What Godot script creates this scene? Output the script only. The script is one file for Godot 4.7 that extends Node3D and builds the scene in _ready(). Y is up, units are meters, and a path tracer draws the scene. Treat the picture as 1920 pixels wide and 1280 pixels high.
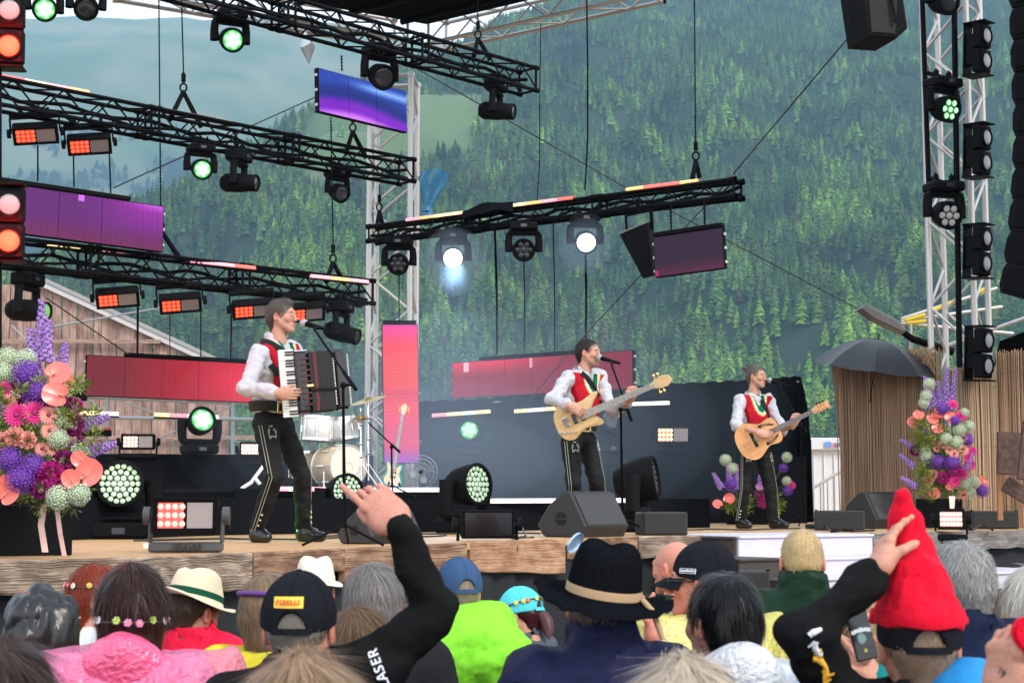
extends Node3D
# An open-air concert stage in an alpine valley: three folk musicians, hanging trusses, the crowd in front.


func _ready() -> void:
	rng.seed = 11
	# camera: a short telephoto held above the crowd's heads, tilted up a little
	var cam := Camera3D.new()
	cam.name = "camera"
	cam.position = Vector3(0, 1.79, 0)
	cam.rotation.x = deg_to_rad(5.69)
	cam.near = 0.1
	cam.far = 20000.0
	cam.fov = 24.0
	var lens := CameraAttributesPhysical.new()
	lens.frustum_focal_length = 56.46
	lens.frustum_focus_distance = 12.5
	lens.exposure_aperture = 9.0
	lens.frustum_near = 0.1
	lens.frustum_far = 20000.0
	cam.attributes = lens
	add_child(cam)
	cam.make_current()

	# sky: even white cloud, a little bluer overhead
	var env := Environment.new()
	env.background_mode = Environment.BG_SKY
	var sky := Sky.new()
	var sm := ProceduralSkyMaterial.new()
	sm.sky_top_color = lin(0.62, 0.70, 0.80)
	sm.sky_horizon_color = lin(1.5, 1.48, 1.46)
	sm.sky_curve = 0.25
	sm.ground_bottom_color = lin(0.05, 0.06, 0.05)
	sm.ground_horizon_color = lin(0.4, 0.45, 0.5)
	sm.sun_angle_max = 1.0
	sky.sky_material = sm
	env.sky = sky
	env.background_energy_multiplier = 1.15
	env.tonemap_mode = Environment.TONE_MAPPER_LINEAR
	env.tonemap_exposure = 1.92
	env.sdfgi_enabled = true
	env.ssao_enabled = true
	env.ssil_enabled = true
	env.fog_enabled = true
	env.fog_density = 0.00018
	env.fog_light_color = lin(0.42, 0.74, 1.0)
	env.volumetric_fog_enabled = true
	env.volumetric_fog_density = 0.0
	var we := WorldEnvironment.new()
	we.name = "world_environment"
	we.environment = env
	add_child(we)

	# the sun, spread by the cloud, behind the camera's right shoulder
	var sun := DirectionalLight3D.new()
	sun.name = "sun"
	sun.light_energy = 0.5
	sun.light_angular_distance = 14.0
	sun.light_color = lin(1.0, 0.93, 0.84)
	sun.shadow_enabled = true
	sun.basis = Basis.looking_at(Vector3(-0.55, -0.62, -0.56))
	add_child(sun)

	var t0 := Time.get_ticks_msec()
	for step in [land, forest, stage, trusses, roof, lamps, rigging, props, flowers, surroundings, smoke, band, crowd]:
		step.call()
		print(step.get_method(), " ", Time.get_ticks_msec() - t0)


# ---------------------------------------------------------------- mesh building

class Acc:
	var v := PackedVector3Array()
	var n := PackedVector3Array()
	var c := PackedColorArray()
	var u := PackedVector2Array()
	var i := PackedInt32Array()
	var col := Color.WHITE

	func vert(p: Vector3, nn: Vector3, uv := Vector2.ZERO) -> int:
		v.append(p)
		n.append(nn)
		c.append(col)
		u.append(uv)
		return v.size() - 1

	func tri(a: Vector3, b: Vector3, d: Vector3) -> void:
		var nn := (d - a).cross(b - a).normalized()
		var k := vert(a, nn)
		vert(b, nn)
		vert(d, nn)
		i.append_array(PackedInt32Array([k, k + 1, k + 2]))

	func quad(a: Vector3, b: Vector3, d: Vector3, e: Vector3) -> void:
		var nn := (d - a).cross(b - a).normalized()
		var k := vert(a, nn, Vector2(0, 0))
		vert(b, nn, Vector2(1, 0))
		vert(d, nn, Vector2(1, 1))
		vert(e, nn, Vector2(0, 1))
		i.append_array(PackedInt32Array([k, k + 1, k + 2, k, k + 2, k + 3]))

	func box(at: Vector3, size: Vector3, b := Basis(), bevel := 0.0) -> Acc:
		var h := size * 0.5
		var e := minf(bevel, minf(h.x, minf(h.y, h.z)) * 0.9)
		var q := {}
		for sx in [-1, 1]:
			for sy in [-1, 1]:
				for sz in [-1, 1]:
					var s := Vector3(sx, sy, sz)
					q[s] = [at + b * (s * (h - Vector3(0, e, e))), at + b * (s * (h - Vector3(e, 0, e))), at + b * (s * (h - Vector3(e, e, 0)))]
		for ax in 3:
			var o1 := (ax + 1) % 3
			var o2 := (ax + 2) % 3
			for s in [-1, 1]:
				var cs := []
				for m in [[-1, -1], [1, -1], [1, 1], [-1, 1]]:
					var w := Vector3.ZERO
					w[ax] = s
					w[o1] = m[0]
					w[o2] = m[1]
					cs.append(q[w][ax])
				if s > 0:
					quad(cs[0], cs[3], cs[2], cs[1])
				else:
					quad(cs[0], cs[1], cs[2], cs[3])
		if e > 0.0:
			for ax in 3:
				var o1 := (ax + 1) % 3
				var o2 := (ax + 2) % 3
				for m in [[-1, -1], [1, -1], [1, 1], [-1, 1]]:
					var w0 := Vector3.ZERO
					w0[ax] = -1
					w0[o1] = m[0]
					w0[o2] = m[1]
					var w1 := w0
					w1[ax] = 1
					if m[0] * m[1] > 0:
						quad(q[w0][o1], q[w1][o1], q[w1][o2], q[w0][o2])
					else:
						quad(q[w0][o2], q[w1][o2], q[w1][o1], q[w0][o1])
			for s in q:
				if s.x * s.y * s.z > 0:
					tri(q[s][0], q[s][2], q[s][1])
				else:
					tri(q[s][0], q[s][1], q[s][2])
		return self

	func tube(pts: Array, r, sides := 8, caps := true) -> Acc:
		var cnt := pts.size()
		var t0: Vector3 = (pts[1] - pts[0]).normalized()
		var side := t0.cross(Vector3.UP)
		if side.length() < 0.05:
			side = t0.cross(Vector3.RIGHT)
		side = side.normalized()
		var first := v.size()
		for k in cnt:
			var a: Vector3 = pts[maxi(k - 1, 0)]
			var b: Vector3 = pts[mini(k + 1, cnt - 1)]
			var t := (b - a).normalized()
			side = (side - t * side.dot(t)).normalized()
			var up := t.cross(side)
			var rr: float = r[k] if r is Array else r
			for s in sides:
				var an := TAU * s / sides
				var d := side * cos(an) + up * sin(an)
				vert(pts[k] + d * rr, d, Vector2(float(s) / sides, float(k) / cnt))
		for k in cnt - 1:
			for s in sides:
				var a := first + k * sides + s
				var b := first + k * sides + (s + 1) % sides
				i.append_array(PackedInt32Array([a, a + sides, b, b, a + sides, b + sides]))
		if caps:
			for e in [0, cnt - 1]:
				var t: Vector3 = (pts[0] - pts[1] if e == 0 else pts[cnt - 1] - pts[cnt - 2]).normalized()
				var m := vert(pts[e], t)
				for s in sides:
					vert(v[first + e * sides + s], t)
				for s in sides:
					i.append_array(PackedInt32Array([m, m + 1 + s, m + 1 + (s + 1) % sides]))
		return self

	func rod(a: Vector3, b: Vector3, r: float, sides := 6) -> Acc:
		return tube([a, b], r, sides)

	# profile: (radius, height) pairs turned about the local y axis
	func lathe(prof: Array, xf := Transform3D(), seg := 20, sharp := false) -> Acc:
		var cnt := prof.size()
		for k in cnt - 1:
			var a: Vector2 = prof[k]
			var b: Vector2 = prof[k + 1]
			var nn := Vector2(b.y - a.y, a.x - b.x).normalized()
			var na := nn
			var nb := nn
			if not sharp:
				if k > 0:
					var m := Vector2(a.y - prof[k - 1].y, prof[k - 1].x - a.x).normalized()
					if m.dot(nn) > 0.5:
						na = (m + nn).normalized()
				if k < cnt - 2:
					var m := Vector2(prof[k + 2].y - b.y, b.x - prof[k + 2].x).normalized()
					if m.dot(nn) > 0.5:
						nb = (m + nn).normalized()
			var first := v.size()
			for s in seg + 1:
				var an := TAU * s / seg
				var d := Vector3(cos(an), 0, sin(an))
				vert(xf * (d * a.x + Vector3.UP * a.y), xf.basis * (d * na.x + Vector3.UP * na.y), Vector2(float(s) / seg, float(k) / cnt))
				vert(xf * (d * b.x + Vector3.UP * b.y), xf.basis * (d * nb.x + Vector3.UP * nb.y), Vector2(float(s) / seg, float(k + 1) / cnt))
			for s in seg:
				var q := first + s * 2
				i.append_array(PackedInt32Array([q, q + 2, q + 1, q + 1, q + 2, q + 3]))
		return self

	# a flat outline in local x-y given thickness along z, edges chamfered by bevel
	func extrude(poly: PackedVector2Array, depth: float, xf := Transform3D(), bevel := 0.0) -> Acc:
		if Geometry2D.is_polygon_clockwise(poly):
			poly.reverse()
		var small := poly
		if bevel > 0.0:
			var off := Geometry2D.offset_polygon(poly, -bevel)
			if off.size() == 1 and off[0].size() > 2:
				small = off[0]
		var tr := Geometry2D.triangulate_polygon(small)
		for s in [-1.0, 1.0]:
			var k := v.size()
			for p in small:
				vert(xf * Vector3(p.x, p.y, s * depth * 0.5), xf.basis * Vector3(0, 0, s), p)
			for t in range(0, tr.size(), 3):
				i.append_array(PackedInt32Array([k + tr[t], k + tr[t + 1], k + tr[t + 2]]) if s < 0 else PackedInt32Array([k + tr[t], k + tr[t + 2], k + tr[t + 1]]))
		var z := depth * 0.5 - bevel
		var m := poly.size()
		for q in m:
			var a := poly[q]
			var b := poly[(q + 1) % m]
			quad(xf * Vector3(a.x, a.y, -z), xf * Vector3(b.x, b.y, -z), xf * Vector3(b.x, b.y, z), xf * Vector3(a.x, a.y, z))
		if bevel > 0.0 and small.size() != m:
			# the inset outline lost points: close the chamfer with a full-size face just inside
			var t2 := Geometry2D.triangulate_polygon(poly)
			for s in [-1.0, 1.0]:
				var k := v.size()
				for p in poly:
					vert(xf * Vector3(p.x, p.y, s * z), xf.basis * Vector3(0, 0, s), p)
				for t in range(0, t2.size(), 3):
					i.append_array(PackedInt32Array([k + t2[t], k + t2[t + 1], k + t2[t + 2]]) if s < 0 else PackedInt32Array([k + t2[t], k + t2[t + 2], k + t2[t + 1]]))
		elif bevel > 0.0:
			# find the inset point that belongs to each outline point
			var shift := 0
			var best := 1e9
			for q in m:
				var dd := poly[0].distance_squared_to(small[q])
				if dd < best:
					best = dd
					shift = q
			for s in [-1.0, 1.0]:
				for q in m:
					var a := poly[q]
					var b := poly[(q + 1) % m]
					var a2 := small[(q + shift) % m]
					var b2 := small[(q + 1 + shift) % m]
					var e: float = s * depth * 0.5
					if s > 0:
						quad(xf * Vector3(a.x, a.y, z), xf * Vector3(b.x, b.y, z), xf * Vector3(b2.x, b2.y, e), xf * Vector3(a2.x, a2.y, e))
					else:
						quad(xf * Vector3(b.x, b.y, -z), xf * Vector3(a.x, a.y, -z), xf * Vector3(a2.x, a2.y, e), xf * Vector3(b2.x, b2.y, e))
		return self

	func ball(at: Vector3, r: Vector3, seg := 12, rings := 8, b := Basis()) -> Acc:
		var first := v.size()
		for k in rings + 1:
			var th := PI * k / rings
			for s in seg + 1:
				var an := TAU * s / seg
				var d := Vector3(sin(th) * cos(an), cos(th), sin(th) * sin(an))
				vert(at + b * (d * r), (b * (d / r)).normalized(), Vector2(float(s) / seg, float(k) / rings))
		for k in rings:
			for s in seg:
				var a := first + k * (seg + 1) + s
				i.append_array(PackedInt32Array([a, a + seg + 1, a + 1, a + 1, a + seg + 1, a + seg + 2]))
		return self

	# a grid of points, rows x cols, smooth normals
	func sheet(rows: Array, closed := false) -> Acc:
		var first := v.size()
		var nr := rows.size()
		var nc: int = rows[0].size()
		for r in nr:
			for s in nc:
				var dx: Vector3 = rows[r][(s + 1) % nc if closed else mini(s + 1, nc - 1)] - rows[r][(s + nc - 1) % nc if closed else maxi(s - 1, 0)]
				var dy: Vector3 = rows[mini(r + 1, nr - 1)][s] - rows[maxi(r - 1, 0)][s]
				vert(rows[r][s], dy.cross(dx).normalized(), Vector2(float(s) / (nc - 1), float(r) / (nr - 1)))
		for r in nr - 1:
			for s in nc if closed else nc - 1:
				var a := first + r * nc + s
				var b := first + r * nc + (s + 1) % nc
				i.append_array(PackedInt32Array([a, b, a + nc, b, b + nc, a + nc]))
		return self

	func join(o: Acc, xf := Transform3D()) -> Acc:
		var k := v.size()
		var plain := xf == Transform3D()
		for q in o.v.size():
			v.append(o.v[q] if plain else xf * o.v[q])
			n.append(o.n[q] if plain else (xf.basis * o.n[q]).normalized())
		c.append_array(o.c)
		u.append_array(o.u)
		var flip := xf.basis.determinant() < 0.0
		for q in range(0, o.i.size(), 3):
			i.append(k + o.i[q])
			i.append(k + o.i[q + (2 if flip else 1)])
			i.append(k + o.i[q + (1 if flip else 2)])
		return self

	func mesh() -> ArrayMesh:
		var m := ArrayMesh.new()
		var a := []
		a.resize(Mesh.ARRAY_MAX)
		a[Mesh.ARRAY_VERTEX] = v
		a[Mesh.ARRAY_NORMAL] = n
		a[Mesh.ARRAY_COLOR] = c
		a[Mesh.ARRAY_TEX_UV] = u
		a[Mesh.ARRAY_INDEX] = i
		m.add_surface_from_arrays(Mesh.PRIMITIVE_TRIANGLES, a)
		return m


# ---------------------------------------------------------------- smooth bodies: a distance field on a grid, meshed as surface nets

class Field:
	var lo: Vector3
	var h: float
	var nx: int
	var ny: int
	var nz: int
	var d := PackedFloat32Array()

	func _init(a: Vector3, b: Vector3, cell: float) -> void:
		lo = a
		h = cell
		nx = int(ceil((b.x - a.x) / cell)) + 2
		ny = int(ceil((b.y - a.y) / cell)) + 2
		nz = int(ceil((b.z - a.z) / cell)) + 2
		d.resize(nx * ny * nz)
		d.fill(0.5)

	func span(a: Vector3, b: Vector3) -> Array:
		return [maxi(0, int((a.x - lo.x) / h)), mini(nx, int((b.x - lo.x) / h) + 2), maxi(0, int((a.y - lo.y) / h)), mini(ny, int((b.y - lo.y) / h) + 2), maxi(0, int((a.z - lo.z) / h)), mini(nz, int((b.z - lo.z) / h) + 2)]

	func bone(a: Vector3, b: Vector3, ra: float, rb: float, k := 0.03, wide := Vector3.ZERO, q := 1.0, carve := false) -> Field:
		var m := maxf(ra, rb) * maxf(1.0, q) + k + 2.0 * h
		var mm := Vector3(m, m, m)
		var s := span(a.min(b) - mm, a.max(b) + mm)
		var ab := b - a
		var sq := 1.0 - 1.0 / q
		ab -= wide * (ab.dot(wide) * sq)
		var inv := 1.0 / maxf(ab.length_squared(), 1e-9)
		var x0: int = s[0]
		var x1: int = s[1]
		var dr := rb - ra
		for z in range(s[4], s[5]):
			for y in range(s[2], s[3]):
				var g := (z * ny + y) * nx + x0
				var p := Vector3(lo.x + x0 * h, lo.y + y * h, lo.z + z * h) - a
				for x in range(x0, x1):
					var w := p - wide * (p.dot(wide) * sq)
					var t := clampf(w.dot(ab) * inv, 0.0, 1.0)
					var e := (w - ab * t).length() - ra - dr * t
					var f := d[g]
					if carve:
						e = -e
						var o := maxf(k - absf(f - e), 0.0)
						d[g] = maxf(f, e) + (o * o / (4.0 * k))
					else:
						var o := maxf(k - absf(f - e), 0.0)
						d[g] = minf(f, e) - (o * o / (4.0 * k))
					g += 1
					p.x += h
		return self

	func ball(at: Vector3, r: Vector3, k := 0.02, carve := false) -> Field:
		var mm := r + Vector3.ONE * (k + 2.0 * h)
		var s := span(at - mm, at + mm)
		var x0: int = s[0]
		var x1: int = s[1]
		for z in range(s[4], s[5]):
			for y in range(s[2], s[3]):
				var g := (z * ny + y) * nx + x0
				var p := Vector3(lo.x + x0 * h, lo.y + y * h, lo.z + z * h) - at
				for x in range(x0, x1):
					var w := p / r
					var k0 := w.length()
					var e := k0 * (k0 - 1.0) / maxf((w / r).length(), 1e-6)
					if k0 < 0.02:
						e = -minf(r.x, minf(r.y, r.z))
					var f := d[g]
					if carve:
						e = -e
						var o := maxf(k - absf(f - e), 0.0)
						d[g] = maxf(f, e) + (o * o / (4.0 * k))
					else:
						var o := maxf(k - absf(f - e), 0.0)
						d[g] = minf(f, e) - (o * o / (4.0 * k))
					g += 1
					p.x += h
		return self

	# keeps the side that the normal points away from
	func cut(at: Vector3, normal: Vector3) -> Field:
		var nn := normal.normalized()
		var g := 0
		for z in nz:
			for y in ny:
				var e := (Vector3(lo.x, lo.y + y * h, lo.z + z * h) - at).dot(nn)
				for x in nx:
					if e > d[g]:
						d[g] = e
					g += 1
					e += h * nn.x
		return self

	func ripple(noise: FastNoiseLite, amp: float, stretch := Vector3.ONE) -> Field:
		var g := 0
		for z in nz:
			for y in ny:
				for x in nx:
					var f := d[g]
					if f < 0.06 and f > -0.06:
						d[g] = f + amp * noise.get_noise_3dv(Vector3(lo.x + x * h, lo.y + y * h, lo.z + z * h) * stretch)
					g += 1
		return self

	func net(acc: Acc, xf := Transform3D()) -> Acc:
		var ids := PackedInt32Array()
		ids.resize(nx * ny * nz)
		ids.fill(-1)
		var lim := 3.0 * h
		var sxy := nx * ny
		var offs := PackedInt32Array([0, 1, nx, nx + 1, sxy, sxy + 1, sxy + nx, sxy + nx + 1])
		var ea := PackedInt32Array([0, 2, 4, 6, 0, 1, 4, 5, 0, 1, 2, 3])
		var eb := PackedInt32Array([1, 3, 5, 7, 2, 3, 6, 7, 4, 5, 6, 7])
		var cp := PackedVector3Array()
		for q in 8:
			cp.append(Vector3(q & 1, (q >> 1) & 1, q >> 2))
		var w := PackedFloat32Array()
		w.resize(8)
		for z in nz - 1:
			for y in ny - 1:
				var g := (z * ny + y) * nx - 1
				for x in nx - 1:
					g += 1
					var f := d[g]
					if f > lim or f < -lim:
						continue
					var mask := 0
					for q in 8:
						var e := d[g + offs[q]]
						w[q] = e
						if e < 0.0:
							mask |= 1 << q
					if mask == 0 or mask == 255:
						continue
					var sum := Vector3.ZERO
					var cnt := 0
					for q in 12:
						var a := w[ea[q]]
						var b := w[eb[q]]
						if (a < 0.0) != (b < 0.0):
							sum += cp[ea[q]].lerp(cp[eb[q]], a / (a - b))
							cnt += 1
					var p := lo + (Vector3(x, y, z) + sum / cnt) * h
					var nn := Vector3(w[1] + w[3] + w[5] + w[7] - w[0] - w[2] - w[4] - w[6], w[2] + w[3] + w[6] + w[7] - w[0] - w[1] - w[4] - w[5], w[4] + w[5] + w[6] + w[7] - w[0] - w[1] - w[2] - w[3])
					ids[g] = acc.v.size()
					acc.v.append(xf * p)
					acc.n.append((xf.basis * nn).normalized())
					acc.c.append(acc.col)
					acc.u.append(Vector2(p.x, p.y))
					var inside := (mask & 1) == 1
					if inside != ((mask & 2) != 0) and y > 0 and z > 0:
						strip(acc, ids, g, g - nx, g - nx - sxy, g - sxy, inside)
					if inside != ((mask & 4) != 0) and x > 0 and z > 0:
						strip(acc, ids, g, g - sxy, g - sxy - 1, g - 1, inside)
					if inside != ((mask & 16) != 0) and x > 0 and y > 0:
						strip(acc, ids, g, g - 1, g - 1 - nx, g - nx, inside)
		return acc

	func strip(acc: Acc, ids: PackedInt32Array, a: int, b: int, e: int, f: int, inside: bool) -> void:
		a = ids[a]
		b = ids[b]
		e = ids[e]
		f = ids[f]
		if a < 0 or b < 0 or e < 0 or f < 0:
			return
		if inside:
			acc.i.append_array(PackedInt32Array([a, e, b, a, f, e]))
		else:
			acc.i.append_array(PackedInt32Array([a, b, e, a, e, f]))


# ---------------------------------------------------------------- nodes

var taken := {}
var rng := RandomNumberGenerator.new()
var mats := {}

func numbered(called: String) -> String:
	var k: int = taken.get(called, -1) + 1
	taken[called] = k
	return called if k == 0 else "%s_%03d" % [called, k]


func thing(called: String, label: String, category: String, at := Vector3.ZERO, turn := 0.0, group := "") -> Node3D:
	var o := Node3D.new()
	o.name = numbered(called)
	add_child(o)
	o.position = at
	o.rotation.y = turn
	return tag(o, label, category, group)


func tag(o: Node3D, label: String, category: String, group := "") -> Node3D:
	o.set_meta("label", label)
	o.set_meta("category", category)
	if group:
		o.set_meta("group", group)
	return o


func obj(called: String, a, m: Material, parent: Node = null) -> MeshInstance3D:
	var o := MeshInstance3D.new()
	o.mesh = a.mesh() if a is Acc else a
	o.material_override = m
	if parent == null:
		o.name = numbered(called)
		add_child(o)
	else:
		o.name = called
		parent.add_child(o, true)
	return o


func structure(called: String, a, m: Material) -> MeshInstance3D:
	var o := obj(called, a, m)
	o.set_meta("kind", "structure")
	return o


func copy(o: Node3D, label: String, xf: Transform3D) -> Node3D:
	var c: Node3D = o.duplicate()
	c.name = numbered(String(o.name).rstrip("0123456789").trim_suffix("_"))
	add_child(c)
	c.transform = xf
	c.set_meta("label", label)
	return c


# basis whose x runs along d and whose y is as upright as can be
func along(d: Vector3, up := Vector3.UP) -> Basis:
	var x := d.normalized()
	var z := x.cross(up).normalized()
	return Basis(x, z.cross(x), z)


# basis whose y runs along d
func upright(d: Vector3) -> Basis:
	var y := d.normalized()
	var x := y.cross(Vector3.BACK)
	if x.length() < 0.01:
		x = y.cross(Vector3.RIGHT)
	x = x.normalized()
	return Basis(x, y, x.cross(y))


# basis whose z runs along d
func facing(d: Vector3, up := Vector3.UP) -> Basis:
	var z := d.normalized()
	var x := up.cross(z).normalized()
	return Basis(x, z.cross(x), z)


# rounds an outline's corners
func rounded(p: PackedVector2Array, times := 2) -> PackedVector2Array:
	for t in times:
		var q := PackedVector2Array()
		for k in p.size():
			var a := p[k]
			var b := p[(k + 1) % p.size()]
			q.append(a.lerp(b, 0.25))
			q.append(a.lerp(b, 0.75))
		p = q
	return p


func lin(r: float, g: float, b: float) -> Color:
	return Color(r, g, b).linear_to_srgb()


# r, g, b are real-world base colours (linear)
func paint(called: String, r: float, g: float, b: float, rough := 0.6, metal := 0.0) -> StandardMaterial3D:
	if mats.has(called):
		return mats[called]
	var m := StandardMaterial3D.new()
	m.resource_name = called
	m.albedo_color = lin(r, g, b)
	m.roughness = rough
	m.metallic = metal
	m.vertex_color_use_as_albedo = true
	mats[called] = m
	return m


func noise_tex(freq: float, octaves := 4, ramp: Array = [], seed_ := 1, size := 512, kind := FastNoiseLite.TYPE_SIMPLEX_SMOOTH) -> NoiseTexture2D:
	var t := NoiseTexture2D.new()
	var f := FastNoiseLite.new()
	f.noise_type = kind
	f.frequency = freq
	f.fractal_octaves = octaves
	f.seed = seed_
	t.noise = f
	t.width = size
	t.height = size
	t.seamless = true
	if ramp:
		var g := Gradient.new()
		g.offsets = PackedFloat32Array(range(ramp.size()).map(func(k): return float(k) / (ramp.size() - 1)))
		g.colors = PackedColorArray(ramp)
		t.color_ramp = g
	return t


# mottled version of a paint: colour swings between two tones in grain the size of 1/scale metres
func grained(called: String, a: Color, b: Color, scale: Vector3, rough := 0.7, bump := 0.0, freq := 0.02, seed_ := 1) -> StandardMaterial3D:
	if mats.has(called):
		return mats[called]
	var m := StandardMaterial3D.new()
	m.resource_name = called
	m.albedo_texture = noise_tex(freq, 5, [lin(a.r, a.g, a.b), lin(b.r, b.g, b.b)], seed_)
	m.roughness = rough
	m.vertex_color_use_as_albedo = true
	m.uv1_triplanar = true
	m.uv1_scale = scale
	if bump > 0.0:
		m.heightmap_enabled = true
		m.heightmap_texture = noise_tex(freq * 2.0, 4, [], seed_ + 7)
		m.heightmap_scale = bump
	mats[called] = m
	return m


func glow(called: String, r: float, g: float, b: float, energy := 1.0) -> StandardMaterial3D:
	if mats.has(called):
		return mats[called]
	var m := StandardMaterial3D.new()
	m.resource_name = called
	m.albedo_color = lin(minf(r, 0.8), minf(g, 0.8), minf(b, 0.8))
	m.roughness = 0.4
	m.emission_enabled = true
	m.emission = lin(r, g, b)
	m.emission_energy_multiplier = energy
	mats[called] = m
	return m


func clear(called: String, r: float, g: float, b: float, alpha := 0.2, rough := 0.05) -> StandardMaterial3D:
	if mats.has(called):
		return mats[called]
	var m := StandardMaterial3D.new()
	m.resource_name = called
	m.albedo_color = lin(r, g, b)
	m.albedo_color.a = alpha
	m.transparency = BaseMaterial3D.TRANSPARENCY_ALPHA
	m.roughness = rough
	mats[called] = m
	return m


func p3(x: float, y: float, z: float) -> Vector3:
	return Vector3(x, y, z)


# ---------------------------------------------------------------- land and forest

var hill_noise := FastNoiseLite.new()

# the forested slope that faces the stage, with a spur that drops away to the valley on its west side
func hill_height(x: float, d: float) -> float:
	var y := 0.48 * (d - 735.0)
	var edge := -335.0 + (d - 1174.0) * 0.34
	var off := edge - x
	if off > -60.0:
		var s := maxf(0.0, off + 60.0)
		y -= s * s / (s + 120.0) * 0.9
	y += hill_noise.get_noise_2d(x, d) * 34.0 + hill_noise.get_noise_2d(x * 3.1, d * 3.1) * 9.0
	# gullies that run down the slope
	var gull := absf(hill_noise.get_noise_2d((x * 0.85 + d * 0.5) * 2.2 + 400.0, (d - x * 0.4) * 0.5))
	y -= 42.0 * exp(-gull * gull * 60.0) * clampf((d - 760.0) / 120.0, 0.0, 1.0)
	# a shoulder below the clearing
	var c := Vector2((x + 110.0) / 170.0, (d - 1400.0) / 160.0).length()
	y += 16.0 * exp(-c * c)
	if d < 760.0:
		y = lerpf(0.0, y, clampf((d - 400.0) / 360.0, 0.0, 1.0))
	return maxf(y, -2.0) if d < 900.0 else y


func far_height(x: float, d: float) -> float:
	# a bare rounded alp some kilometres up the valley
	var a := 1660.0 * exp(-pow((x + 1050.0) / 2700.0, 2.0) - pow(maxf(0.0, 5300.0 - d) / 1900.0, 2.0) * 0.9 - pow(maxf(0.0, d - 5300.0) / 900.0, 2.0))
	var b := 1500.0 * exp(-pow((x + 250.0) / 1500.0, 2.0) - pow((d - 6700.0) / 1000.0, 2.0))
	return maxf(a, b) + hill_noise.get_noise_2d(x * 0.3 + 50.0, d * 0.3) * 90.0 + hill_noise.get_noise_2d(x, d) * 25.0 - 60.0


func in_clearing(x: float, d: float) -> float:
	var w := hill_noise.get_noise_2d(x * 5.0, d * 5.0) * 0.25
	return maxf(absf(x + 112.0) / 88.0, absf(d - 1425.0) / 105.0) + w


func terrain(x0: float, x1: float, d0: float, d1: float, step: float, height: Callable, colour: Callable) -> Acc:
	var a := Acc.new()
	var rows := []
	var cols := PackedColorArray()
	var nr := int((d1 - d0) / step)
	var nc := int((x1 - x0) / step)
	for r in nr + 1:
		var row := []
		for s in nc + 1:
			var x := x0 + s * step
			var d := d0 + r * step
			row.append(Vector3(x, height.call(x, d), -d))
			cols.append(colour.call(x, d))
		rows.append(row)
	a.sheet(rows)
	a.c = cols
	return a


func land() -> void:
	hill_noise.frequency = 0.0016
	hill_noise.fractal_octaves = 4
	hill_noise.seed = 5
	var turf := grained("turf", Color(0.8, 0.8, 0.8), Color(1.0, 1.0, 1.0), Vector3.ONE * 0.01, 0.95, 0.0, 0.05)
	structure("hill", terrain(-1500, 1500, 400, 2900, 20, hill_height, func(x, d):
		var t := clampf((1.15 - in_clearing(x, d)) * 4.0, 0.0, 1.0)
		var m := 0.5 + hill_noise.get_noise_2d(x * 9.0, d * 9.0) * 0.9
		return Color(0.022, 0.04, 0.018).lerp(Color(0.10, 0.17, 0.045).lerp(Color(0.14, 0.19, 0.07), m), t)), turf)
	structure("mountain", terrain(-4500, 3500, 2900, 7200, 80, far_height, func(x, d):
		var h := far_height(x, d)
		var m := clampf(0.5 + hill_noise.get_noise_2d(x * 2.0, d * 2.0) * 1.4 + hill_noise.get_noise_2d(x * 11.0, d * 11.0) * 0.8, 0.0, 1.0)
		var meadow := Color(0.07, 0.13, 0.035).lerp(Color(0.22, 0.21, 0.11), m)
		return Color(0.012, 0.03, 0.014).lerp(meadow, clampf((h - 640.0 + hill_noise.get_noise_2d(x * 3.0, d * 3.0) * 350.0) / 160.0, 0.0, 1.0))), turf)
	var g := Acc.new()
	g.quad(Vector3(-1500, 0, 60), Vector3(1500, 0, 60), Vector3(1500, 0, -640), Vector3(-1500, 0, -640))
	var gm := grained("ground", Color(0.06, 0.055, 0.045), Color(0.10, 0.095, 0.085), Vector3.ONE * 0.7, 0.95, 0.6, 0.03)
	structure("ground", g, gm)


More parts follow.
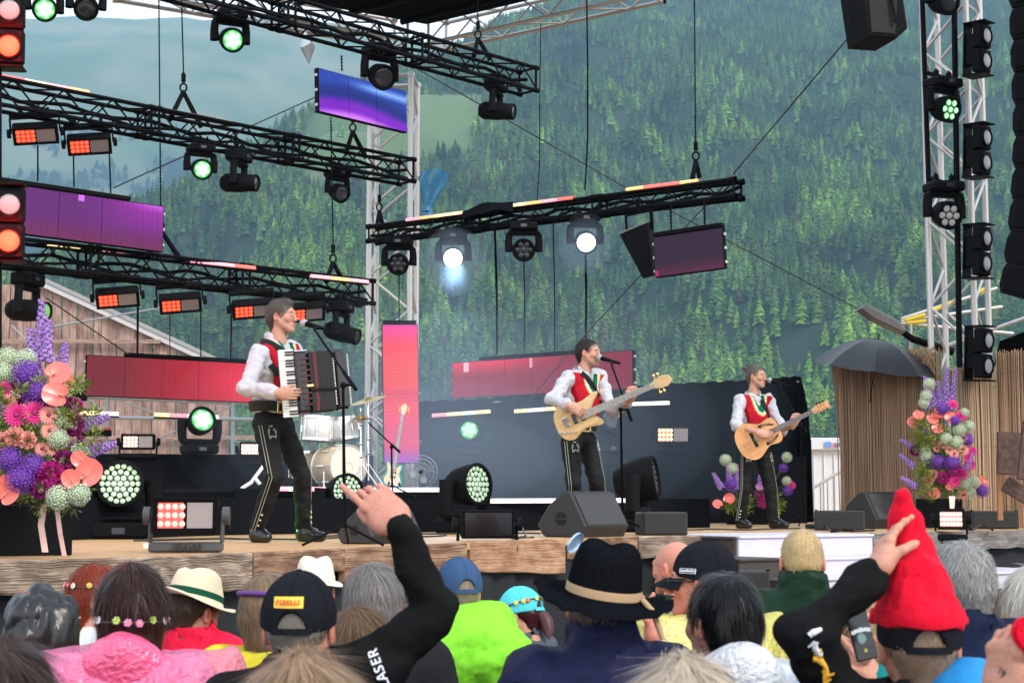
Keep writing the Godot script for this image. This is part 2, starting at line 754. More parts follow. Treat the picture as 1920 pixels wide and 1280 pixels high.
# one conifer: whorls of drooping boughs round a tapered trunk; unit height
func conifer(seed_: int, slim: float, tiers: int) -> Acc:
	var a := Acc.new()
	var r := RandomNumberGenerator.new()
	r.seed = seed_
	a.col = Color(0.5, 0.35, 0.25)
	a.tube([Vector3(0, 0, 0), Vector3(0, 0.9, 0)], [0.014, 0.003], 4, false)
	for t in tiers:
		var f := float(t) / tiers
		var cnt := 8 if f < 0.65 else 5
		for b in cnt:
			var y := 0.1 + 0.9 * pow(clampf(f + r.randf_range(-0.6, 0.6) / tiers, 0.0, 1.0), 0.9)
			var rad := slim * pow(1.03 - y, 0.8) * 1.05 + 0.008
			var an := TAU * (b + r.randf()) / cnt + t * 1.7
			var out := Vector3(cos(an), 0, sin(an))
			var side := Vector3(-out.z, 0, out.x)
			var len := rad * r.randf_range(0.65, 1.2)
			var tip := out * len + Vector3.UP * (y - len * r.randf_range(0.25, 0.75))
			var w := len * r.randf_range(0.35, 0.6)
			var base := Vector3.UP * (y + 0.03)
			var mid := out * len * 0.6 + Vector3.UP * (y + 0.0)
			var lo := Vector3.UP * w * r.randf_range(0.4, 1.1)
			var g := r.randf_range(0.72, 1.28)
			a.col = Color(g, g, g)
			var nn := (out * 0.75 + Vector3.UP * 0.6 + Vector3(r.randf_range(-0.3, 0.3), r.randf_range(-0.2, 0.2), r.randf_range(-0.3, 0.3))).normalized()
			var k := a.v.size()
			for p in [base, mid + side * w - lo, tip, mid - side * w - lo, mid]:
				a.vert(p, nn)
			for q in [[0, 1, 4], [1, 2, 4], [4, 2, 3], [0, 4, 3]]:
				var front: bool = (a.v[k + q[2]] - a.v[k + q[0]]).cross(a.v[k + q[1]] - a.v[k + q[0]]).dot(nn) > 0.0
				a.i.append_array(PackedInt32Array([k + q[0], k + q[1 if front else 2], k + q[2 if front else 1]]))
	a.col = Color.WHITE
	return a


func forest() -> void:
	var m := paint("needles", 1, 1, 1, 0.85)
	m.metallic_specular = 0.2
	var kinds := [conifer(1, 0.2, 15), conifer(2, 0.24, 14), conifer(3, 0.28, 13)]
	var spots := [[], [], []]
	var cols := [[], [], []]
	var r := RandomNumberGenerator.new()
	r.seed = 77
	var d := 700.0
	while d < 2750.0:
		var pitch := 6.1 + (d - 700.0) * 0.0012
		var half := d * 0.36 + 60.0
		var x := -half
		while x < half:
			x += pitch * r.randf_range(0.7, 1.3)
			var px := x + r.randf_range(-2.5, 2.5)
			var pd := d + r.randf_range(-3.0, 3.0)
			var edge := -335.0 + (pd - 1174.0) * 0.34
			if px < edge - 90.0:
				continue
			var cl := in_clearing(px, pd)
			if cl < 1.0 and r.randf() > 0.02:
				continue
			if hill_noise.get_noise_2d(px * 14.0, pd * 14.0) > 0.32:
				continue
			var patch := hill_noise.get_noise_2d(px * 4.0 + 900.0, pd * 4.0) + r.randf_range(-0.35, 0.35)
			var low := clampf((1150.0 - pd) / 350.0, 0.0, 1.0) * clampf((px + 80.0) / 160.0, 0.0, 1.0)
			var larch := patch + 0.36 * low > 0.22
			var k := 2 if larch else (0 if r.randf() < 0.6 else 1)
			var hgt := r.randf_range(10.0, 22.0) * (0.9 if larch else 1.0)
			hgt *= 1.0 + 0.45 * hill_noise.get_noise_2d(px * 11.0 + 77.0, pd * 11.0)
			if cl < 1.25:
				hgt *= 0.75
			var bs := Basis(Vector3.UP, r.randf() * TAU).scaled(Vector3(hgt * r.randf_range(0.85, 1.15), hgt, hgt * r.randf_range(0.85, 1.15)))
			spots[k].append(Transform3D(bs, Vector3(px, hill_height(px, pd) - 0.8, -pd)))
			var v := r.randf_range(0.6, 1.35) * (1.0 + 1.1 * hill_noise.get_noise_2d(px * 7.0, pd * 7.0 + 300.0))
			var c := Color(0.06, 0.14, 0.045).lerp(Color(0.11, 0.17, 0.045), r.randf())
			if larch:
				c = Color(0.12, 0.24, 0.04).lerp(Color(0.18, 0.28, 0.045), r.randf())
			elif r.randf() < 0.05:
				c = Color(0.065, 0.055, 0.032)
			cols[k].append(Color(c.r * v, c.g * v, c.b * v))
		d += pitch * 0.95
	# the belt of wood on the far alp's foot
	for q in 26000:
		var px := r.randf_range(-2000.0, -250.0)
		var pd := r.randf_range(3000.0, 5000.0)
		var hh := far_height(px, pd)
		if hh + hill_noise.get_noise_2d(px * 3.0, pd * 3.0) * 350.0 > 700.0 + r.randf_range(-60.0, 90.0):
			continue
		var hgt := r.randf_range(14.0, 24.0)
		spots[1].append(Transform3D(Basis(Vector3.UP, r.randf() * TAU).scaled(Vector3(hgt * 1.5, hgt, hgt * 1.5)), Vector3(px, hh - 1.0, -pd)))
		cols[1].append(Color(0.02, 0.045, 0.022))
	for k in 3:
		var mm := MultiMesh.new()
		mm.transform_format = MultiMesh.TRANSFORM_3D
		mm.use_colors = true
		mm.mesh = kinds[k].mesh()
		mm.instance_count = spots[k].size()
		for q in spots[k].size():
			mm.set_instance_transform(q, spots[k][q])
			mm.set_instance_color(q, cols[k][q])
		var o := MultiMeshInstance3D.new()
		o.name = ["spruce_forest", "fir_forest", "larch_forest"][k]
		o.multimesh = mm
		o.material_override = m
		add_child(o)
		o.set_meta("kind", "stuff")
		tag(o, ["slim dark spruces covering the mountainside behind the stage", "broader dark firs mixed through the mountainside wood behind the stage", "lighter green larches in patches on the mountainside behind the stage"][k], "forest")
		print(o.name, " ", spots[k].size())


# ---------------------------------------------------------------- the stage

const DECK := 1.5
var black_cloth: StandardMaterial3D
var black_metal: StandardMaterial3D
var black_plastic: StandardMaterial3D
var silver: StandardMaterial3D
var old_wood: Array = []

func wood(called: String, dark: Color, light: Color, scale := Vector3(1, 1, 1), rough := 0.75, bump := 0.4, seed_ := 3) -> StandardMaterial3D:
	if mats.has(called):
		return mats[called]
	# long grain: an image stretched along u
	var im := Image.create(512, 128, false, Image.FORMAT_RGB8)
	var f := FastNoiseLite.new()
	f.seed = seed_
	f.frequency = 0.02
	f.fractal_octaves = 4
	var hm := Image.create(512, 128, false, Image.FORMAT_L8)
	for y in 128:
		for x in 512:
			var warp := f.get_noise_2d(x * 0.4, y * 0.8) * 5.0
			var g := f.get_noise_2d(x * 0.13 + 900.0, (y + warp) * 10.0) * 0.6 + f.get_noise_2d(x * 0.6, y * 30.0 + warp * 2.0) * 0.4 + f.get_noise_2d(x * 0.5 - 300.0, y * 0.9) * 0.75
			var t := clampf(0.5 + g, 0.0, 1.0)
			im.set_pixel(x, y, lin(lerpf(dark.r, light.r, t), lerpf(dark.g, light.g, t), lerpf(dark.b, light.b, t)))
			hm.set_pixel(x, y, Color(t, t, t))
	var m := StandardMaterial3D.new()
	m.resource_name = called
	m.albedo_texture = ImageTexture.create_from_image(im)
	m.heightmap_enabled = true
	m.heightmap_texture = ImageTexture.create_from_image(hm)
	m.heightmap_scale = bump
	m.roughness = rough
	m.vertex_color_use_as_albedo = true
	m.uv1_scale = scale
	mats[called] = m
	return m


# a board from a to b (top edge), hanging down by ha at a and hb at b, wavering lower edge; uv runs along it
func board(a: Vector3, b: Vector3, ha: float, hb: float, thick: float, waver: float, r: RandomNumberGenerator, along_uv := 1.0) -> Acc:
	var s := Acc.new()
	var n := 9
	var out := (b - a).cross(Vector3.UP).normalized()
	if out.z < 0.0:
		out = -out
	var rows := []
	for k in n + 1:
		var t := float(k) / n
		var p := a.lerp(b, t)
		var lowp := p + Vector3.DOWN * (lerpf(ha, hb, t) + r.randf_range(-1.0, 1.0) * waver)
		p += Vector3.UP * r.randf_range(-0.4, 0.4) * waver
		rows.append([p - out * thick, p, p + out * 0.006 + Vector3.DOWN * 0.008, lowp + out * 0.006 + Vector3.UP * 0.008, lowp, lowp - out * thick])
	for k in n:
		for q in 5:
			var u0 := float(k) / n * along_uv
			var u1 := float(k + 1) / n * along_uv
			var first := s.v.size()
			s.quad(rows[k][q], rows[k + 1][q], rows[k + 1][q + 1], rows[k][q + 1])
			var v0 := [0.0, 0.1, 0.12, 0.9, 0.95, 1.0]
			s.u[first] = Vector2(u0, v0[q])
			s.u[first + 1] = Vector2(u1, v0[q])
			s.u[first + 2] = Vector2(u1, v0[q + 1])
			s.u[first + 3] = Vector2(u0, v0[q + 1])
	for e in [0, n]:
		for q in range(1, 5):
			s.tri(rows[e][0], rows[e][q], rows[e][q + 1])
	return s


func stage() -> void:
	black_cloth = grained("black cloth", Color(0.006, 0.007, 0.009), Color(0.011, 0.012, 0.015), Vector3.ONE * 2.5, 0.95)
	black_metal = paint("black powder coat", 0.005, 0.005, 0.006, 0.5, 0.0)
	black_plastic = grained("black plastic", Color(0.006, 0.006, 0.007), Color(0.012, 0.012, 0.013), Vector3.ONE * 6.0, 0.6)
	black_plastic.metallic_specular = 0.13
	black_metal.metallic_specular = 0.15
	black_cloth.metallic_specular = 0.05
	silver = paint("brushed aluminium", 0.50, 0.48, 0.465, 0.38, 0.45)
	var front := [p3(-2.79,1.5,-7.566), p3(-2.498,1.5,-7.903), p3(-1.481,1.5,-9.12), p3(-0.333,1.5,-11.482), p3(0.396,1.5,-12.627), p3(1.639,1.5,-13.808), p3(3.359,1.5,-14.976), p3(5.181,1.5,-16.36), p3(8.136,1.5,-18.401)]
	var t := thing("stage", "long open-air stage with a tan deck and rough timber edge", "stage", Vector3(0, 0, -14))
	var off := Vector3(0, 0, 14)
	# deck: boards of sheet flooring
	var deck := Acc.new()
	var poly := PackedVector2Array()
	for p in front:
		poly.append(Vector2(p.x, p.z + 14))
	poly.append(Vector2(14, -16))
	poly.append(Vector2(-12, -16))
	poly.append(Vector2(-8, 7.5))
	deck.extrude(poly, 0.05, Transform3D(Basis(Vector3.RIGHT, Vector3.BACK, Vector3.DOWN), Vector3(0, DECK - 0.025, 0)))
	obj("deck", deck, grained("deck board", Color(0.44, 0.25, 0.11), Color(0.60, 0.37, 0.17), Vector3(0.5, 0.5, 0.5), 0.5, 0.0, 0.012), t)
	# black skirt below the timber
	var rows := [[], []]
	for k in front.size() - 1:
		var n := 14
		for q in n:
			var p: Vector3 = front[k].lerp(front[k + 1], float(q) / n) + off
			var o := Vector3(0.7, 0, 0.7) * (0.02 * sin(k * 5.0 + q * 1.7) + 0.012 * sin(q * 4.1 + k) - 0.05)
			rows[0].append(p + o + Vector3.DOWN * 0.06)
			rows[1].append(p + o * 1.5 + Vector3(0, 0.02 - DECK, 0))
	var sk := Acc.new()
	sk.sheet(rows)
	obj("skirt", sk, grained("skirt cloth", Color(0.007, 0.008, 0.010), Color(0.02, 0.022, 0.026), Vector3(3, 3, 3), 0.9, 0.0, 0.03), t)
	# rough planks along the front edge
	var r := RandomNumberGenerator.new()
	r.seed = 4
	old_wood = [
		wood("grey plank", Color(0.12, 0.075, 0.05), Color(0.42, 0.32, 0.245), Vector3(1, 1, 1), 0.85, 1.2, 3),
		wood("brown plank", Color(0.13, 0.055, 0.028), Color(0.42, 0.25, 0.15), Vector3(1, 1, 1), 0.8, 0.9, 8),
		wood("orange plank", Color(0.22, 0.09, 0.04), Color(0.52, 0.31, 0.18), Vector3(1, 1, 1), 0.7, 0.5, 15),
		wood("grey beam", Color(0.13, 0.11, 0.10), Color(0.30, 0.27, 0.25), Vector3(1, 1, 1), 0.9, 1.2, 21)]
	var planks := [
		[p3(-2.79,1.5,-7.566), p3(-1.98,1.5,-8.348), 0.155, 0.175, 0, 0.006], [p3(-1.98,1.5,-8.348), p3(-1.477,1.5,-9.074), 0.19, 0.20, 0, 0.012],
		[p3(-1.475,1.5,-9.12), p3(-1.048,1.5,-9.937), 0.135, 0.14, 1, 0.004], [p3(-1.048,1.5,-9.937), p3(-0.342,1.5,-11.408), 0.20, 0.22, 1, 0.005],
		[p3(-0.324,1.5,-11.556), p3(0.391,1.5,-12.627), 0.215, 0.275, 2, 0.004], [p3(0.411,1.5,-12.718), p3(1,1.5,-13.191), 0.17, 0.17, 1, 0.006], [p3(1.009,1.5,-13.191), p3(1.639,1.5,-13.808), 0.18, 0.17, 0, 0.008],
		[p3(3.292,1.5,-14.85), p3(4.09,1.5,-15.5), 0.17, 0.18, 3, 0.012], [p3(4.101,1.5,-15.5), p3(5.181,1.5,-16.36), 0.19, 0.18, 3, 0.012], [p3(5.186,1.5,-16.36), p3(8.136,1.5,-18.401), 0.18, 0.18, 3, 0.012]]
	for p in planks:
		obj("plank", board(p[0] + off + Vector3(0.02, 0.004, 0.02), p[1] + off + Vector3(0.02, 0.004, 0.02), p[2], p[3], 0.04, p[5], r, 0.6 + r.randf() * 0.3), old_wood[p[4]], t)
	# second row under the middle
	for p in [[p3(-1.461,1.355,-9.1), p3(-1.084,1.311,-10.3), 0.115, 0.10, 1], [p3(-1.094,1.28,-10.4), p3(-0.351,1.281,-11.6), 0.10, 0.08, 1], [p3(-2.264,1.329,-8.2), p3(-1.931,1.301,-8.9), 0.03, 0.03, 2]]:
		obj("plank", board(p[0] + off, p[1] + off, p[2], p[3], 0.04, 0.006, r, 0.5), old_wood[p[4]], t)

	# white steps up to the deck
	var st := thing("stage_steps", "white painted steps with dark brown cheeks leading onto the stage", "steps", p3(3.143,0.4,-17.75))
	var o2 := -st.position
	var white := grained("white step paint", Color(0.50, 0.47, 0.56), Color(0.58, 0.55, 0.63), Vector3.ONE, 0.55, 0.0, 0.01)
	var brown := grained("brown board", Color(0.035, 0.024, 0.02), Color(0.055, 0.04, 0.034), Vector3.ONE * 2.0, 0.6)
	for q in [["upper_step", p3(1.859,1.5,-13.39), p3(3.159,1.5,-14.252), 0.004, 0.20, white], ["lower_step", p3(2.124,1.332,-12.95), p3(3.431,1.327,-13.85), 0.0, 0.185, white], ["upper_cheek", p3(1.614,1.5,-13.596), p3(1.859,1.5,-13.39), -0.004, 0.21, brown], ["lower_cheek", p3(1.761,1.345,-12.7), p3(2.125,1.327,-12.96), -0.006, 0.20, brown], ["ground_step", p3(2.432,1.189,-12.75), p3(4.799,1.149,-14.3), 0.0, 0.12, white], ["ground_cheek", p3(2.047,1.195,-12.45), p3(2.434,1.189,-12.76), -0.006, 0.12, brown]]:
		var a: Vector3 = q[1]
		var b: Vector3 = q[2]
		b.y = a.y
		var bs := along(b - a)
		if bs.z.z < 0.0:
			bs = Basis(bs.x, bs.y, -bs.z)
		var len := (b - a).length()
		var dep := 1.0
		var s := Acc.new()
		s.box((a + b) * 0.5 + o2 - bs.z * (dep * 0.5 - 0.03) + Vector3.DOWN * (q[4] * 0.5 + 0.018), Vector3(len, q[4], dep), bs, 0.004)
		var o := obj(q[0], s, q[5], st)
		var tr := Acc.new()
		tr.box((a + b) * 0.5 + o2 - bs.z * (dep * 0.5 - 0.045) + Vector3.DOWN * (0.008 - q[3]), Vector3(len + 0.012, 0.024, dep + 0.01), bs, 0.006)
		obj("tread", tr, q[5], o)
		if q[0].begins_with("ground"):
			var leg := Acc.new()
			leg.box((a + b) * 0.5 + o2 - bs.z * dep * 0.5 + Vector3.DOWN * (q[4] + 0.02 + (a.y - q[4]) * 0.5), Vector3(len * 0.96, a.y - q[4], dep * 0.8), bs, 0.004)
			obj("frame", leg, brown, o)

	# risers and rear platforms, all in black cloth
	riser("stage_riser", "low black riser along the middle of the stage", p3(-3.393,1.5,-12.109), p3(-2.452,1.5,-14.027), 0.32, 3.0)
	riser("stage_riser", "low black riser behind the big green-lit floor monitor", p3(-2.452,1.5,-14.027), p3(2.201,1.5,-18.026), 0.32, 3.0)
	riser("drum_riser", "black drum riser edged with a white light strip", p3(-2.956,1.815,-17.2), p3(-0.707,1.814,-18.6), 0.115, 2.2, 0.32)
	riser("rear_platform", "black cloth platform in front of the wooden barn", p3(-5.624,2.39,-20.2), p3(-1.809,2.358,-21), 0.0, 2.5)
	riser("rear_platform", "black cloth platform in front of the black drape", p3(-1.271,2.393,-22.3), p3(3.953,2.488,-21.6), 0.0, 1.0)
	# black drape across the back
	var dr := thing("backdrop_drape", "tall black drape closing off the rear of the stage", "drape", p3(1.509,2.067,-24))
	var top := [p3(-1.389,3.275,-24), p3(-0.479,3.323,-24), p3(0.319,3.395,-24), p3(1.118,3.475,-24), p3(1.909,3.516,-23.9), p3(2.852,3.556,-23.8), p3(3.615,3.573,-23.6), p3(4.13,3.612,-23.4), p3(4.195,3.589,-23.2), p3(4.199,3.148,-22.8), p3(4.219,2.573,-22.6)]
	var rs := [[], [], [], [], []]
	for k in top.size() - 1:
		for q in 10:
			var f := float(q) / 10.0
			var p: Vector3 = top[k].lerp(top[k + 1], f)
			for lv in 5:
				var h := lerpf(p.y, DECK - 0.02, lv / 4.0)
				var w := (0.06 * sin((k * 10 + q) * 0.83) + 0.06 * sin((k * 10 + q) * 0.37 + lv * 0.4)) * (0.35 + lv * 0.25)
				rs[lv].append(Vector3(p.x, h + (0.012 * sin(q * 2.0 + k) if lv == 0 else 0.0), p.z + w) - dr.position)
	var da := Acc.new()
	da.sheet(rs)
	obj("cloth", da, black_cloth, dr)
	var rail := Acc.new()
	for k in top.size() - 3:
		rail.rod(top[k] - dr.position + Vector3(0, -0.07, -0.06), top[k + 1] - dr.position + Vector3(0, -0.07, -0.06), 0.024)
	obj("rail", rail, silver, dr)
	for k in [0, 3, 6, 8]:
		var p := Acc.new()
		var q: Vector3 = top[k] - dr.position + Vector3(0, -0.07, -0.11)
		p.rod(q, Vector3(q.x, DECK - dr.position.y, q.z), 0.024)
		obj("post", p, silver, dr)


# a cloth-faced platform: a to b is the foot of its front (rise > 0) or the top edge of its front (rise = 0)
func riser(called: String, label: String, a: Vector3, b: Vector3, rise: float, deep: float, base := 0.0) -> void:
	b.y = a.y
	var top := a.y + rise
	var low := DECK + base
	var t := thing(called, label, "stage riser", Vector3((a.x + b.x) * 0.5, low, (a.z + b.z) * 0.5))
	var bs := along(b - a)
	if bs.z.z < 0.0:
		bs = Basis(bs.x, bs.y, -bs.z)
	var len := (b - a).length()
	var s := Acc.new()
	s.box(Vector3(0, (top - low) - 0.02, 0) - bs.z * deep * 0.5, Vector3(len, 0.04, deep), bs, 0.004)
	obj("platform_top", s, black_plastic, t)
	var rows := [[], [], []]
	var n := int(len * 9.0)
	for k in n + 1:
		var x := (float(k) / n - 0.5) * len
		for lv in 3:
			var w := 0.008 * sin(k * 1.3) + 0.006 * sin(k * 0.47 + lv)
			rows[lv].append(bs.x * x + bs.z * (0.006 + w * lv * 0.5) + Vector3.UP * lerpf(top - low - 0.002, 0.002, lv / 2.0))
	var f := Acc.new()
	f.sheet(rows)
	for sd in [-0.5, 0.5]:
		f.quad(bs.x * len * sd + Vector3.UP * (top - low - 0.04), bs.x * len * sd - bs.z * deep + Vector3.UP * (top - low - 0.04), bs.x * len * sd - bs.z * deep, bs.x * len * sd)
	obj("cloth_front", f, black_cloth, t)


# ---------------------------------------------------------------- trusses

# four-chord box truss; a and b are the ends of the lower chord on the side towards the audience
func truss(label: String, a: Vector3, b: Vector3, s: float, pitch: float, group: String, cr := 0.024, br := 0.0105, mat: Material = null, called := "lighting_truss", joints := true) -> Node3D:
	if mat == null:
		mat = black_metal
	var t := thing(called, label, "truss", a, 0.0, group)
	var len := (b - a).length()
	var bs := along(b - a, Vector3.UP)
	if absf((b - a).normalized().y) > 0.9:
		bs = Basis(Vector3.UP, Vector3.RIGHT, Vector3.FORWARD)
		bs = Basis((b - a).normalized(), bs.y, bs.z)
	elif bs.z.z < 0.0:
		bs = Basis(bs.x, bs.y, -bs.z)
	t.basis = bs
	var c := [Vector3(0, 0, 0), Vector3(0, s, 0), Vector3(0, s, -s), Vector3(0, 0, -s)]
	var cm: Mesh = Acc.new().rod(Vector3.ZERO, Vector3(len, 0, 0), cr, 10).mesh()
	for p in c:
		obj("chord", cm, mat, t).position = p
	var n := int(len / pitch)
	var step := len / n
	var up: Mesh = Acc.new().rod(Vector3.ZERO, Vector3(step, s, 0), br, 6).mesh()
	var down: Mesh = Acc.new().rod(Vector3(0, s, 0), Vector3(step, 0, 0), br, 6).mesh()
	for f in 4:
		var m := Basis(Vector3.RIGHT, PI * 0.5 * f)
		for k in n:
			var o := obj("brace", up if (k + f) % 2 == 0 else down, mat, t)
			var org: Vector3 = [Vector3(0, 0, 0), Vector3(0, 0, -s), Vector3(0, s, -s), Vector3(0, s, 0)][f]
			o.transform = Transform3D(m, org + Vector3(k * step, 0, 0))
			if f % 2 == 1:
				o.transform = Transform3D(Basis(Vector3.RIGHT, -PI * 0.5), (Vector3(0, 0, 0) if f == 1 else Vector3(0, s, 0)) + Vector3(k * step, 0, 0))
			elif f == 2:
				o.transform = Transform3D(Basis(), Vector3(k * step, 0, -s))
	if joints:
		for q in 3:
			var w := []
			for k in 25:
				w.append(Vector3(len * k / 24.0, s * (0.1 + 0.22 * q) + 0.03 * sin(k * 1.7 + q * 2.0), -s * (0.3 + 0.2 * q) + 0.03 * sin(k * 2.3 + q)))
			obj("cable", Acc.new().tube(w, 0.012 + 0.006 * q, 6), mat, t)
	# end frames and couplers
	var fr := Acc.new()
	for q in 4:
		fr.rod(c[q], c[(q + 1) % 4], br * 1.5, 8)
	for q in 4:
		fr.rod(c[q] - Vector3(0.035, 0, 0), c[q] + Vector3(0.035, 0, 0), cr * 1.35, 10)
	var frm := fr.mesh()
	var cuts := [0.03, len - 0.03]
	if joints:
		var x := len - 2.0
		while x > 0.4:
			cuts.append(x)
			cuts.append(x + 0.1)
			x -= 2.0
	for x in cuts:
		obj("end_frame", frm, mat, t).position = Vector3(x, 0, 0)
	return t


func trusses() -> void:
	var g := "black lighting trusses hanging over the stage"
	truss("black box truss at the top holding the blue and purple screen", p3(-3.821,6.96,-15.544), p3(0.324,6.96,-19.902), 0.29, 0.29, g)
	truss("black box truss with coloured light bars, hung by a black sling above the purple screen", p3(-5.954,5.97,-16.113), p3(-1.274,5.97,-20.768), 0.29, 0.29, g)
	truss("lowest black box truss, carrying a row of red-lit flood panels", p3(-5.977,4.3,-16.343), p3(-1.754,4.3,-20.323), 0.29, 0.29, g)
	truss("slim black truss with orange light bars across the forest view", p3(-2,5.36,-21.89), p3(2.63,5.36,-18.59), 0.2, 0.24, g, 0.028, 0.009)
	# silver towers
	var base := p3(-2.074,2.07,-24.3)
	var tw := truss("silver lattice tower behind the vertical red screen", Vector3(base.x, 0.0, base.z), Vector3(base.x, 8.2, base.z), 0.62, 0.5, "silver lattice towers", 0.042, 0.021, silver, "lattice_tower", false)
	tw.basis = Basis(Vector3.UP, Vector3(0.995, 0, 0.1), Vector3(0.1, 0, -0.995))
	base = p3(5.162,3.683,-19)
	var t2 := truss("silver lattice tower beside the black line-array loudspeakers", Vector3(base.x, 0.0, base.z), Vector3(base.x, 8.6, base.z), 0.52, 0.5, "silver lattice towers", 0.036, 0.018, silver, "lattice_tower", false)
	t2.basis = Basis(Vector3.UP, Vector3(0.83, 0, 0.557), Vector3(0.557, 0, -0.83))


# the roof's front corner, high over the stage, and the silver beam along its edge
func roof() -> void:
	var t := thing("stage_roof", "black canopy roof over the stage with a silver truss edge", "roof", p3(-0.49,8.942,-24))
	var o := -t.position
	var a := p3(-1.287,8.66,-23.664)
	var b := p3(1.849,8.66,-21.26)
	var c := p3(-5.272,8.66,-21.168)
	var up := Vector3(0, 0.3, 0)
	var s := Acc.new()
	var far := a + (c - a) + (b - a)
	s.quad(a + o + up, b + o + up, far + o + up, c + o + up)
	s.quad(a + o + up * 1.1, c + o + up * 1.1, far + o + up * 1.1, b + o + up * 1.1)
	obj("canopy", s, black_cloth, t)
	for e in [[a, b], [a, c]]:
		var v := Acc.new()
		v.quad(e[0] + o + up, e[1] + o + up, e[1] + o + up * 2.0, e[0] + o + up * 2.0)
		obj("valance", v, black_cloth, t)
	for k in 5:
		var f := Acc.new()
		var p := a.lerp(c, (k + 0.5) / 5.5)
		f.rod(p + o + up * 0.9, p + (b - a) + o + up * 0.9, 0.05, 8)
		obj("rafter", f, black_metal, t)
	truss("silver truss along the roof edge against the forest", a, b, 0.42, 0.5, "silver roof trusses", 0.03, 0.014, silver, "roof_truss", false)
	truss("silver truss along the dark side of the canopy roof", c, a + (c - a).normalized() * 0.3, 0.42, 0.5, "silver roof trusses", 0.03, 0.014, silver, "roof_truss", false)


# ---------------------------------------------------------------- lamps and screens

const EYE := Vector3(0, 1.79, 0)

func disc(a: Acc, at: Vector3, r: float, dir: Vector3, dome := 0.0, seg := 18) -> Acc:
	var prof := [Vector2(r, 0.0)]
	for k in range(1, 5):
		var t := k / 4.0
		prof.append(Vector2(r * cos(t * PI * 0.5), dome * sin(t * PI * 0.5)))
	prof[4].x = 0.0
	return a.lathe(prof, Transform3D(upright(dir), at), seg)


# a lamp head on a panning yoke. at: where the base meets what carries it; look: where the lens points
func moving_head(label: String, at: Vector3, look: Vector3, kind: String, lens: Material, group: String, size := 1.0, hanging := true, lenses := 0) -> Node3D:
	var t := thing("moving_head_lamp", label, "stage lamp", at, 0.0, group)
	var dir := look.normalized()
	var flat := Vector3(dir.x, 0, dir.z).normalized()
	var dn := -1.0 if hanging else 1.0
	var yaw := facing(flat)
	t.basis = yaw
	var loc := yaw.inverse() * dir
	var s := size
	var spot := kind == "spot"
	var hl := (0.46 if spot else 0.22) * s
	var hr := (0.105 if spot else 0.115) * s
	var arm := (0.25 if spot else 0.2) * s
	var bh := (0.13 if spot else 0.09) * s
	var half := hr + 0.035 * s
	if hanging:
		var c := Acc.new()
		for x in [-0.08, 0.08]:
			c.box(Vector3(x * s, 0.03, 0), Vector3(0.035, 0.09, 0.05) * s, Basis(), 0.006)
			c.tube([Vector3(x * s, 0.06, -0.035), Vector3(x * s, 0.10, 0), Vector3(x * s, 0.06, 0.035)], 0.012 * s, 6)
		obj("clamp", c, black_metal, t)
	var b := Acc.new()
	b.box(Vector3(0, dn * bh * 0.5, 0), Vector3(half * 2.1, bh, half * 1.7), Basis(), 0.02 * s)
	var base := obj("base", b, black_plastic, t)
	var sc := Acc.new()
	sc.box(Vector3(0, dn * bh * 0.5, half * 0.85 + 0.002), Vector3(0.07, 0.035, 0.006) * s, Basis(), 0.002)
	obj("display", sc, paint("lamp display", 0.03, 0.04, 0.05, 0.15), base)
	var y := Acc.new()
	y.box(Vector3(0, dn * (bh + 0.025 * s), 0), Vector3(half * 2.0 + 0.06 * s, 0.05 * s, 0.11 * s), Basis(), 0.018 * s)
	for sx in [-1.0, 1.0]:
		y.tube([Vector3(sx * (half + 0.01 * s), dn * (bh + 0.03 * s), 0), Vector3(sx * (half + 0.02 * s), dn * (bh + arm * 0.6), 0), Vector3(sx * (half + 0.012 * s), dn * (bh + arm + 0.03 * s), 0)], [0.04 * s, 0.042 * s, 0.05 * s], 10)
	obj("yoke", y, black_plastic, t)
	var hub := Vector3(0, dn * (bh + arm), 0)
	var hb := facing(loc, Vector3.UP if absf(loc.y) < 0.95 else Vector3.BACK)
	var h := Acc.new()
	var xf := Transform3D(hb * Basis(Vector3.RIGHT, PI * 0.5), hub)
	if spot:
		h.lathe([Vector2(0, -hl * 0.48), Vector2(hr * 0.75, -hl * 0.46), Vector2(hr * 1.05, -hl * 0.34), Vector2(hr * 1.08, hl * 0.05), Vector2(hr * 0.95, hl * 0.3), Vector2(hr * 0.98, hl * 0.5), Vector2(hr * 0.86, hl * 0.52), Vector2(hr * 0.8, hl * 0.46), Vector2(0, hl * 0.44)], xf, 20)
	else:
		h.lathe([Vector2(0, -hl * 0.62), Vector2(hr * 0.6, -hl * 0.58), Vector2(hr * 0.95, -hl * 0.25), Vector2(hr * 1.1, hl * 0.2), Vector2(hr * 1.12, hl * 0.5), Vector2(hr * 0.98, hl * 0.52), Vector2(hr * 0.95, hl * 0.42), Vector2(0, hl * 0.40)], xf, 22)
	var head := obj("head", h, black_plastic, t)
	var f := hub + loc * hl * (0.46 if spot else 0.42)
	if lenses == 0:
		obj("lens", disc(Acc.new(), f, hr * (0.78 if spot else 0.9), loc, 0.02 * s), lens, head)
	else:
		var rings := [[1, 0.0], [6, 0.62]] if lenses == 7 else [[1, 0.0], [6, 0.29], [12, 0.57], [18, 0.84]]
		var lr := hr * (0.27 if lenses == 7 else 0.13)
		var pl := Acc.new()
		disc(pl, f - loc * 0.004, hr * 0.95, loc, 0.002)
		obj("lens_plate", pl, paint("lens plate", 0.05, 0.055, 0.06, 0.3), head)
		var lm := disc(Acc.new(), Vector3.ZERO, lr, loc, lr * 0.5, 10).mesh()
		for rg in rings:
			for k in rg[0]:
				var an: float = TAU * k / rg[0]
				obj("lens", lm, lens, head).position = f + hb * Vector3(cos(an), sin(an), 0) * hr * rg[1]
	return t


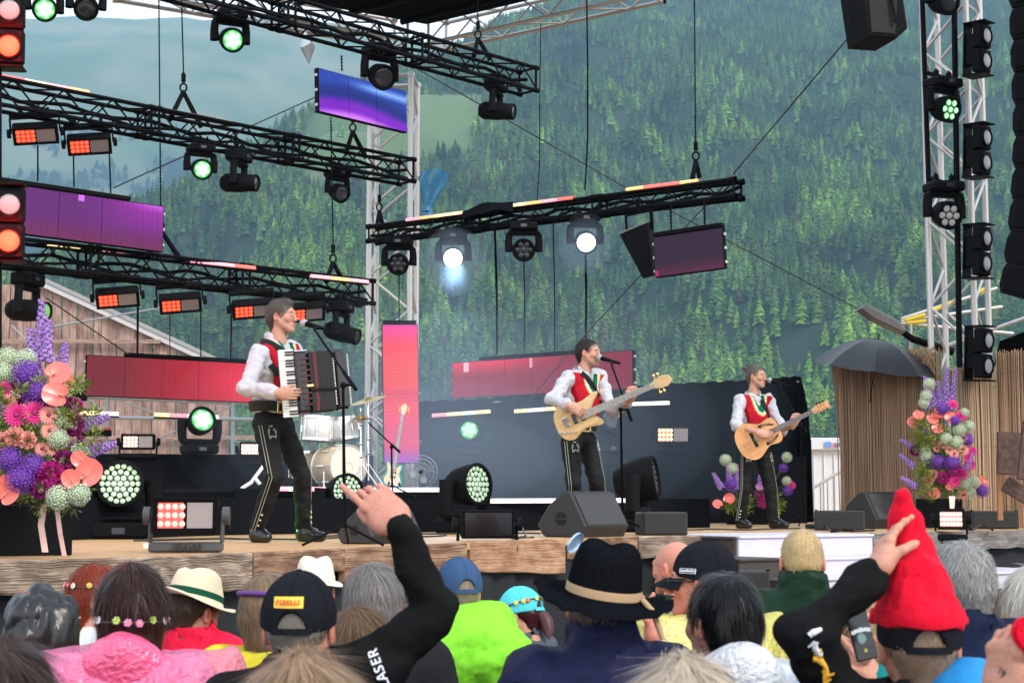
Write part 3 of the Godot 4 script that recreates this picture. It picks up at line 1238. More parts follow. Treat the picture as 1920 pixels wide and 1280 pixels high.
# a wide LED flood in a stirrup: half of its face shows lit diodes, half a diffuser
func flood_panel(label: String, at: Vector3, normal: Vector3, w: float, h: float, led: Material, group: String, hanging := true, full := false, top := Vector3.UP) -> Node3D:
	var t := thing("flood_panel", label, "stage lamp", at, 0.0, group)
	var bs := facing(normal, top)
	t.basis = bs
	var dep := h * 0.55
	var a := Acc.new()
	a.box(Vector3(0, 0, -dep * 0.5), Vector3(w, h, dep), Basis(), 0.02)
	a.box(Vector3(0, 0, -dep * 0.9), Vector3(w * 0.7, h * 0.7, dep * 0.5), Basis(), 0.02)
	obj("housing", a, black_plastic, t)
	var fr := Acc.new()
	for s in [-1.0, 1.0]:
		fr.box(Vector3(0, s * (h * 0.5 - 0.012), 0.008), Vector3(w, 0.024, 0.02), Basis(), 0.004)
		fr.box(Vector3(s * (w * 0.5 - 0.012), 0, 0.008), Vector3(0.024, h - 0.05, 0.02), Basis(), 0.004)
	obj("bezel", fr, black_metal, t)
	var df := Acc.new()
	if not full:
		df.box(Vector3(w * 0.225, 0, 0.003), Vector3(w * 0.45 - 0.02, h - 0.06, 0.006))
		obj("diffuser", df, paint("lamp diffuser", 0.30, 0.25, 0.25, 0.3), t)
	var base := Acc.new()
	base.box(Vector3(-w * 0.225 if not full else 0.0, 0, 0.002), Vector3((w * 0.45 if not full else w * 0.9) - 0.02, h - 0.06, 0.004))
	obj("led_board", base, glow("led board %s" % led.resource_name, led.emission.srgb_to_linear().r * 0.35, led.emission.srgb_to_linear().g * 0.2, led.emission.srgb_to_linear().b * 0.2, led.emission_energy_multiplier), t)
	var nc := 4 if not full else 7
	var nr := 3
	var cw := (w * 0.44 if not full else w * 0.9) / nc
	var ch := (h - 0.06) / nr
	var dm := disc(Acc.new(), Vector3.ZERO, minf(cw, ch) * 0.44, Vector3.BACK, 0.008, 12).mesh()
	for r in nr:
		for c in nc:
			obj("led", dm, led, t).position = Vector3((-w * 0.45 + 0.006 if not full else -w * 0.45) + cw * (c + 0.5), -(h - 0.06) * 0.5 + ch * (r + 0.5), 0.006)
	var y := Acc.new()
	var wd := bs.inverse() * Vector3(0, 1.0 if hanging else -1.0, 0)
	wd.x = 0
	wd = wd.normalized()
	var reach := h * 0.75
	for s in [-1.0, 1.0]:
		var p := Vector3(s * (w * 0.5 + 0.02), 0, -dep * 0.5)
		var b2 := Basis(Vector3.RIGHT, wd, Vector3.RIGHT.cross(wd))
		y.box(p + wd * reach * 0.5, Vector3(0.02, reach, h * 0.3), b2, 0.006)
		y.lathe([Vector2(0, -0.02), Vector2(0.05, -0.02), Vector2(0.05, 0.02), Vector2(0, 0.025)], Transform3D(Basis(Vector3.BACK, -PI * 0.5 * s), p + Vector3(s * 0.02, 0, 0)), 14)
	var b3 := Basis(Vector3.RIGHT, wd, Vector3.RIGHT.cross(wd))
	y.box(Vector3(0, 0, -dep * 0.5) + wd * (reach + h * 0.12), Vector3(w + 0.05, h * 0.28, h * 0.5), b3, 0.012)
	obj("bracket", y, black_plastic, t)
	if hanging:
		var c := Acc.new()
		for s in [-0.3, 0.3]:
			c.box(Vector3(w * s, 0, -dep * 0.5) + wd * (reach + h * 0.36), Vector3(0.04, h * 0.24, 0.05), b3, 0.006)
		obj("clamp", c, black_metal, t)
	return t


func blinder(label: String, at: Vector3, look: Vector3, upper: Material, lower: Material, group: String, s := 1.0) -> Node3D:
	var t := thing("blinder_lamp", label, "stage lamp", at, 0.0, group)
	t.basis = facing(look)
	for k in 2:
		var y := 0.17 * (1 - 2 * k) * s
		var a := Acc.new()
		a.box(Vector3(0, y, -0.07 * s), Vector3(0.27, 0.32, 0.14) * s, Basis(), 0.02 * s)
		var hs := obj("lamp_box", a, black_plastic, t)
		var rim := Acc.new()
		rim.lathe([Vector2(0.125, 0.0), Vector2(0.125, 0.022), Vector2(0.105, 0.03), Vector2(0.098, 0.006)], Transform3D(Basis(Vector3.RIGHT, PI * 0.5), Vector3(0, y, 0)) .scaled_local(Vector3.ONE * s), 24)
		obj("rim", rim, black_metal, hs)
		obj("lens", disc(Acc.new(), Vector3(0, y, 0.006 * s), 0.1 * s, Vector3.BACK, 0.02 * s, 24), upper if k == 0 else lower, hs)
	var f := Acc.new()
	for y in [-0.36, 0.36]:
		f.box(Vector3(0, y * s, -0.12 * s), Vector3(0.27, 0.02, 0.34) * s, Basis(), 0.004)
	f.box(Vector3(0, 0, -0.29 * s), Vector3(0.2, 0.74, 0.02) * s, Basis(), 0.004)
	f.box(Vector3(0.0, 0, -0.2 * s), Vector3(0.16, 0.42, 0.14) * s, Basis(), 0.01)
	obj("bracket", f, black_metal, t)
	return t


# a light bar from a to b made of coloured tubes
func light_bar(label: String, a: Vector3, b: Vector3, tones: Array, r := 0.028) -> void:
	var t := thing("light_bar", label, "light bar", a, 0.0, "coloured light bars on the stage rig")
	var d := b - a
	t.basis = along(d)
	var len := d.length()
	var n := tones.size()
	var ch := Acc.new()
	ch.box(Vector3(len * 0.5, -r * 0.9, 0), Vector3(len, r * 0.7, r * 1.6), Basis(), 0.003)
	obj("channel", ch, black_metal, t)
	for k in n:
		var s := Acc.new()
		s.tube([Vector3(len * k / n + 0.004, 0, 0), Vector3(len * (k + 1) / n - 0.004, 0, 0)], r, 12)
		var c: Color = tones[k]
		obj("segment", s, glow("tube %s" % c.to_html(), c.r, c.g, c.b, 0.62), t)


func picture(w: int, h: int, f: Callable) -> ImageTexture:
	var im := Image.create(w, h, false, Image.FORMAT_RGB8)
	for y in h:
		for x in w:
			im.set_pixel(x, y, f.call((x + 0.5) / w, (y + 0.5) / h))
	return ImageTexture.create_from_image(im)


# a hanging LED screen; four corners seen from the front: top-left, top-right, bottom-left
func led_screen(label: String, tl: Vector3, tr: Vector3, bl: Vector3, f: Callable, cap: Vector2, called := "led_screen") -> Node3D:
	var t := thing(called, label, "LED screen", tl, 0.0, "hanging LED screens")
	var x := (tr - tl).normalized()
	var h := (tl - bl).length()
	var w := (tr - tl).length()
	var y := (tl - bl).normalized()
	var z := x.cross(y).normalized()
	y = z.cross(x)
	t.basis = Basis(x, y, z)
	var m := StandardMaterial3D.new()
	m.resource_name = "screen " + label
	m.albedo_color = lin(0.02, 0.02, 0.022)
	m.roughness = 0.9
	m.metallic_specular = 0.1
	m.emission_enabled = true
	m.emission = Color.BLACK
	m.emission_texture = picture(160, 80, func(u: float, v: float): return f.call(u, v) * (0.86 + 0.14 * float(int(v * 80.0) % 2)) * (0.96 + 0.04 * sin(u * 1234.0)))
	m.emission_energy_multiplier = 0.85
	var p := Acc.new()
	p.quad(Vector3(0, 0, 0.004), Vector3(w, 0, 0.004), Vector3(w, -h, 0.004), Vector3(0, -h, 0.004))
	obj("display", p, m, t)
	var b := Acc.new()
	b.box(Vector3(w * 0.5, -h * 0.5, -0.035), Vector3(w + 0.02, h + 0.02, 0.07), Basis(), 0.006)
	obj("cabinet", b, black_plastic, t)
	if cap.y > cap.x:
		var c := Acc.new()
		c.box(Vector3(w * (cap.x + cap.y) * 0.5, 0.04, -0.035), Vector3(w * (cap.y - cap.x), 0.05, 0.09), Basis(), 0.006)
		obj("hanging_bar", c, black_metal, t)
	for k in range(1, int(w / 0.5)):
		obj("panel_joint", Acc.new().box(Vector3(0.5 * k, -h * 0.5, 0.004), Vector3(0.004, h, 0.003)), black_metal, t)
	for k in 3:
		for e in [0.0, 1.0]:
			var nb := Acc.new()
			nb.box(Vector3(w * e + (0.02 if e > 0 else -0.02), -h * (0.15 + 0.35 * k), -0.03), Vector3(0.02, 0.035, 0.04), Basis(), 0.004)
			obj("latch", nb, silver, t)
	return t


func cable(called: String, label: String, pts: Array, r: float, m: Material, group := "cables of the stage rig", chain := false) -> void:
	var a := Acc.new()
	var all := []
	var rad := []
	if chain:
		for k in pts.size() - 1:
			var n := maxi(2, int((pts[k + 1] - pts[k]).length() / 0.022))
			for q in n:
				all.append(pts[k].lerp(pts[k + 1], float(q) / n) - pts[0])
				rad.append(r if q % 2 == 0 else r * 0.4)
	else:
		for p in pts:
			all.append(p - pts[0])
			rad.append(r)
	a.tube(all, rad, 6)
	var o := obj(called, a, m)
	o.position = pts[0]
	tag(o, label, "chain" if chain else "cable", group)


# a black fabric sling: two legs from a hook down round the truss
func sling(label: String, hook: Vector3, left: Vector3, right: Vector3, chain_top: Vector3) -> void:
	var t := thing("chain_hoist_sling", label, "lifting sling", hook, 0.0, "slings that carry the trusses")
	for p in [left, right]:
		var a := Acc.new()
		a.tube([Vector3.ZERO, p - hook], [0.026, 0.032], 8)
		obj("sling_leg", a, black_cloth, t)
	var h := Acc.new()
	var pts := []
	for k in 13:
		pts.append(Vector3(cos(TAU * k / 12.0) * 0.04, 0.05 + sin(TAU * k / 12.0) * 0.05, 0))
	h.tube(pts, 0.012, 6)
	obj("hook", h, black_metal, t)
	var bl := Acc.new()
	bl.box(Vector3(0, 0.17, 0), Vector3(0.05, 0.11, 0.05), Basis(), 0.01)
	obj("hook_block", bl, black_metal, t)
	var c := Acc.new()
	var all := []
	var rad := []
	var n := int((chain_top - hook).length() / 0.022)
	for q in n:
		all.append(Vector3(0, 0.2, 0).lerp(chain_top - hook, float(q) / n))
		rad.append(0.013 if q % 2 == 0 else 0.005)
	c.tube(all, rad, 6)
	obj("chain", c, black_metal, t)


func lamps() -> void:
	var dark_lens := paint("dark lens", 0.05, 0.055, 0.06, 0.08)
	dark_lens.metallic = 0.4
	var green := glow("green white lens", 1, 1, 1, 0.62)
	green.emission = Color.BLACK
	green.emission_texture = picture(48, 32, func(u: float, v: float):
		var c := Color(0.15, 0.75, 0.25).lerp(Color(0.85, 1.0, 0.88), smoothstep(0.1, 0.45, v + 0.1 * sin(u * 38.0)))
		return c)
	green.albedo_color = lin(0.1, 0.12, 0.1)
	var white := glow("white lens", 0.8, 0.9, 1.0, 9.0)
	var blue := glow("blue white lens", 0.7, 0.78, 1.0, 5.0)
	var red := glow("red led", 1.0, 0.10, 0.045, 0.75)
	var warm := glow("warm led", 1.0, 0.72, 0.55, 0.75)
	var gl := "moving head lamps under the trusses"
	# the large profile heads
	moving_head("black profile head pointing sideways under the middle truss beside a green-lit head", p3(-3.216,5.897,-18.6), Vector3(1, -0.06, 0.25), "spot", dark_lens, gl, 1.0)
	moving_head("black profile head hanging under the end of the top truss", p3(-0.199,7.004,-19.6), Vector3(1, -0.12, 0.3), "spot", dark_lens, gl, 1.0)
	moving_head("black profile head over the tall purple larkspur", p3(-5.296,4.274,-17.4), Vector3(1, -0.1, 0.3), "spot", glow("greenish lens", 0.12, 0.3, 0.08, 0.5), gl, 1.08)
	moving_head("grey-lit profile head under the end of the lowest truss above the drum kit", p3(-2.098,4.231,-19.6), Vector3(1, -0.3, 0.35), "spot", dark_lens, gl, 1.0)
	# compact wash heads
	moving_head("small head with a green-white lens under the top truss", p3(-3.058,7.081,-17), Vector3(0.5, -0.42, 1), "wash", green, gl, 1.05)
	moving_head("small head with a green-white lens under the middle truss", p3(-3.611,5.9,-18.3), Vector3(0.5, -0.35, 1), "wash", green, gl, 0.95)
	moving_head("dark small head under the end of the middle truss beside the lattice tower", p3(-2.228,5.994,-20.2), Vector3(0.8, -0.5, 0.8), "wash", dark_lens, gl, 0.95)
	moving_head("dark small head above the blue and purple screen", p3(-1.577,7.18,-18.7), Vector3(0.6, -0.5, 0.9), "wash", dark_lens, gl, 1.2)
	moving_head("green-lensed head high over the top red stage lamp", p3(-5.096,7.427,-17), Vector3(0.5, -0.5, 1), "wash", green, gl, 1.05)
	moving_head("dark head cut off by the sky, high over the middle truss", p3(-4.687,7.517,-17.2), Vector3(0.3, -0.8, 1), "wash", dark_lens, gl, 1.05)
	var rg := "wash heads under the slim truss"
	moving_head("unlit seven-lens wash head in front of the lattice tower", p3(-1.531,5.333,-21.5), Vector3(-0.05, -0.35, 1), "wash", dark_lens, rg, 1.15, true, 7)
	moving_head("brilliant white wash head shining under the slim truss", p3(-0.773,5.312,-20.9), Vector3(-0.0, -0.2, 1), "wash", white, rg, 1.15)
	moving_head("unlit seven-lens wash head between two lit ones", p3(0.15,5.335,-20.3), Vector3(0.0, -0.32, 1), "wash", dark_lens, rg, 1.15, true, 7)
	moving_head("bluish-white lit wash head near the hanging wedge loudspeaker", p3(0.913,5.349,-19.8), Vector3(0.1, -0.4, 1), "wash", blue, rg, 1.12)
	var vg := "wash heads on the lamp ladder"
	moving_head("dark wash head on the topmost rung of the lamp ladder", p3(4.95,7.859,-18), Vector3(0.5, -0.3, 0.9), "wash", dark_lens, vg, 1.2)
	moving_head("green-lit seven-lens wash head on the lamp ladder", p3(4.935,6.603,-18), Vector3(0.5, -0.3, 0.9), "wash", green, vg, 1.2, true, 7)
	moving_head("unlit seven-lens wash head on the lowest rung of the lamp ladder", p3(4.915,5.4,-18), Vector3(0.25, -0.35, 1), "wash", glow("pale lens", 0.25, 0.25, 0.25, 0.3), vg, 1.25, true, 7)
	# the many-lensed heads on the deck
	var kg := "big honeycomb heads standing on the deck"
	var pale := glow("pale green lens", 0.36, 0.5, 0.34, 0.4)
	moving_head("big honeycomb lamp lit pale green beside the large flower arrangement", p3(-3.056,1.5,-12.627), Vector3(0.12, 0.12, 1), "wash", pale, kg, 1.42, false, 37)
	moving_head("big honeycomb lamp turned sideways behind the dark flood box", p3(-0.427,1.5,-14.727), Vector3(0.72, 0.08, 0.62), "wash", pale, kg, 1.5, false, 37)
	moving_head("big honeycomb lamp turned away behind the green-lit floor monitor", p3(1.207,1.5,-15.5), Vector3(0.8, 0.12, 0.2), "wash", dark_lens, kg, 1.7, false, 37)
	moving_head("dark honeycomb lamp behind the raised hand", p3(-1.608,1.5,-15.233), Vector3(0.5, 0.1, 0.9), "wash", pale, kg, 1.3, false, 37)
	var bg := "small heads on the rear platforms"
	moving_head("green-lit head on the rear platform in front of the barn", p3(-3.95,2.386,-20.3), Vector3(0.45, 0.28, 0.9), "wash", green, bg, 1.35, false)
	moving_head("green-lit head on the rear platform in front of the black drape", p3(-0.599,2.423,-22.6), Vector3(0.0, 0.1, 1), "wash", green, bg, 1.2, false)
	moving_head("dark head on the rear platform behind the bass player", p3(1.266,2.449,-22.2), Vector3(0.7, 0.2, 0.8), "wash", dark_lens, bg, 1.5, false)

	# flood panels
	var fg := "flood panels hung from the trusses"
	var down := Vector3(0.22, -0.72, 0.66)
	for p in [["red-lit flood panel at the start of the middle truss, over the purple screen", p3(-5.199,5.759,-17.2)], ["red-lit flood panel second along the middle truss, over the purple screen", p3(-4.715,5.731,-17.6)], ["red-lit flood panel under the lowest truss, first after the profile head", p3(-4.457,4.056,-18)], ["red-lit flood panel under the lowest truss, between two others", p3(-3.828,4.044,-18.4)], ["red-lit flood panel under the lowest truss, just behind the accordionist's head", p3(-3.072,4.035,-18.9)], ["red-lit flood panel under the lowest truss, beside the accordionist's face", p3(-2.504,4.044,-19.3)]]:
		flood_panel(p[0], p[1], down, 0.48, 0.22, red, fg, true, false, Vector3(0.15, 0.6, 1))
	var sg := "flood panels standing on platforms"
	flood_panel("half-lit warm flood panel on the rear platform by the barn", p3(-4.727,2.54,-20.3), Vector3(0.12, -0.02, 1), 0.42, 0.2, warm, sg, false)
	flood_panel("bright warm flood panel on the rear platform beside the accordionist's hip", p3(-3.319,2.456,-20.6), Vector3(0.1, 0.0, 1), 0.34, 0.19, glow("bright led", 1.0, 0.86, 0.7, 0.9), sg, false, true)
	flood_panel("half-lit amber flood panel on the rear platform before the black drape", p3(2.225,2.706,-22.2), Vector3(0.0, -0.05, 1), 0.48, 0.24, glow("amber led", 1.0, 0.72, 0.4, 0.8), sg, false)
	flood_panel("small bright flood lamp at the foot of the reed screens' flowers", p3(4.189,1.623,-15.4), Vector3(-0.25, 0.0, 1), 0.25, 0.2, glow("bright led", 1.0, 0.86, 0.7, 0.9), sg, false, true)

	# blinders
	var vg2 := "two-lamp blinders on the silver tower"
	var off_lens := paint("ribbed lens", 0.36, 0.36, 0.38, 0.25)
	for p in [[90, "two-lamp blinder on the silver tower, topmost of four"], [281, "two-lamp blinder on the silver tower, second of four from the top"], [470, "two-lamp blinder on the silver tower, third of four from the top"], [662, "two-lamp blinder on the silver tower, lowest of four, over the reed screens"]]:
		var pos: Vector3 = {90: p3(5.385,6.908,-17.8), 281: p3(5.351,5.733,-17.8), 470: p3(5.317,4.584,-17.8), 662: p3(5.301,3.432,-17.8)}[p[0]]
		blinder(p[1], pos, Vector3(0.66, -0.05, 0.75), off_lens, off_lens, vg2, 0.84)
	var hot := glow("hot red lens", 1.0, 0.07, 0.03, 1.5)
	var lb := "two-lamp blinders with one red lamp"
	for p in [["two-lamp blinder with a glowing red lower lamp, above the middle truss", p3(-3.406,4.978,-10.6)], ["two-lamp blinder with a glowing red lower lamp, in front of the purple screen", p3(-3.365,3.645,-10.6)]]:
		var b := blinder(p[0], p[1], Vector3(0.18, -0.1, 1), off_lens, hot, lb, 0.72)
		var l := OmniLight3D.new()
		l.name = "red_lamp_light"
		l.light_color = Color(1.0, 0.12, 0.06)
		l.light_energy = 0.35
		l.light_size = 0.06
		l.omni_range = 30.0
		l.shadow_enabled = true
		b.add_child(l)
		l.position = Vector3(0, -0.122, 0.12)
	var pole := Acc.new()
	pole.tube([p3(-3.532,5.428,-10.7), p3(-3.459,3.144,-10.7), p3(-3.409,1.579,-10.7) * Vector3(1, 0, 1) + Vector3(0, 1.5, 0)], 0.03, 10)
	tag(obj("lamp_pole", pole, black_metal), "black pole carrying the two blinders with red lamps", "pole")

	# coloured bars
	var R := Color(1.0, 0.12, 0.10)
	var O := Color(1.0, 0.42, 0.16)
	var Y := Color(1.0, 0.75, 0.35)
	var K := Color(1.0, 0.30, 0.36)
	var W := Color(1.0, 0.88, 0.9)
	var U := Color(0.85, 0.62, 0.9)
	var G := Color(0.7, 0.95, 0.7)
	light_bar("red and yellow light bar on the middle truss beside the upper red lamp", p3(-5.668,6.325,-16.7), p3(-4.71,6.312,-17.5), [R, R, Y, K, O])
	light_bar("yellow and red light bar on the middle truss below its black sling", p3(-4.024,6.291,-18.2), p3(-3.352,6.278,-18.8), [Y, K, K, Y])
	light_bar("yellow fading to pink light bar on the lowest truss, beside the lower red lamp", p3(-5.124,4.608,-17.5), p3(-4.422,4.613,-18.1), [Y, Y, K, K])
	light_bar("pink light bar halfway along the lowest truss", p3(-3.736,4.569,-18.5), p3(-3.07,4.56,-19), [K, K, R])
	light_bar("pale pink light bar at the end of the lowest truss", p3(-2.457,4.52,-19.4), p3(-1.8,4.516,-19.9), [K, O, K])
	light_bar("orange light bar on the slim truss in front of the blue tarpaulin bundle", p3(-1.425,5.564,-21.4), p3(-0.647,5.575,-20.9), [K, O, Y, Y])
	light_bar("orange and red light bar in the middle of the slim truss", p3(0,5.575,-20.4), p3(0.777,5.584,-19.9), [Y, O, K, R])
	light_bar("orange and red light bar at the end of the slim truss above the wedge loudspeaker", p3(1.405,5.588,-19.4), p3(2.23,5.6,-18.9), [O, R, R, O])
	light_bar("white and yellow light bar in front of the barn next to the big flowers", p3(-6.001,2.97,-21.5), p3(-5.296,2.954,-21.6), [Y, Y, W], 0.034)
	light_bar("yellow, pink and green light bar in front of the barn", p3(-4.845,2.952,-21.7), p3(-4.001,2.927,-21.9), [Y, K, U, G], 0.034)
	light_bar("pink and yellow light bar in front of the black drape", p3(-1.146,3.007,-23), p3(-0.303,3.057,-22.8), [K, Y, G, Y], 0.034)
	light_bar("pale yellow light bar in front of the black drape behind the bass player", p3(0.03,3.051,-22.7), p3(0.676,3.091,-22.6), [Y, W, Y], 0.034)
	light_bar("white light bar in front of the black drape beyond the bass player's guitar neck", p3(1.489,3.131,-22.4), p3(2.185,3.141,-22.2), [W, W, W], 0.034)
	light_bar("pink light bar on the drum riser under the bass drum", p3(-2.632,1.921,-17.3), p3(-2.008,1.917,-17.6), [K, W, K], 0.03)
	light_bar("long white light bar on the edge of the drum riser", p3(-1.943,1.912,-17.7), p3(-0.712,1.917,-18.4), [W, W, W], 0.03)
	light_bar("white light bar on the low riser behind the floor monitor", p3(-0.3,1.79,-15.9), p3(1.285,1.796,-16.9), [W, W, W], 0.028)

	# screens
	led_screen("blue and purple LED screen hanging from the top truss", p3(-2.342,7.002,-19), p3(-1.363,7.023,-20.2), p3(-2.322,6.476,-19), func(u: float, v: float):
		var w := v + 0.16 * sin(u * 3.2 + 0.4) - 0.1
		var c := Color(0.12, 0.24, 0.62).lerp(Color(0.07, 0.16, 0.48), smoothstep(0.2, 0.45, w))
		c = c.lerp(Color(0.45, 0.12, 0.72), smoothstep(0.5, 0.75, w)).lerp(Color(0.78, 0.45, 0.9), smoothstep(0.84, 1.02, w))
		return c.lerp(Color(0.5, 0.68, 0.95), clampf(1.0 - absf(v - 0.1 - 0.12 * u) * 7.0, 0.0, 1.0) * smoothstep(0.2, 0.7, u)), Vector2(0, 0))
	led_screen("long purple LED screen under the middle truss", p3(-5.709,5.165,-16.6), p3(-3.962,5.118,-18), p3(-5.692,4.655,-16.6), func(u: float, v: float):
		var c := Color(0.36, 0.10, 0.42).lerp(Color(0.58, 0.13, 0.62), smoothstep(0.5, 1.0, u) * (1.0 - v))
		c = c.lerp(Color(0.40, 0.11, 0.32), smoothstep(0.45, 1.0, v))
		return c.lerp(Color(0.78, 0.35, 0.85), clampf(1.0 - v * 6.0, 0.0, 1.0) * smoothstep(0.75, 1.0, u)).lerp(Color(0.9, 0.5, 0.98), 0.8 if absf(u - 0.56) < 0.015 and v < 0.14 else 0.0), Vector2(0, 0.82))
	led_screen("long red LED screen behind the accordionist", p3(-5.528,3.681,-20.8), p3(-3.373,3.658,-22), p3(-5.515,3.16,-20.8), func(u: float, v: float):
		var c := Color(0.44, 0.15, 0.19).lerp(Color(0.62, 0.12, 0.18), smoothstep(0.1, 0.55, u))
		return c.lerp(Color(0.96, 0.18, 0.30), smoothstep(0.45, 1.0, u) * (1.0 - absf(v - 0.5) * 0.8)), Vector2(0.2, 0.98))
	led_screen("tall vertical pink and red LED screen in front of the lattice tower", p3(-1.819,4.255,-22.4), p3(-1.338,4.266,-22.5), p3(-1.803,2.322,-22.4), func(_u: float, v: float):
		var c := Color(0.95, 0.25, 0.55).lerp(Color(0.98, 0.27, 0.33), smoothstep(0.03, 0.16, v)).lerp(Color(0.94, 0.28, 0.24), smoothstep(0.2, 0.32, v) * (1.0 - smoothstep(0.4, 0.5, v)))
		c = c.lerp(Color(0.84, 0.14, 0.26), smoothstep(0.44, 0.5, v) * (1.0 - smoothstep(0.5, 0.6, v)) * 0.6)
		c = c.lerp(Color(0.97, 0.25, 0.45), smoothstep(0.55, 0.8, v))
		return c.lerp(Color(0.72, 0.3, 0.82), smoothstep(0.86, 1.0, v)), Vector2(0.02, 0.98), "led_screen")
	led_screen("dark red LED screen behind the bass player", p3(-0.881,3.817,-23.6), p3(1.628,3.819,-21.6), p3(-0.879,3.305,-23.6), func(u: float, v: float):
		var c := Color(0.60, 0.13, 0.21).lerp(Color(0.48, 0.12, 0.2), u)
		c = c.lerp(Color(0.92, 0.16, 0.28), clampf(1.0 - v * 2.4, 0.0, 1.0) * (1.0 - smoothstep(0.2, 0.75, u)))
		if v < 0.27 and (absf(u - 0.085) < 0.016 or absf(u - 0.46) < 0.01):
			c = Color(0.95, 0.75, 0.8).lerp(Color(0.85, 0.4, 0.5), u)
		return c, Vector2(0.16, 0.8))
	led_screen("small dark maroon LED screen beside the hanging wedge loudspeaker", p3(1.68,4.894,-18.8), p3(2.424,4.93,-18.3), p3(1.688,4.429,-18.8), func(u: float, v: float):
		var c := Color(0.16, 0.10, 0.18).lerp(Color(0.30, 0.11, 0.22), smoothstep(0.6, 1.0, v))
		return c.lerp(Color(0.6, 0.14, 0.32), 1.0 if u < 0.05 and v > 0.85 else 0.0), Vector2(0.0, 1.0))


func rigging() -> void:
	var steel := paint("dark steel rope", 0.03, 0.032, 0.035, 0.5, 0.3)
	sling("black sling and chain lifting the middle truss", p3(-3.932,6.661,-18.8), p3(-3.976,6.202,-18.3), p3(-3.707,6.232,-18.8), p3(-3.985,7.984,-18.8))
	sling("black sling and chain lifting the lowest truss", p3(-2.231,4.75,-19.8), p3(-2.292,4.482,-19.6), p3(-2.104,4.51,-20), p3(-2.279,6.619,-19.8))
	sling("black sling lifting the end of the middle truss beside the lattice tower", p3(-2.083,6.601,-20.6), p3(-2.149,6.259,-20.4), p3(-1.924,6.29,-20.8), p3(-2.088,7.141,-20.6))
	sling("black sling lifting the end of the top truss", p3(-0.435,7.666,-20), p3(-0.484,7.373,-19.8), p3(-0.273,7.416,-20.1), p3(-0.444,8.309,-20))
	sling("black sling and chain lifting the end of the slim truss", p3(2.224,5.896,-19.1), p3(2.172,5.653,-19), p3(2.279,5.7,-19.2), p3(2.23,8.083,-19.1))
	sling("black sling behind the purple screen, round the lowest truss", p3(-4.126,4.962,-18.6), p3(-4.177,4.573,-18.2), p3(-3.868,4.584,-18.6), p3(-4.254,7.984,-18.8))
	sling("black sling at the end of the slim truss in front of the lattice tower", p3(-1.843,5.805,-22), p3(-1.87,5.563,-21.9), p3(-1.79,5.587,-22), p3(-1.846,6.18,-22))
	cable("power_cable", "black cable falling to the middle of the slim truss", [p3(0.956,8.379,-20), p3(0.964,7.332,-20), p3(0.96,6.364,-20), p3(0.923,5.706,-20)], 0.012, black_metal)
	cable("power_cable", "thin cable falling to the slim truss beside the thicker one", [p3(0.375,7.976,-20.4), p3(0.359,6.878,-20.4), p3(0.358,6.175,-20.4), p3(0.323,5.631,-20.4)], 0.007, black_metal)
	cable("guy_wire", "long steel wire sloping across the forest down to the flood lamp", [p3(-1.54,7.606,-20.6), p3(1.478,5.812,-20.4), p3(4.378,4.224,-20.2)], 0.009, steel)
	cable("guy_wire", "steel wire from the hanging loudspeaker down to the slim truss", [p3(3.702,6.856,-17), p3(2.603,5.623,-18.6)], 0.009, steel)
	cable("guy_wire", "steel wire from the slim truss down behind the bass player", [p3(2.659,5.679,-19), p3(1.02,4.062,-21.5), p3(-0.427,2.485,-23.4)], 0.008, steel)
	cable("guy_wire", "steel wire sloping down to the end of the purple screen", [p3(-2.171,7.055,-20), p3(-4.587,5.378,-18.2)], 0.009, steel)
	cable("guy_wire", "steel wire sloping across the barn gable to the red screen", [p3(-5.271,4.08,-18), p3(-4.994,3.695,-20.8)], 0.008, steel)
	var k := 0
	for p in [[p3(-0.224,5.352,-20.8), p3(-0.215,3.897,-23)], [p3(0.152,4.954,-20.6), p3(0.173,3.875,-22.6)], [p3(0.523,5.332,-20.2), p3(0.598,3.902,-22.4)], [p3(0.926,4.93,-20), p3(1.013,3.879,-22)]]:
		cable("hanging_cable", "%s black cable from the slim truss down to the dark red screen" % ["first", "second", "third", "fourth"][k], [p[0], p[0].lerp(p[1], 0.5) + Vector3(0.01, 0, 0), p[1]], [0.016, 0.008, 0.008, 0.016][k], black_metal)
		k += 1
	k = 0
	for p in [[p3(-5.112,5.608,-17), p3(-5.13,5.232,-17.1)], [p3(-4.808,5.58,-17.3), p3(-4.82,5.233,-17.4)], [p3(-4.494,5.694,-17.6), p3(-4.49,5.219,-17.7)]]:
		cable("hanging_wire", "%s wire holding the long purple screen" % ["first", "second", "third"][k], [p[0], p[1]], 0.009, black_metal, "wires that hold screens")
		k += 1
	k = 0
	for p in [[p3(-4.277,4.167,-18.2), p3(-4.947,3.723,-21.1)], [p3(-3.971,3.944,-18.5), p3(-4.56,3.712,-21.3)], [p3(-3.655,4.156,-18.7), p3(-4.186,3.702,-21.5)], [p3(-3.343,4.13,-19), p3(-3.82,3.705,-21.7)]]:
		cable("hanging_wire", "%s wire holding the long red screen behind the accordionist" % ["first", "second", "third", "fourth"][k], [p[0], p[1]], [0.014, 0.006, 0.008, 0.011][k], black_metal, "wires that hold screens")
		k += 1
	k = 0
	for p in [[p3(1.886,5.278,-18.8), p3(1.879,4.916,-18.7)], [p3(2.261,5.305,-18.6), p3(2.245,4.937,-18.45)]]:
		cable("hanging_chain", "%s chain holding the small maroon screen" % ["first", "second"][k], [p[0], p[1]], 0.018, black_metal, "chains that hold screens", true)
		k += 1
	cable("hanging_chain", "chain holding the tall vertical screen", [p3(-1.578,5.049,-22.2), p3(-1.588,4.28,-22.42)], 0.012, black_metal, "chains that hold screens", true)
	k = 0
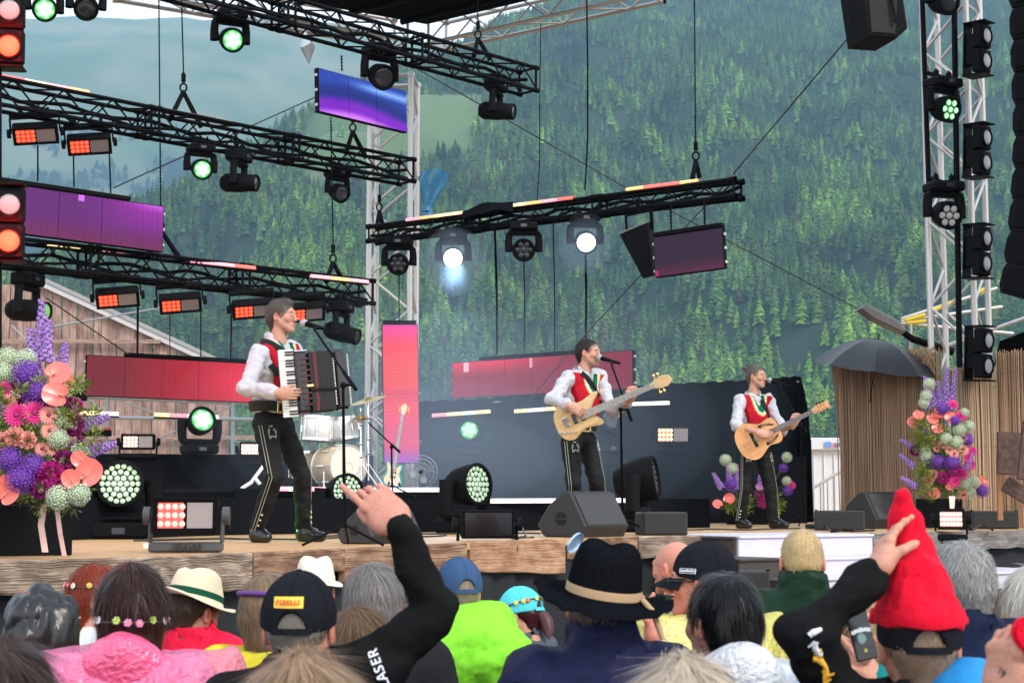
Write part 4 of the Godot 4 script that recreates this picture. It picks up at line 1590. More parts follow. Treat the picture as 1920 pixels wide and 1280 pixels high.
	for p in [[p3(-2.109,7.267,-19.4), p3(-2.095,7.044,-19.35)], [p3(-1.641,7.277,-19.8), p3(-1.639,7.023,-19.8)]]:
		cable("hanging_chain", "%s chain holding the blue and purple screen" % ["first", "second"][k], [p[0], p[1]], 0.016, black_metal, "chains that hold screens", true)
		k += 1
	# the ladder of black poles that carries three wash heads
	var t := thing("lamp_ladder", "pair of black poles with rungs beside the silver tower", "lamp ladder", p3(4.795,5.329,-18.2))
	var o := t.position
	for p in [[p3(4.776,7.978,-18.2), p3(4.797,5.422,-18.2), 0.03], [p3(5.098,7.91,-18), p3(5.038,3.294,-18), 0.034]]:
		obj("pole", Acc.new().rod(p[0] - o, p[1] - o, p[2], 10), black_metal, t)
	for p in [[p3(4.776,7.978,-18.2), p3(5.122,7.878,-18)], [p3(4.775,6.739,-18.2), p3(5.087,6.578,-18)], [p3(4.787,5.497,-18.2), p3(5.071,5.351,-18)]]:
		obj("rung", Acc.new().rod(p[0] - o, p[1] - o, 0.026, 10), black_metal, t)

	# loudspeakers
	var sp := thing("hanging_loudspeaker", "black loudspeaker cabinet hanging high in front of the forest", "loudspeaker", p3(3.844,6.852,-16.6))
	var a := Acc.new()
	a.extrude(PackedVector2Array([Vector2(-0.28, 0.32), Vector2(-0.2, -0.25), Vector2(0.12, -0.25), Vector2(0.26, -0.12), Vector2(0.2, 0.32)]), 0.5, Transform3D(Basis(Vector3.UP, 0.25)), 0.02)
	obj("cabinet", a, black_plastic, sp)
	a = Acc.new()
	a.box(Vector3(-0.27, -0.02, 0.1), Vector3(0.03, 0.04, 0.04), Basis(), 0.006)
	a.box(Vector3(0.13, 0.1, 0.27), Vector3(0.03, 0.4, 0.02), Basis(Vector3.BACK, 0.15), 0.004)
	obj("bracket", a, black_metal, sp)
	a = Acc.new()
	a.quad(Vector3(-0.2, 0.3, 0.262), Vector3(0.15, 0.3, 0.262), Vector3(0.1, -0.2, 0.262), Vector3(-0.17, -0.2, 0.262))
	obj("grille", a, paint("speaker grille", 0.006, 0.006, 0.007, 0.8), sp).rotation.y = 0.25
	obj("hanging_rope", Acc.new().rod(Vector3(0, 0.3, 0), Vector3(0, 3.0, 0), 0.012), steel, sp)

	sp = thing("hanging_wedge_loudspeaker", "black wedge loudspeaker with pale top hanging under the slim truss", "loudspeaker", p3(1.595,4.835,-19.4))
	sp.basis = facing(Vector3(-0.35, -0.25, 1.0))
	a = Acc.new()
	a.extrude(PackedVector2Array([Vector2(-0.24, 0.22), Vector2(0.12, 0.34), Vector2(0.16, -0.3), Vector2(0.02, -0.33)]), 0.3, Transform3D(), 0.015)
	obj("cabinet", a, black_plastic, sp)
	a = Acc.new()
	a.extrude(PackedVector2Array([Vector2(-0.25, 0.225), Vector2(0.12, 0.348), Vector2(0.125, 0.36), Vector2(-0.255, 0.24)]), 0.32, Transform3D(), 0.0)
	obj("top_plate", a, paint("grey wedge side", 0.2, 0.2, 0.22, 0.4), sp)
	a = Acc.new()
	a.box(Vector3(-0.02, 0.46, 0), Vector3(0.34, 0.025, 0.04), Basis(Vector3.BACK, 0.15), 0.004)
	a.box(Vector3(-0.18, 0.36, 0), Vector3(0.025, 0.18, 0.04), Basis(), 0.004)
	a.box(Vector3(0.14, 0.38, 0), Vector3(0.04, 0.24, 0.05), Basis(), 0.004)
	a.rod(Vector3(-0.02, 0.46, 0), Vector3(-0.02, 0.64, 0), 0.03)
	obj("bracket", a, black_metal, sp)

	# curved line array at the edge
	var la := thing("line_array", "tall curved stack of black line-array loudspeakers beside the silver tower", "loudspeaker", p3(5.851,5.083,-16.5))
	var y := 3.2
	var ang := 0.0
	var z := 0.0
	var em := Acc.new()
	em.extrude(PackedVector2Array([Vector2(-0.28, 0.168), Vector2(0.26, 0.17), Vector2(0.26, -0.17), Vector2(-0.28, -0.168), Vector2(-0.32, -0.08), Vector2(-0.32, 0.08)]), 1.1, Transform3D(), 0.012)
	var emm := em.mesh()
	for el in 14:
		var e := obj("array_element", emm, black_plastic, la)
		e.transform = Transform3D(Basis(Vector3.UP, -0.95) * Basis(Vector3.BACK, -ang), Vector3(z * 0.5, y, z * 0.7))
		var f := Acc.new()
		f.box(Vector3(-0.1, 0, 0.56), Vector3(0.3, 0.26, 0.02), Basis(), 0.01)
		f.box(Vector3(0.18, 0.165, 0.555), Vector3(0.05, 0.05, 0.012), Basis(), 0.004)
		obj("side_plate", f, black_metal, e)
		y -= 0.345 * cos(ang)
		z -= 0.345 * sin(ang) * 0.9
		if el > 6:
			ang += 0.055
	la.position.y += 0.2

	# blue tarpaulin tied round a lamp above the slim truss
	var bt := thing("tarpaulin_bundle", "crumpled blue tarpaulin bundle tied on the slim truss", "tarpaulin", p3(-1.195,5.743,-22.2))
	var rows := []
	var fn := FastNoiseLite.new()
	fn.frequency = 2.5
	for q in 17:
		var v := q / 16.0
		var row := []
		var rad := 0.07 + 0.1 * absf(v - 0.28) * (1.0 + v)
		if v > 0.3:
			rad = 0.045 + 0.22 * (v - 0.28)
		for s in 28:
			var an := TAU * s / 28
			var wob := 1.0 + 0.45 * fn.get_noise_3d(cos(an) * 0.5 + 3.0, sin(an) * 0.5, v * 0.8)
			wob += 0.16 * sin(an * 5.0 + v * 2.0) * v
			row.append(Vector3(cos(an) * rad * wob + v * v * 0.12, -0.1 + v * 0.72 + 0.05 * sin(an) * v, sin(an) * rad * wob * 0.6))
		rows.append(row)
	var ba := Acc.new()
	ba.sheet(rows, true)
	var tarp := paint("blue tarpaulin", 0.03, 0.16, 0.30, 0.3)
	obj("sheet", ba, tarp, bt)
	var tie := Acc.new()
	tie.lathe([Vector2(0.06, 0.08), Vector2(0.07, 0.1), Vector2(0.06, 0.12)], Transform3D(), 14)
	obj("tie", tie, tarp, bt)
	# a twist of clear foil caught in the top truss
	var fo := Acc.new()
	for q in 6:
		var an := TAU * q / 6.0
		var an2 := TAU * (q + 1) / 6.0
		fo.tri(Vector3(0.02, -0.2, 0), Vector3(cos(an) * 0.09, 0.02 + 0.03 * sin(q * 2.0), sin(an) * 0.06), Vector3(cos(an2) * 0.09, 0.02 + 0.03 * sin(q * 2.0 + 2.0), sin(an2) * 0.06))
		fo.tri(Vector3(-0.03, 0.22, 0), Vector3(cos(an2) * 0.09, 0.02 + 0.03 * sin(q * 2.0 + 2.0), sin(an2) * 0.06), Vector3(cos(an) * 0.09, 0.02 + 0.03 * sin(q * 2.0), sin(an) * 0.06))
	var foil := obj("plastic_bag", fo, paint("crumpled foil", 0.45, 0.48, 0.5, 0.2, 0.6))
	foil.position = p3(-2.415,7.109,-18.5)
	tag(foil, "pointed silvery plastic bag caught in the top truss", "plastic bag")
	# black cloth laid over the slim truss
	var cl := Acc.new()
	var rws := []
	for q in 9:
		var row := []
		for s in 15:
			var p := p3(-0.644,5.536,-20.8).lerp(p3(0.014,5.557,-20.3), s / 14.0)
			var w := (q / 8.0 - 0.5)
			row.append(p + Vector3(0, 0.05 - absf(w) * 0.3 + 0.012 * sin(s * 0.7 + q * 0.9) + 0.05 * sin(s / 14.0 * PI), w * 0.4))
		rws.append(row)
	cl.sheet(rws)
	tag(obj("cover_cloth", cl, black_cloth), "black cover cloth laid over the slim truss", "cloth")


# ---------------------------------------------------------------- things on the deck

var chrome: StandardMaterial3D
var amp_black: StandardMaterial3D

func text_part(words: String, parent: Node, xf: Transform3D, size: float, m: Material, called := "lettering", font := "Droid Sans", depth := 0.002) -> MeshInstance3D:
	var tm := TextMesh.new()
	var f := SystemFont.new()
	f.font_names = PackedStringArray([font])
	f.font_weight = 700
	tm.font = f
	tm.text = words
	tm.font_size = 32
	tm.pixel_size = size / 32.0
	tm.depth = depth
	var o := obj(called, tm, m, parent)
	o.transform = xf
	return o


# wedge monitor: profile in the local x-y plane, cabinet runs along -z
func wedge(label: String, at: Vector3, side: Vector3, s: float, wide: float) -> void:
	var t := thing("floor_monitor", label, "floor monitor", at, 0.0, "black floor monitors along the stage front")
	t.basis = facing(side)
	var pr := PackedVector2Array([Vector2(-0.25, 0.1), Vector2(-0.2, 0.02), Vector2(-0.16, 0.0), Vector2(0.2, 0.0), Vector2(0.25, 0.09), Vector2(0.10, 0.36), Vector2(0.06, 0.375), Vector2(0.0, 0.36), Vector2(-0.14, 0.25)])
	for k in pr.size():
		pr[k] *= s
	obj("cabinet", Acc.new().extrude(pr, wide, Transform3D(Basis(), Vector3(0, 0, -wide * 0.5)), 0.012), amp_black, t)
	for k in 2:
		var hp := PackedVector2Array()
		for q in 9:
			var an := PI * q / 8.0
			hp.append(Vector2(cos(an) * 0.055, (sin(an) * 0.05 + 0.006) * (1 - 2 * k)) * s + Vector2(0.0, 0.15 * s))
		obj("handle_pocket", Acc.new().extrude(hp, 0.004, Transform3D(Basis(), Vector3(0, 0, 0.003))), paint("pocket", 0.004, 0.004, 0.004, 0.9), t)
	var g := Acc.new()
	g.quad(Vector3(0.112, 0.352, -0.03) * Vector3(s, s, 1), Vector3(0.112 * s, 0.352 * s, -wide + 0.03), Vector3(0.25 * s, 0.104 * s, -wide + 0.03), Vector3(0.25 * s, 0.104 * s, -0.03))
	obj("grille", g, grained("monitor grille", Color(0.028, 0.028, 0.03), Color(0.05, 0.05, 0.053), Vector3.ONE * 30.0, 0.7), t)


func speaker_box(label: String, at: Vector3, size: Vector3, turn: float) -> void:
	var t := thing("speaker_box", label, "loudspeaker", at, turn, "low black boxes on the stage front")
	obj("cabinet", Acc.new().box(Vector3(0, size.y * 0.5, 0), size, Basis(), 0.012), amp_black, t)
	var g := Acc.new()
	g.box(Vector3(0, size.y * 0.5, size.z * 0.5 + 0.003), Vector3(size.x * 0.92, size.y * 0.84, 0.01), Basis(), 0.003)
	obj("grille", g, paint("box grille", 0.01, 0.01, 0.011, 0.7), t)
	for sx in [-0.46, 0.46]:
		obj("corner_fitting", Acc.new().box(Vector3(size.x * sx, size.y + 0.004, size.z * 0.4), Vector3(0.03, 0.012, 0.03), Basis(), 0.003), black_metal, t)


func mic_stand(label: String, foot: Vector3, joint: Vector3, boom_low: Vector3, boom_top: Vector3, mic_tip: Vector3, mic_tail: Vector3) -> void:
	var t := thing("microphone_stand", label, "microphone stand", foot, 0.0, "microphone stands on the stage")
	obj("pole", Acc.new().tube([Vector3(0, 0.12, 0), (joint - foot) * Vector3(0.5, 0.5, 0.5), joint - foot], [0.012, 0.011, 0.009], 8), black_metal, t)
	for k in 3:
		var an := TAU * k / 3.0 + 0.5
		obj("leg", Acc.new().tube([Vector3(0, 0.14, 0), Vector3(cos(an) * 0.3, 0.012, sin(an) * 0.3)], 0.009, 6), black_metal, t)
	var cl := Acc.new()
	cl.ball(joint - foot, Vector3.ONE * 0.022, 10, 6)
	cl.rod(joint - foot, joint - foot + Vector3(0.045, 0.0, 0.02), 0.01)
	obj("clutch", cl, black_metal, t)
	obj("boom", Acc.new().tube([boom_low - foot, (boom_low - foot).lerp(boom_top - foot, 0.28), (boom_low - foot).lerp(boom_top - foot, 0.3), boom_top - foot], [0.014, 0.013, 0.008, 0.008], 8), black_metal, t)
	if mic_tip != mic_tail:
		var m := thing("microphone", label.replace(" stand", "").replace("on a boom", "clipped to the boom") + ", silver head", "microphone", mic_tail, 0.0, "microphones")
		var d := mic_tip - mic_tail
		var len := d.length()
		var xf := Transform3D(upright(d), Vector3.ZERO)
		obj("clip", Acc.new().tube([boom_top - mic_tail, d * 0.3], [0.009, 0.016], 8), black_metal, m)
		obj("handle", Acc.new().lathe([Vector2(0, 0), Vector2(0.012, 0.002), Vector2(0.013, len * 0.2), Vector2(0.02, len * 0.74), Vector2(0.022, len * 0.76), Vector2(0, len * 0.77)], xf, 14), black_metal, m)
		obj("grille", Acc.new().lathe([Vector2(0.02, len * 0.76), Vector2(0.027, len * 0.82), Vector2(0.028, len * 0.9), Vector2(0.02, len * 0.97), Vector2(0, len)], xf, 14), grained("mic mesh", Color(0.22, 0.22, 0.23), Color(0.5, 0.5, 0.52), Vector3.ONE * 60.0, 0.4), m)


func drum(called: String, parent: Node, at: Vector3, axis: Vector3, r: float, len: float, shell: Material, head: Material, hoop: Material, lugs := 8) -> void:
	var xf := Transform3D(upright(axis), at)
	var s := obj(called, Acc.new().lathe([Vector2(r * 0.98, 0), Vector2(r, 0.003), Vector2(r, len - 0.003), Vector2(r * 0.98, len)], xf, 32), shell, parent)
	for e in [0.0, 1.0]:
		obj("drum_head", disc(Acc.new(), xf * Vector3(0, len * e, 0), r * 0.99, xf.basis.y * (1 if e > 0 else -1), 0.004, 32), head if e > 0 else paint("clear drum head", 0.55, 0.45, 0.32, 0.3), s)
		obj("hoop", Acc.new().lathe([Vector2(r * 1.0, len * e - 0.014), Vector2(r * 1.035, len * e - 0.014), Vector2(r * 1.035, len * e + 0.014), Vector2(r * 0.99, len * e + 0.012)], xf, 32), hoop, s)
	for k in lugs:
		var an := TAU * k / lugs
		var d := Vector3(cos(an), 0, sin(an))
		var a := Acc.new()
		a.box(Vector3(d.x * (r + 0.012), len * 0.5, d.z * (r + 0.012)), Vector3(0.022, len * 0.35, 0.022), Basis(Vector3.UP, -an), 0.006)
		a.rod(d * (r + 0.018) + Vector3(0, 0.0, 0), d * (r + 0.018) + Vector3(0, len, 0), 0.004, 5)
		obj("lug", a, chrome, s).transform = xf


func cymbal(parent: Node, at: Vector3, axis: Vector3, r: float) -> void:
	var brass := paint("cymbal brass", 0.62, 0.42, 0.16, 0.28, 0.85)
	obj("cymbal", Acc.new().lathe([Vector2(r, -0.012), Vector2(r * 0.6, 0.002), Vector2(r * 0.24, 0.012), Vector2(r * 0.16, 0.028), Vector2(0, 0.034)], Transform3D(upright(axis), at), 32), brass, parent)
	var a := Acc.new()
	a.rod(at - axis.normalized() * 0.05, at + axis.normalized() * 0.07, 0.012)
	obj("wing_nut", a, chrome, parent)


func stand(parent: Node, top: Vector3, foot: Vector3, r := 0.011) -> void:
	obj("stand_pole", Acc.new().tube([foot + Vector3(0, 0.1, 0), foot.lerp(top, 0.55), foot.lerp(top, 0.56), top], [r * 1.25, r * 1.25, r * 0.8, r * 0.8], 8), chrome, parent)
	for k in 3:
		var an := TAU * k / 3.0 + 0.3
		obj("stand_leg", Acc.new().tube([foot + Vector3(0, 0.3, 0), foot + Vector3(cos(an) * 0.22, 0.01, sin(an) * 0.22)], 0.009, 6), chrome, parent)
	for f in [0.4, 0.56, 0.8]:
		obj("stand_collar", Acc.new().ball(foot.lerp(top, f), Vector3(0.022, 0.026, 0.022), 10, 6), chrome, parent)


func props() -> void:
	amp_black = grained("speaker paint", Color(0.013, 0.013, 0.014), Color(0.026, 0.026, 0.028), Vector3.ONE * 14.0, 0.62)
	chrome = paint("chrome", 0.75, 0.75, 0.77, 0.12, 0.9)
	wedge("big black wedge monitor at the stage edge in front of the bass player", p3(0.4,1.5,-13.191), Vector3(-0.62, 0, 0.78), 1.0, 0.62)
	wedge("black wedge monitor at the accordionist's feet behind the raised hand", p3(-1.078,1.5,-11.052), Vector3(-0.5, 0, 0.86), 0.62, 0.62)
	wedge("black wedge monitor in front of the reed screen", p3(3.714,1.5,-17.32), Vector3(-0.8, 0, 0.6), 1.05, 0.7)
	speaker_box("low black box at the floor monitor's end", p3(1.295,1.5,-14.027), Vector3(0.4, 0.2, 0.3), 0.15)
	speaker_box("low black box before the wedge by the reed screen", p3(3.319,1.5,-16.36), Vector3(0.5, 0.2, 0.3), -0.2)
	speaker_box("low black box beside the small bright flood lamp", p3(5.132,1.5,-17.32), Vector3(0.52, 0.19, 0.3), 0.05)
	speaker_box("low black box on the ground beside the white steps", p3(1.796,1.104,-12.2), Vector3(0.26, 0.17, 0.2), 0.0)

	# the turned-off flood and the big branded one at the edge
	var dark := glow("unlit led", 0.02, 0.015, 0.02, 0.05)
	var fl := flood_panel("black flood box with a dark glass front at the stage edge", p3(-0.178,1.621,-12), Vector3(0.12, 0.0, 1), 0.4, 0.21, dark, "flood panels on the stage edge", false, true)
	var gl := Acc.new()
	gl.box(Vector3(0, 0, 0.024), Vector3(0.35, 0.17, 0.004))
	obj("glass", gl, paint("dark glass", 0.01, 0.008, 0.01, 0.06), fl)
	var big := flood_panel("large flood panel at the stage edge with dark lettering on its grey base", p3(-1.852,1.712,-9.15), Vector3(0.06, 0.03, 1), 0.365, 0.205, glow("coral led", 1.0, 0.30, 0.26, 0.85), "flood panels on the stage edge", false)
	var letter := paint("dark lettering", 0.008, 0.008, 0.008, 0.5)
	big.get_node("bracket").material_override = paint("grey casting", 0.06, 0.06, 0.065, 0.5)
	text_part("SGM", big, Transform3D(Basis(), Vector3(0.03, -0.179, 0.012)), 0.062, letter)
	var bars := Acc.new()
	for k in 4:
		bars.box(Vector3(-0.05 + k * 0.001, -0.163 - k * 0.0095, 0.012), Vector3(0.03, 0.005, 0.003))
	obj("emblem", bars, letter, big)
	obj("rating_plate", Acc.new().box(Vector3(-0.22, -0.17, -0.02), Vector3(0.03, 0.03, 0.003)), paint("white plate", 0.7, 0.7, 0.7, 0.5), big)

	# microphones
	mic_stand("black microphone stand on a boom before the accordionist", p3(-1.089,1.5,-10.527), p3(-1.097,2.541,-10.4), p3(-1.024,2.52,-10.5), p3(-1.354,2.964,-10.9), p3(-1.469,3.03,-11.1), p3(-1.263,2.957,-10.9))
	mic_stand("black microphone stand on a boom before the bass player", p3(0.962,1.5,-14.027), p3(0.909,2.552,-13.4), p3(0.997,2.463,-13.4), p3(0.854,2.953,-13.7), p3(0.74,3.044,-13.95), p3(0.922,2.967,-13.7))
	mic_stand("black microphone stand on a boom before the acoustic guitarist", p3(3.327,1.5,-18.401), p3(3.095,2.586,-17.2), p3(3.151,2.528,-17.2), p3(2.89,3.016,-17.3), p3(2.777,3.114,-17.45), p3(2.988,3.028,-17.3))
	mic_stand("short black microphone stand beside the teal guitar", p3(-1.294,1.824,-17.4), p3(-1.304,2.376,-17.4), p3(-1.211,2.318,-17.4), p3(-1.56,2.641,-17.4), Vector3.ZERO, Vector3.ZERO)

	# drum kit
	var k := thing("drum_kit", "white and gold drum kit with chrome stands on the drum riser", "drum kit", p3(-2,1.933,-18.9))
	var o := -k.position
	var pearl := paint("drum pearl", 0.72, 0.70, 0.66, 0.25)
	var gold := grained("drum lacquer", Color(0.50, 0.38, 0.24), Color(0.62, 0.50, 0.34), Vector3.ONE * 3.0, 0.3)
	var skin := paint("drum skin", 0.72, 0.69, 0.58, 0.4)
	var ax := Vector3(0.62, 0, 0.78)
	drum("bass_drum", k, p3(-1.891,2.195,-18.6) + o - ax * 0.42, ax, 0.24, 0.42, gold, skin, pearl, 8)
	obj("port_ring", Acc.new().lathe([Vector2(0.05, 0), Vector2(0.06, 0.006), Vector2(0.066, 0)], Transform3D(upright(ax), p3(-1.897,2.182,-18.6) + o + ax * 0.006), 20), gold, k)
	drum("tom", k, p3(-2.276,2.507,-18.9) + o, Vector3(0.06, 1, -0.05), 0.20, 0.26, pearl, skin, chrome, 8)
	drum("tom", k, p3(-1.95,2.526,-18.9) + o, Vector3(-0.16, 1, 0.0), 0.155, 0.24, pearl, skin, chrome, 7)
	drum("floor_tom", k, p3(-2.459,2.076,-19.3) + o, Vector3(0, 1, 0), 0.2, 0.3, gold, skin, chrome, 8)
	cymbal(k, p3(-1.697,2.985,-18.9) + o, Vector3(-0.25, 1, 0.2), 0.22)
	cymbal(k, p3(-1.764,2.767,-18.7) + o, Vector3(0, 1, 0.1), 0.12)
	cymbal(k, p3(-1.764,2.742,-18.7) + o, Vector3(0, -1, -0.1), 0.12)
	stand(k, p3(-1.697,2.985,-18.9) + o, p3(-1.688,1.933,-18.9) + o)
	stand(k, p3(-1.765,2.872,-18.7) + o, p3(-1.75,1.932,-18.7) + o)
	stand(k, p3(-2.113,2.669,-19) + o, p3(-2.127,1.935,-19.2) + o, 0.016)
	obj("drum_spur", Acc.new().rod(p3(-2.162,2.125,-18.5) + o, p3(-2.148,1.935,-18.4) + o, 0.012), chrome, k)
	for p in [[p3(-2.886,1.995,-17.8), p3(-2.763,2.185,-17.9)], [p3(-2.974,1.93,-17.7), p3(-2.886,1.995,-17.8)], [p3(-2.839,2.042,-17.8), p3(-2.785,1.978,-17.8)]]:
		obj("brace_arm", Acc.new().rod(p[0] + o, p[1] + o, 0.022, 8), pearl, k)

	# teal electric guitar on its stand
	var g := thing("electric_guitar", "teal and cream electric guitar leaning on a stand by the vertical screen", "guitar", p3(-1.336,1.922,-18.2))
	o = -g.position
	guitar_solid(g, p3(-1.343,2.078,-18.2) + o, p3(-1.235,2.819,-18.3) + o, Vector3(-0.1, 0.05, 1), 0.72, paint("teal burst", 0.03, 0.32, 0.36, 0.2), grained("cream burst", Color(0.6, 0.48, 0.3), Color(0.7, 0.58, 0.4), Vector3.ONE * 6.0, 0.25), paint("rosewood neck", 0.35, 0.2, 0.16, 0.5), 6)
	var gs := thing("guitar_stand", "low black folding stand under the teal guitar", "guitar stand", p3(-1.336,1.922,-18.2))
	for p in [[p3(-1.407,1.927,-18.1), p3(-1.345,2.152,-18.3)], [p3(-1.245,1.927,-18.1), p3(-1.345,2.152,-18.3)], [p3(-1.371,1.93,-18.5), p3(-1.345,2.152,-18.3)]]:
		obj("leg", Acc.new().rod(p[0] - gs.position, p[1] - gs.position, 0.009, 6), black_metal, gs)

	# floor fan
	var f := thing("floor_fan", "round wire-guarded floor fan on the drum riser", "fan", p3(-1.058,1.932,-18.7))
	var wire := paint("fan wire", 0.32, 0.35, 0.38, 0.4, 0.5)
	for q in 4:
		var rr := [0.05, 0.1, 0.15, 0.19][q] as float
		var ring := []
		for s in 25:
			ring.append(Vector3(cos(TAU * s / 24.0) * rr, 0.2 + sin(TAU * s / 24.0) * rr, 0.0))
		obj("guard_ring", Acc.new().tube(ring, 0.004, 5, false), wire, f)
	var sp := Acc.new()
	for s in 16:
		sp.rod(Vector3(0, 0.2, 0), Vector3(cos(TAU * s / 16.0) * 0.19, 0.2 + sin(TAU * s / 16.0) * 0.19, 0), 0.0025, 4)
	obj("guard_spokes", sp, wire, f)
	for s in 4:
		var b := Acc.new()
		var bb := Basis(Vector3.BACK, TAU * s / 4.0 + 0.3) * Basis(Vector3.RIGHT, 0.5)
		b.box(Vector3(0, 0.2, -0.04) + bb * Vector3(0, 0.085, 0), Vector3(0.07, 0.13, 0.004), bb, 0.001)
		obj("blade", b, clear("smoky blade", 0.3, 0.34, 0.38, 0.45, 0.3), f)
	obj("motor", Acc.new().ball(Vector3(0, 0.2, -0.04), Vector3(0.035, 0.035, 0.05), 12, 8), black_plastic, f)
	obj("foot", Acc.new().tube([Vector3(-0.12, 0.008, 0.02), Vector3(-0.1, 0.01, -0.06), Vector3(0.1, 0.01, -0.06), Vector3(0.12, 0.008, 0.02)], 0.008, 6), black_metal, f)
	obj("hoop_stay", Acc.new().rod(Vector3(0, 0.01, -0.06), Vector3(0, 0.2, -0.06), 0.009), black_metal, f)

	# coiled leads on the deck
	var lead := paint("rubber lead", 0.012, 0.012, 0.013, 0.5)
	var pts := []
	for q in 40:
		var an := q * 0.5
		pts.append(p3(3.134,1.5,-16.668) + Vector3(cos(an) * 0.1, 0.012 + q * 0.0012, sin(an) * 0.06))
	for p in [p3(2.964,1.5,-14.976), p3(3.17,1.5,-15.5), p3(3.216,1.5,-15.233), p3(3.539,1.5,-15.776)]:
		pts.append(p + Vector3(0, 0.012, 0))
	cable("stage_lead", "coiled black lead on the deck at the foot of the reed-side wedge", pts, 0.01, lead, "leads on the deck")
	cable("stage_lead", "black lead looping from the dark flood box", [p3(0.022,1.5,-13.596) + Vector3(0, 0.1, 0), p3(0.079,1.5,-13.39) + Vector3(0, 0.09, 0), p3(0.111,1.5,-12.997) + Vector3(0, 0.012, 0), p3(0,1.5,-12.277) + Vector3(0, 0.012, 0), p3(0.167,1.5,-12.627) + Vector3(0, 0.012, 0)], 0.008, lead, "leads on the deck")
	cable("stage_lead", "black lead at the foot of the small bright flood lamp", [p3(4.533,1.5,-16.36) + Vector3(0, 0.012, 0), p3(4.486,1.5,-15.776) + Vector3(0, 0.014, 0), p3(4.866,1.5,-16.668) + Vector3(0, 0.05, 0), p3(4.694,1.5,-15.776) + Vector3(0, 0.012, 0)], 0.011, lead, "leads on the deck")
	var ways := [[p3(-2.723,1.5,-11.632), p3(-2.186,1.5,-12.277), p3(-1.575,1.5,-11.946), p3(-1.148,1.5,-13.39)], [p3(-1.184,1.5,-13.808), p3(-0.74,1.5,-14.027), p3(0,1.5,-14.486), p3(0.235,1.5,-14.252)], [p3(1.509,1.5,-15.776), p3(1.997,1.5,-16.36), p3(2.331,1.5,-16.063), p3(3.026,1.5,-16.988)], [p3(-1.543,1.5,-12.997), p3(-1.366,1.5,-13.808), p3(-0.833,1.5,-12.627), p3(-0.53,1.5,-13.39)]]
	for q in ways.size():
		var line := []
		for e in 25:
			var u := e / 24.0 * 3.0
			var s := mini(int(u), 2)
			var p: Vector3 = ways[q][s].lerp(ways[q][s + 1], u - s)
			line.append(p + Vector3(0.02 * sin(e * 1.1 + q), 0.011, 0.05 * sin(e * 0.7 + q * 2.0)))
		cable("stage_lead", ["black lead running along the deck before the accordionist", "black lead running behind the dark flood box", "black lead running towards the acoustic guitarist's feet", "black lead trailing from the accordionist's wedge monitor"][q], line, 0.008, lead, "leads on the deck")
	tag(obj("set_list", Acc.new().box(p3(2.265,1.5,-20.071) + Vector3(0, 0.005, 0) - Vector3.ZERO, Vector3(0.21, 0.004, 0.15), Basis(Vector3.UP, 0.4)), paint("white paper", 0.75, 0.75, 0.75, 0.8)), "white sheet of paper lying on the deck before the riser", "paper")


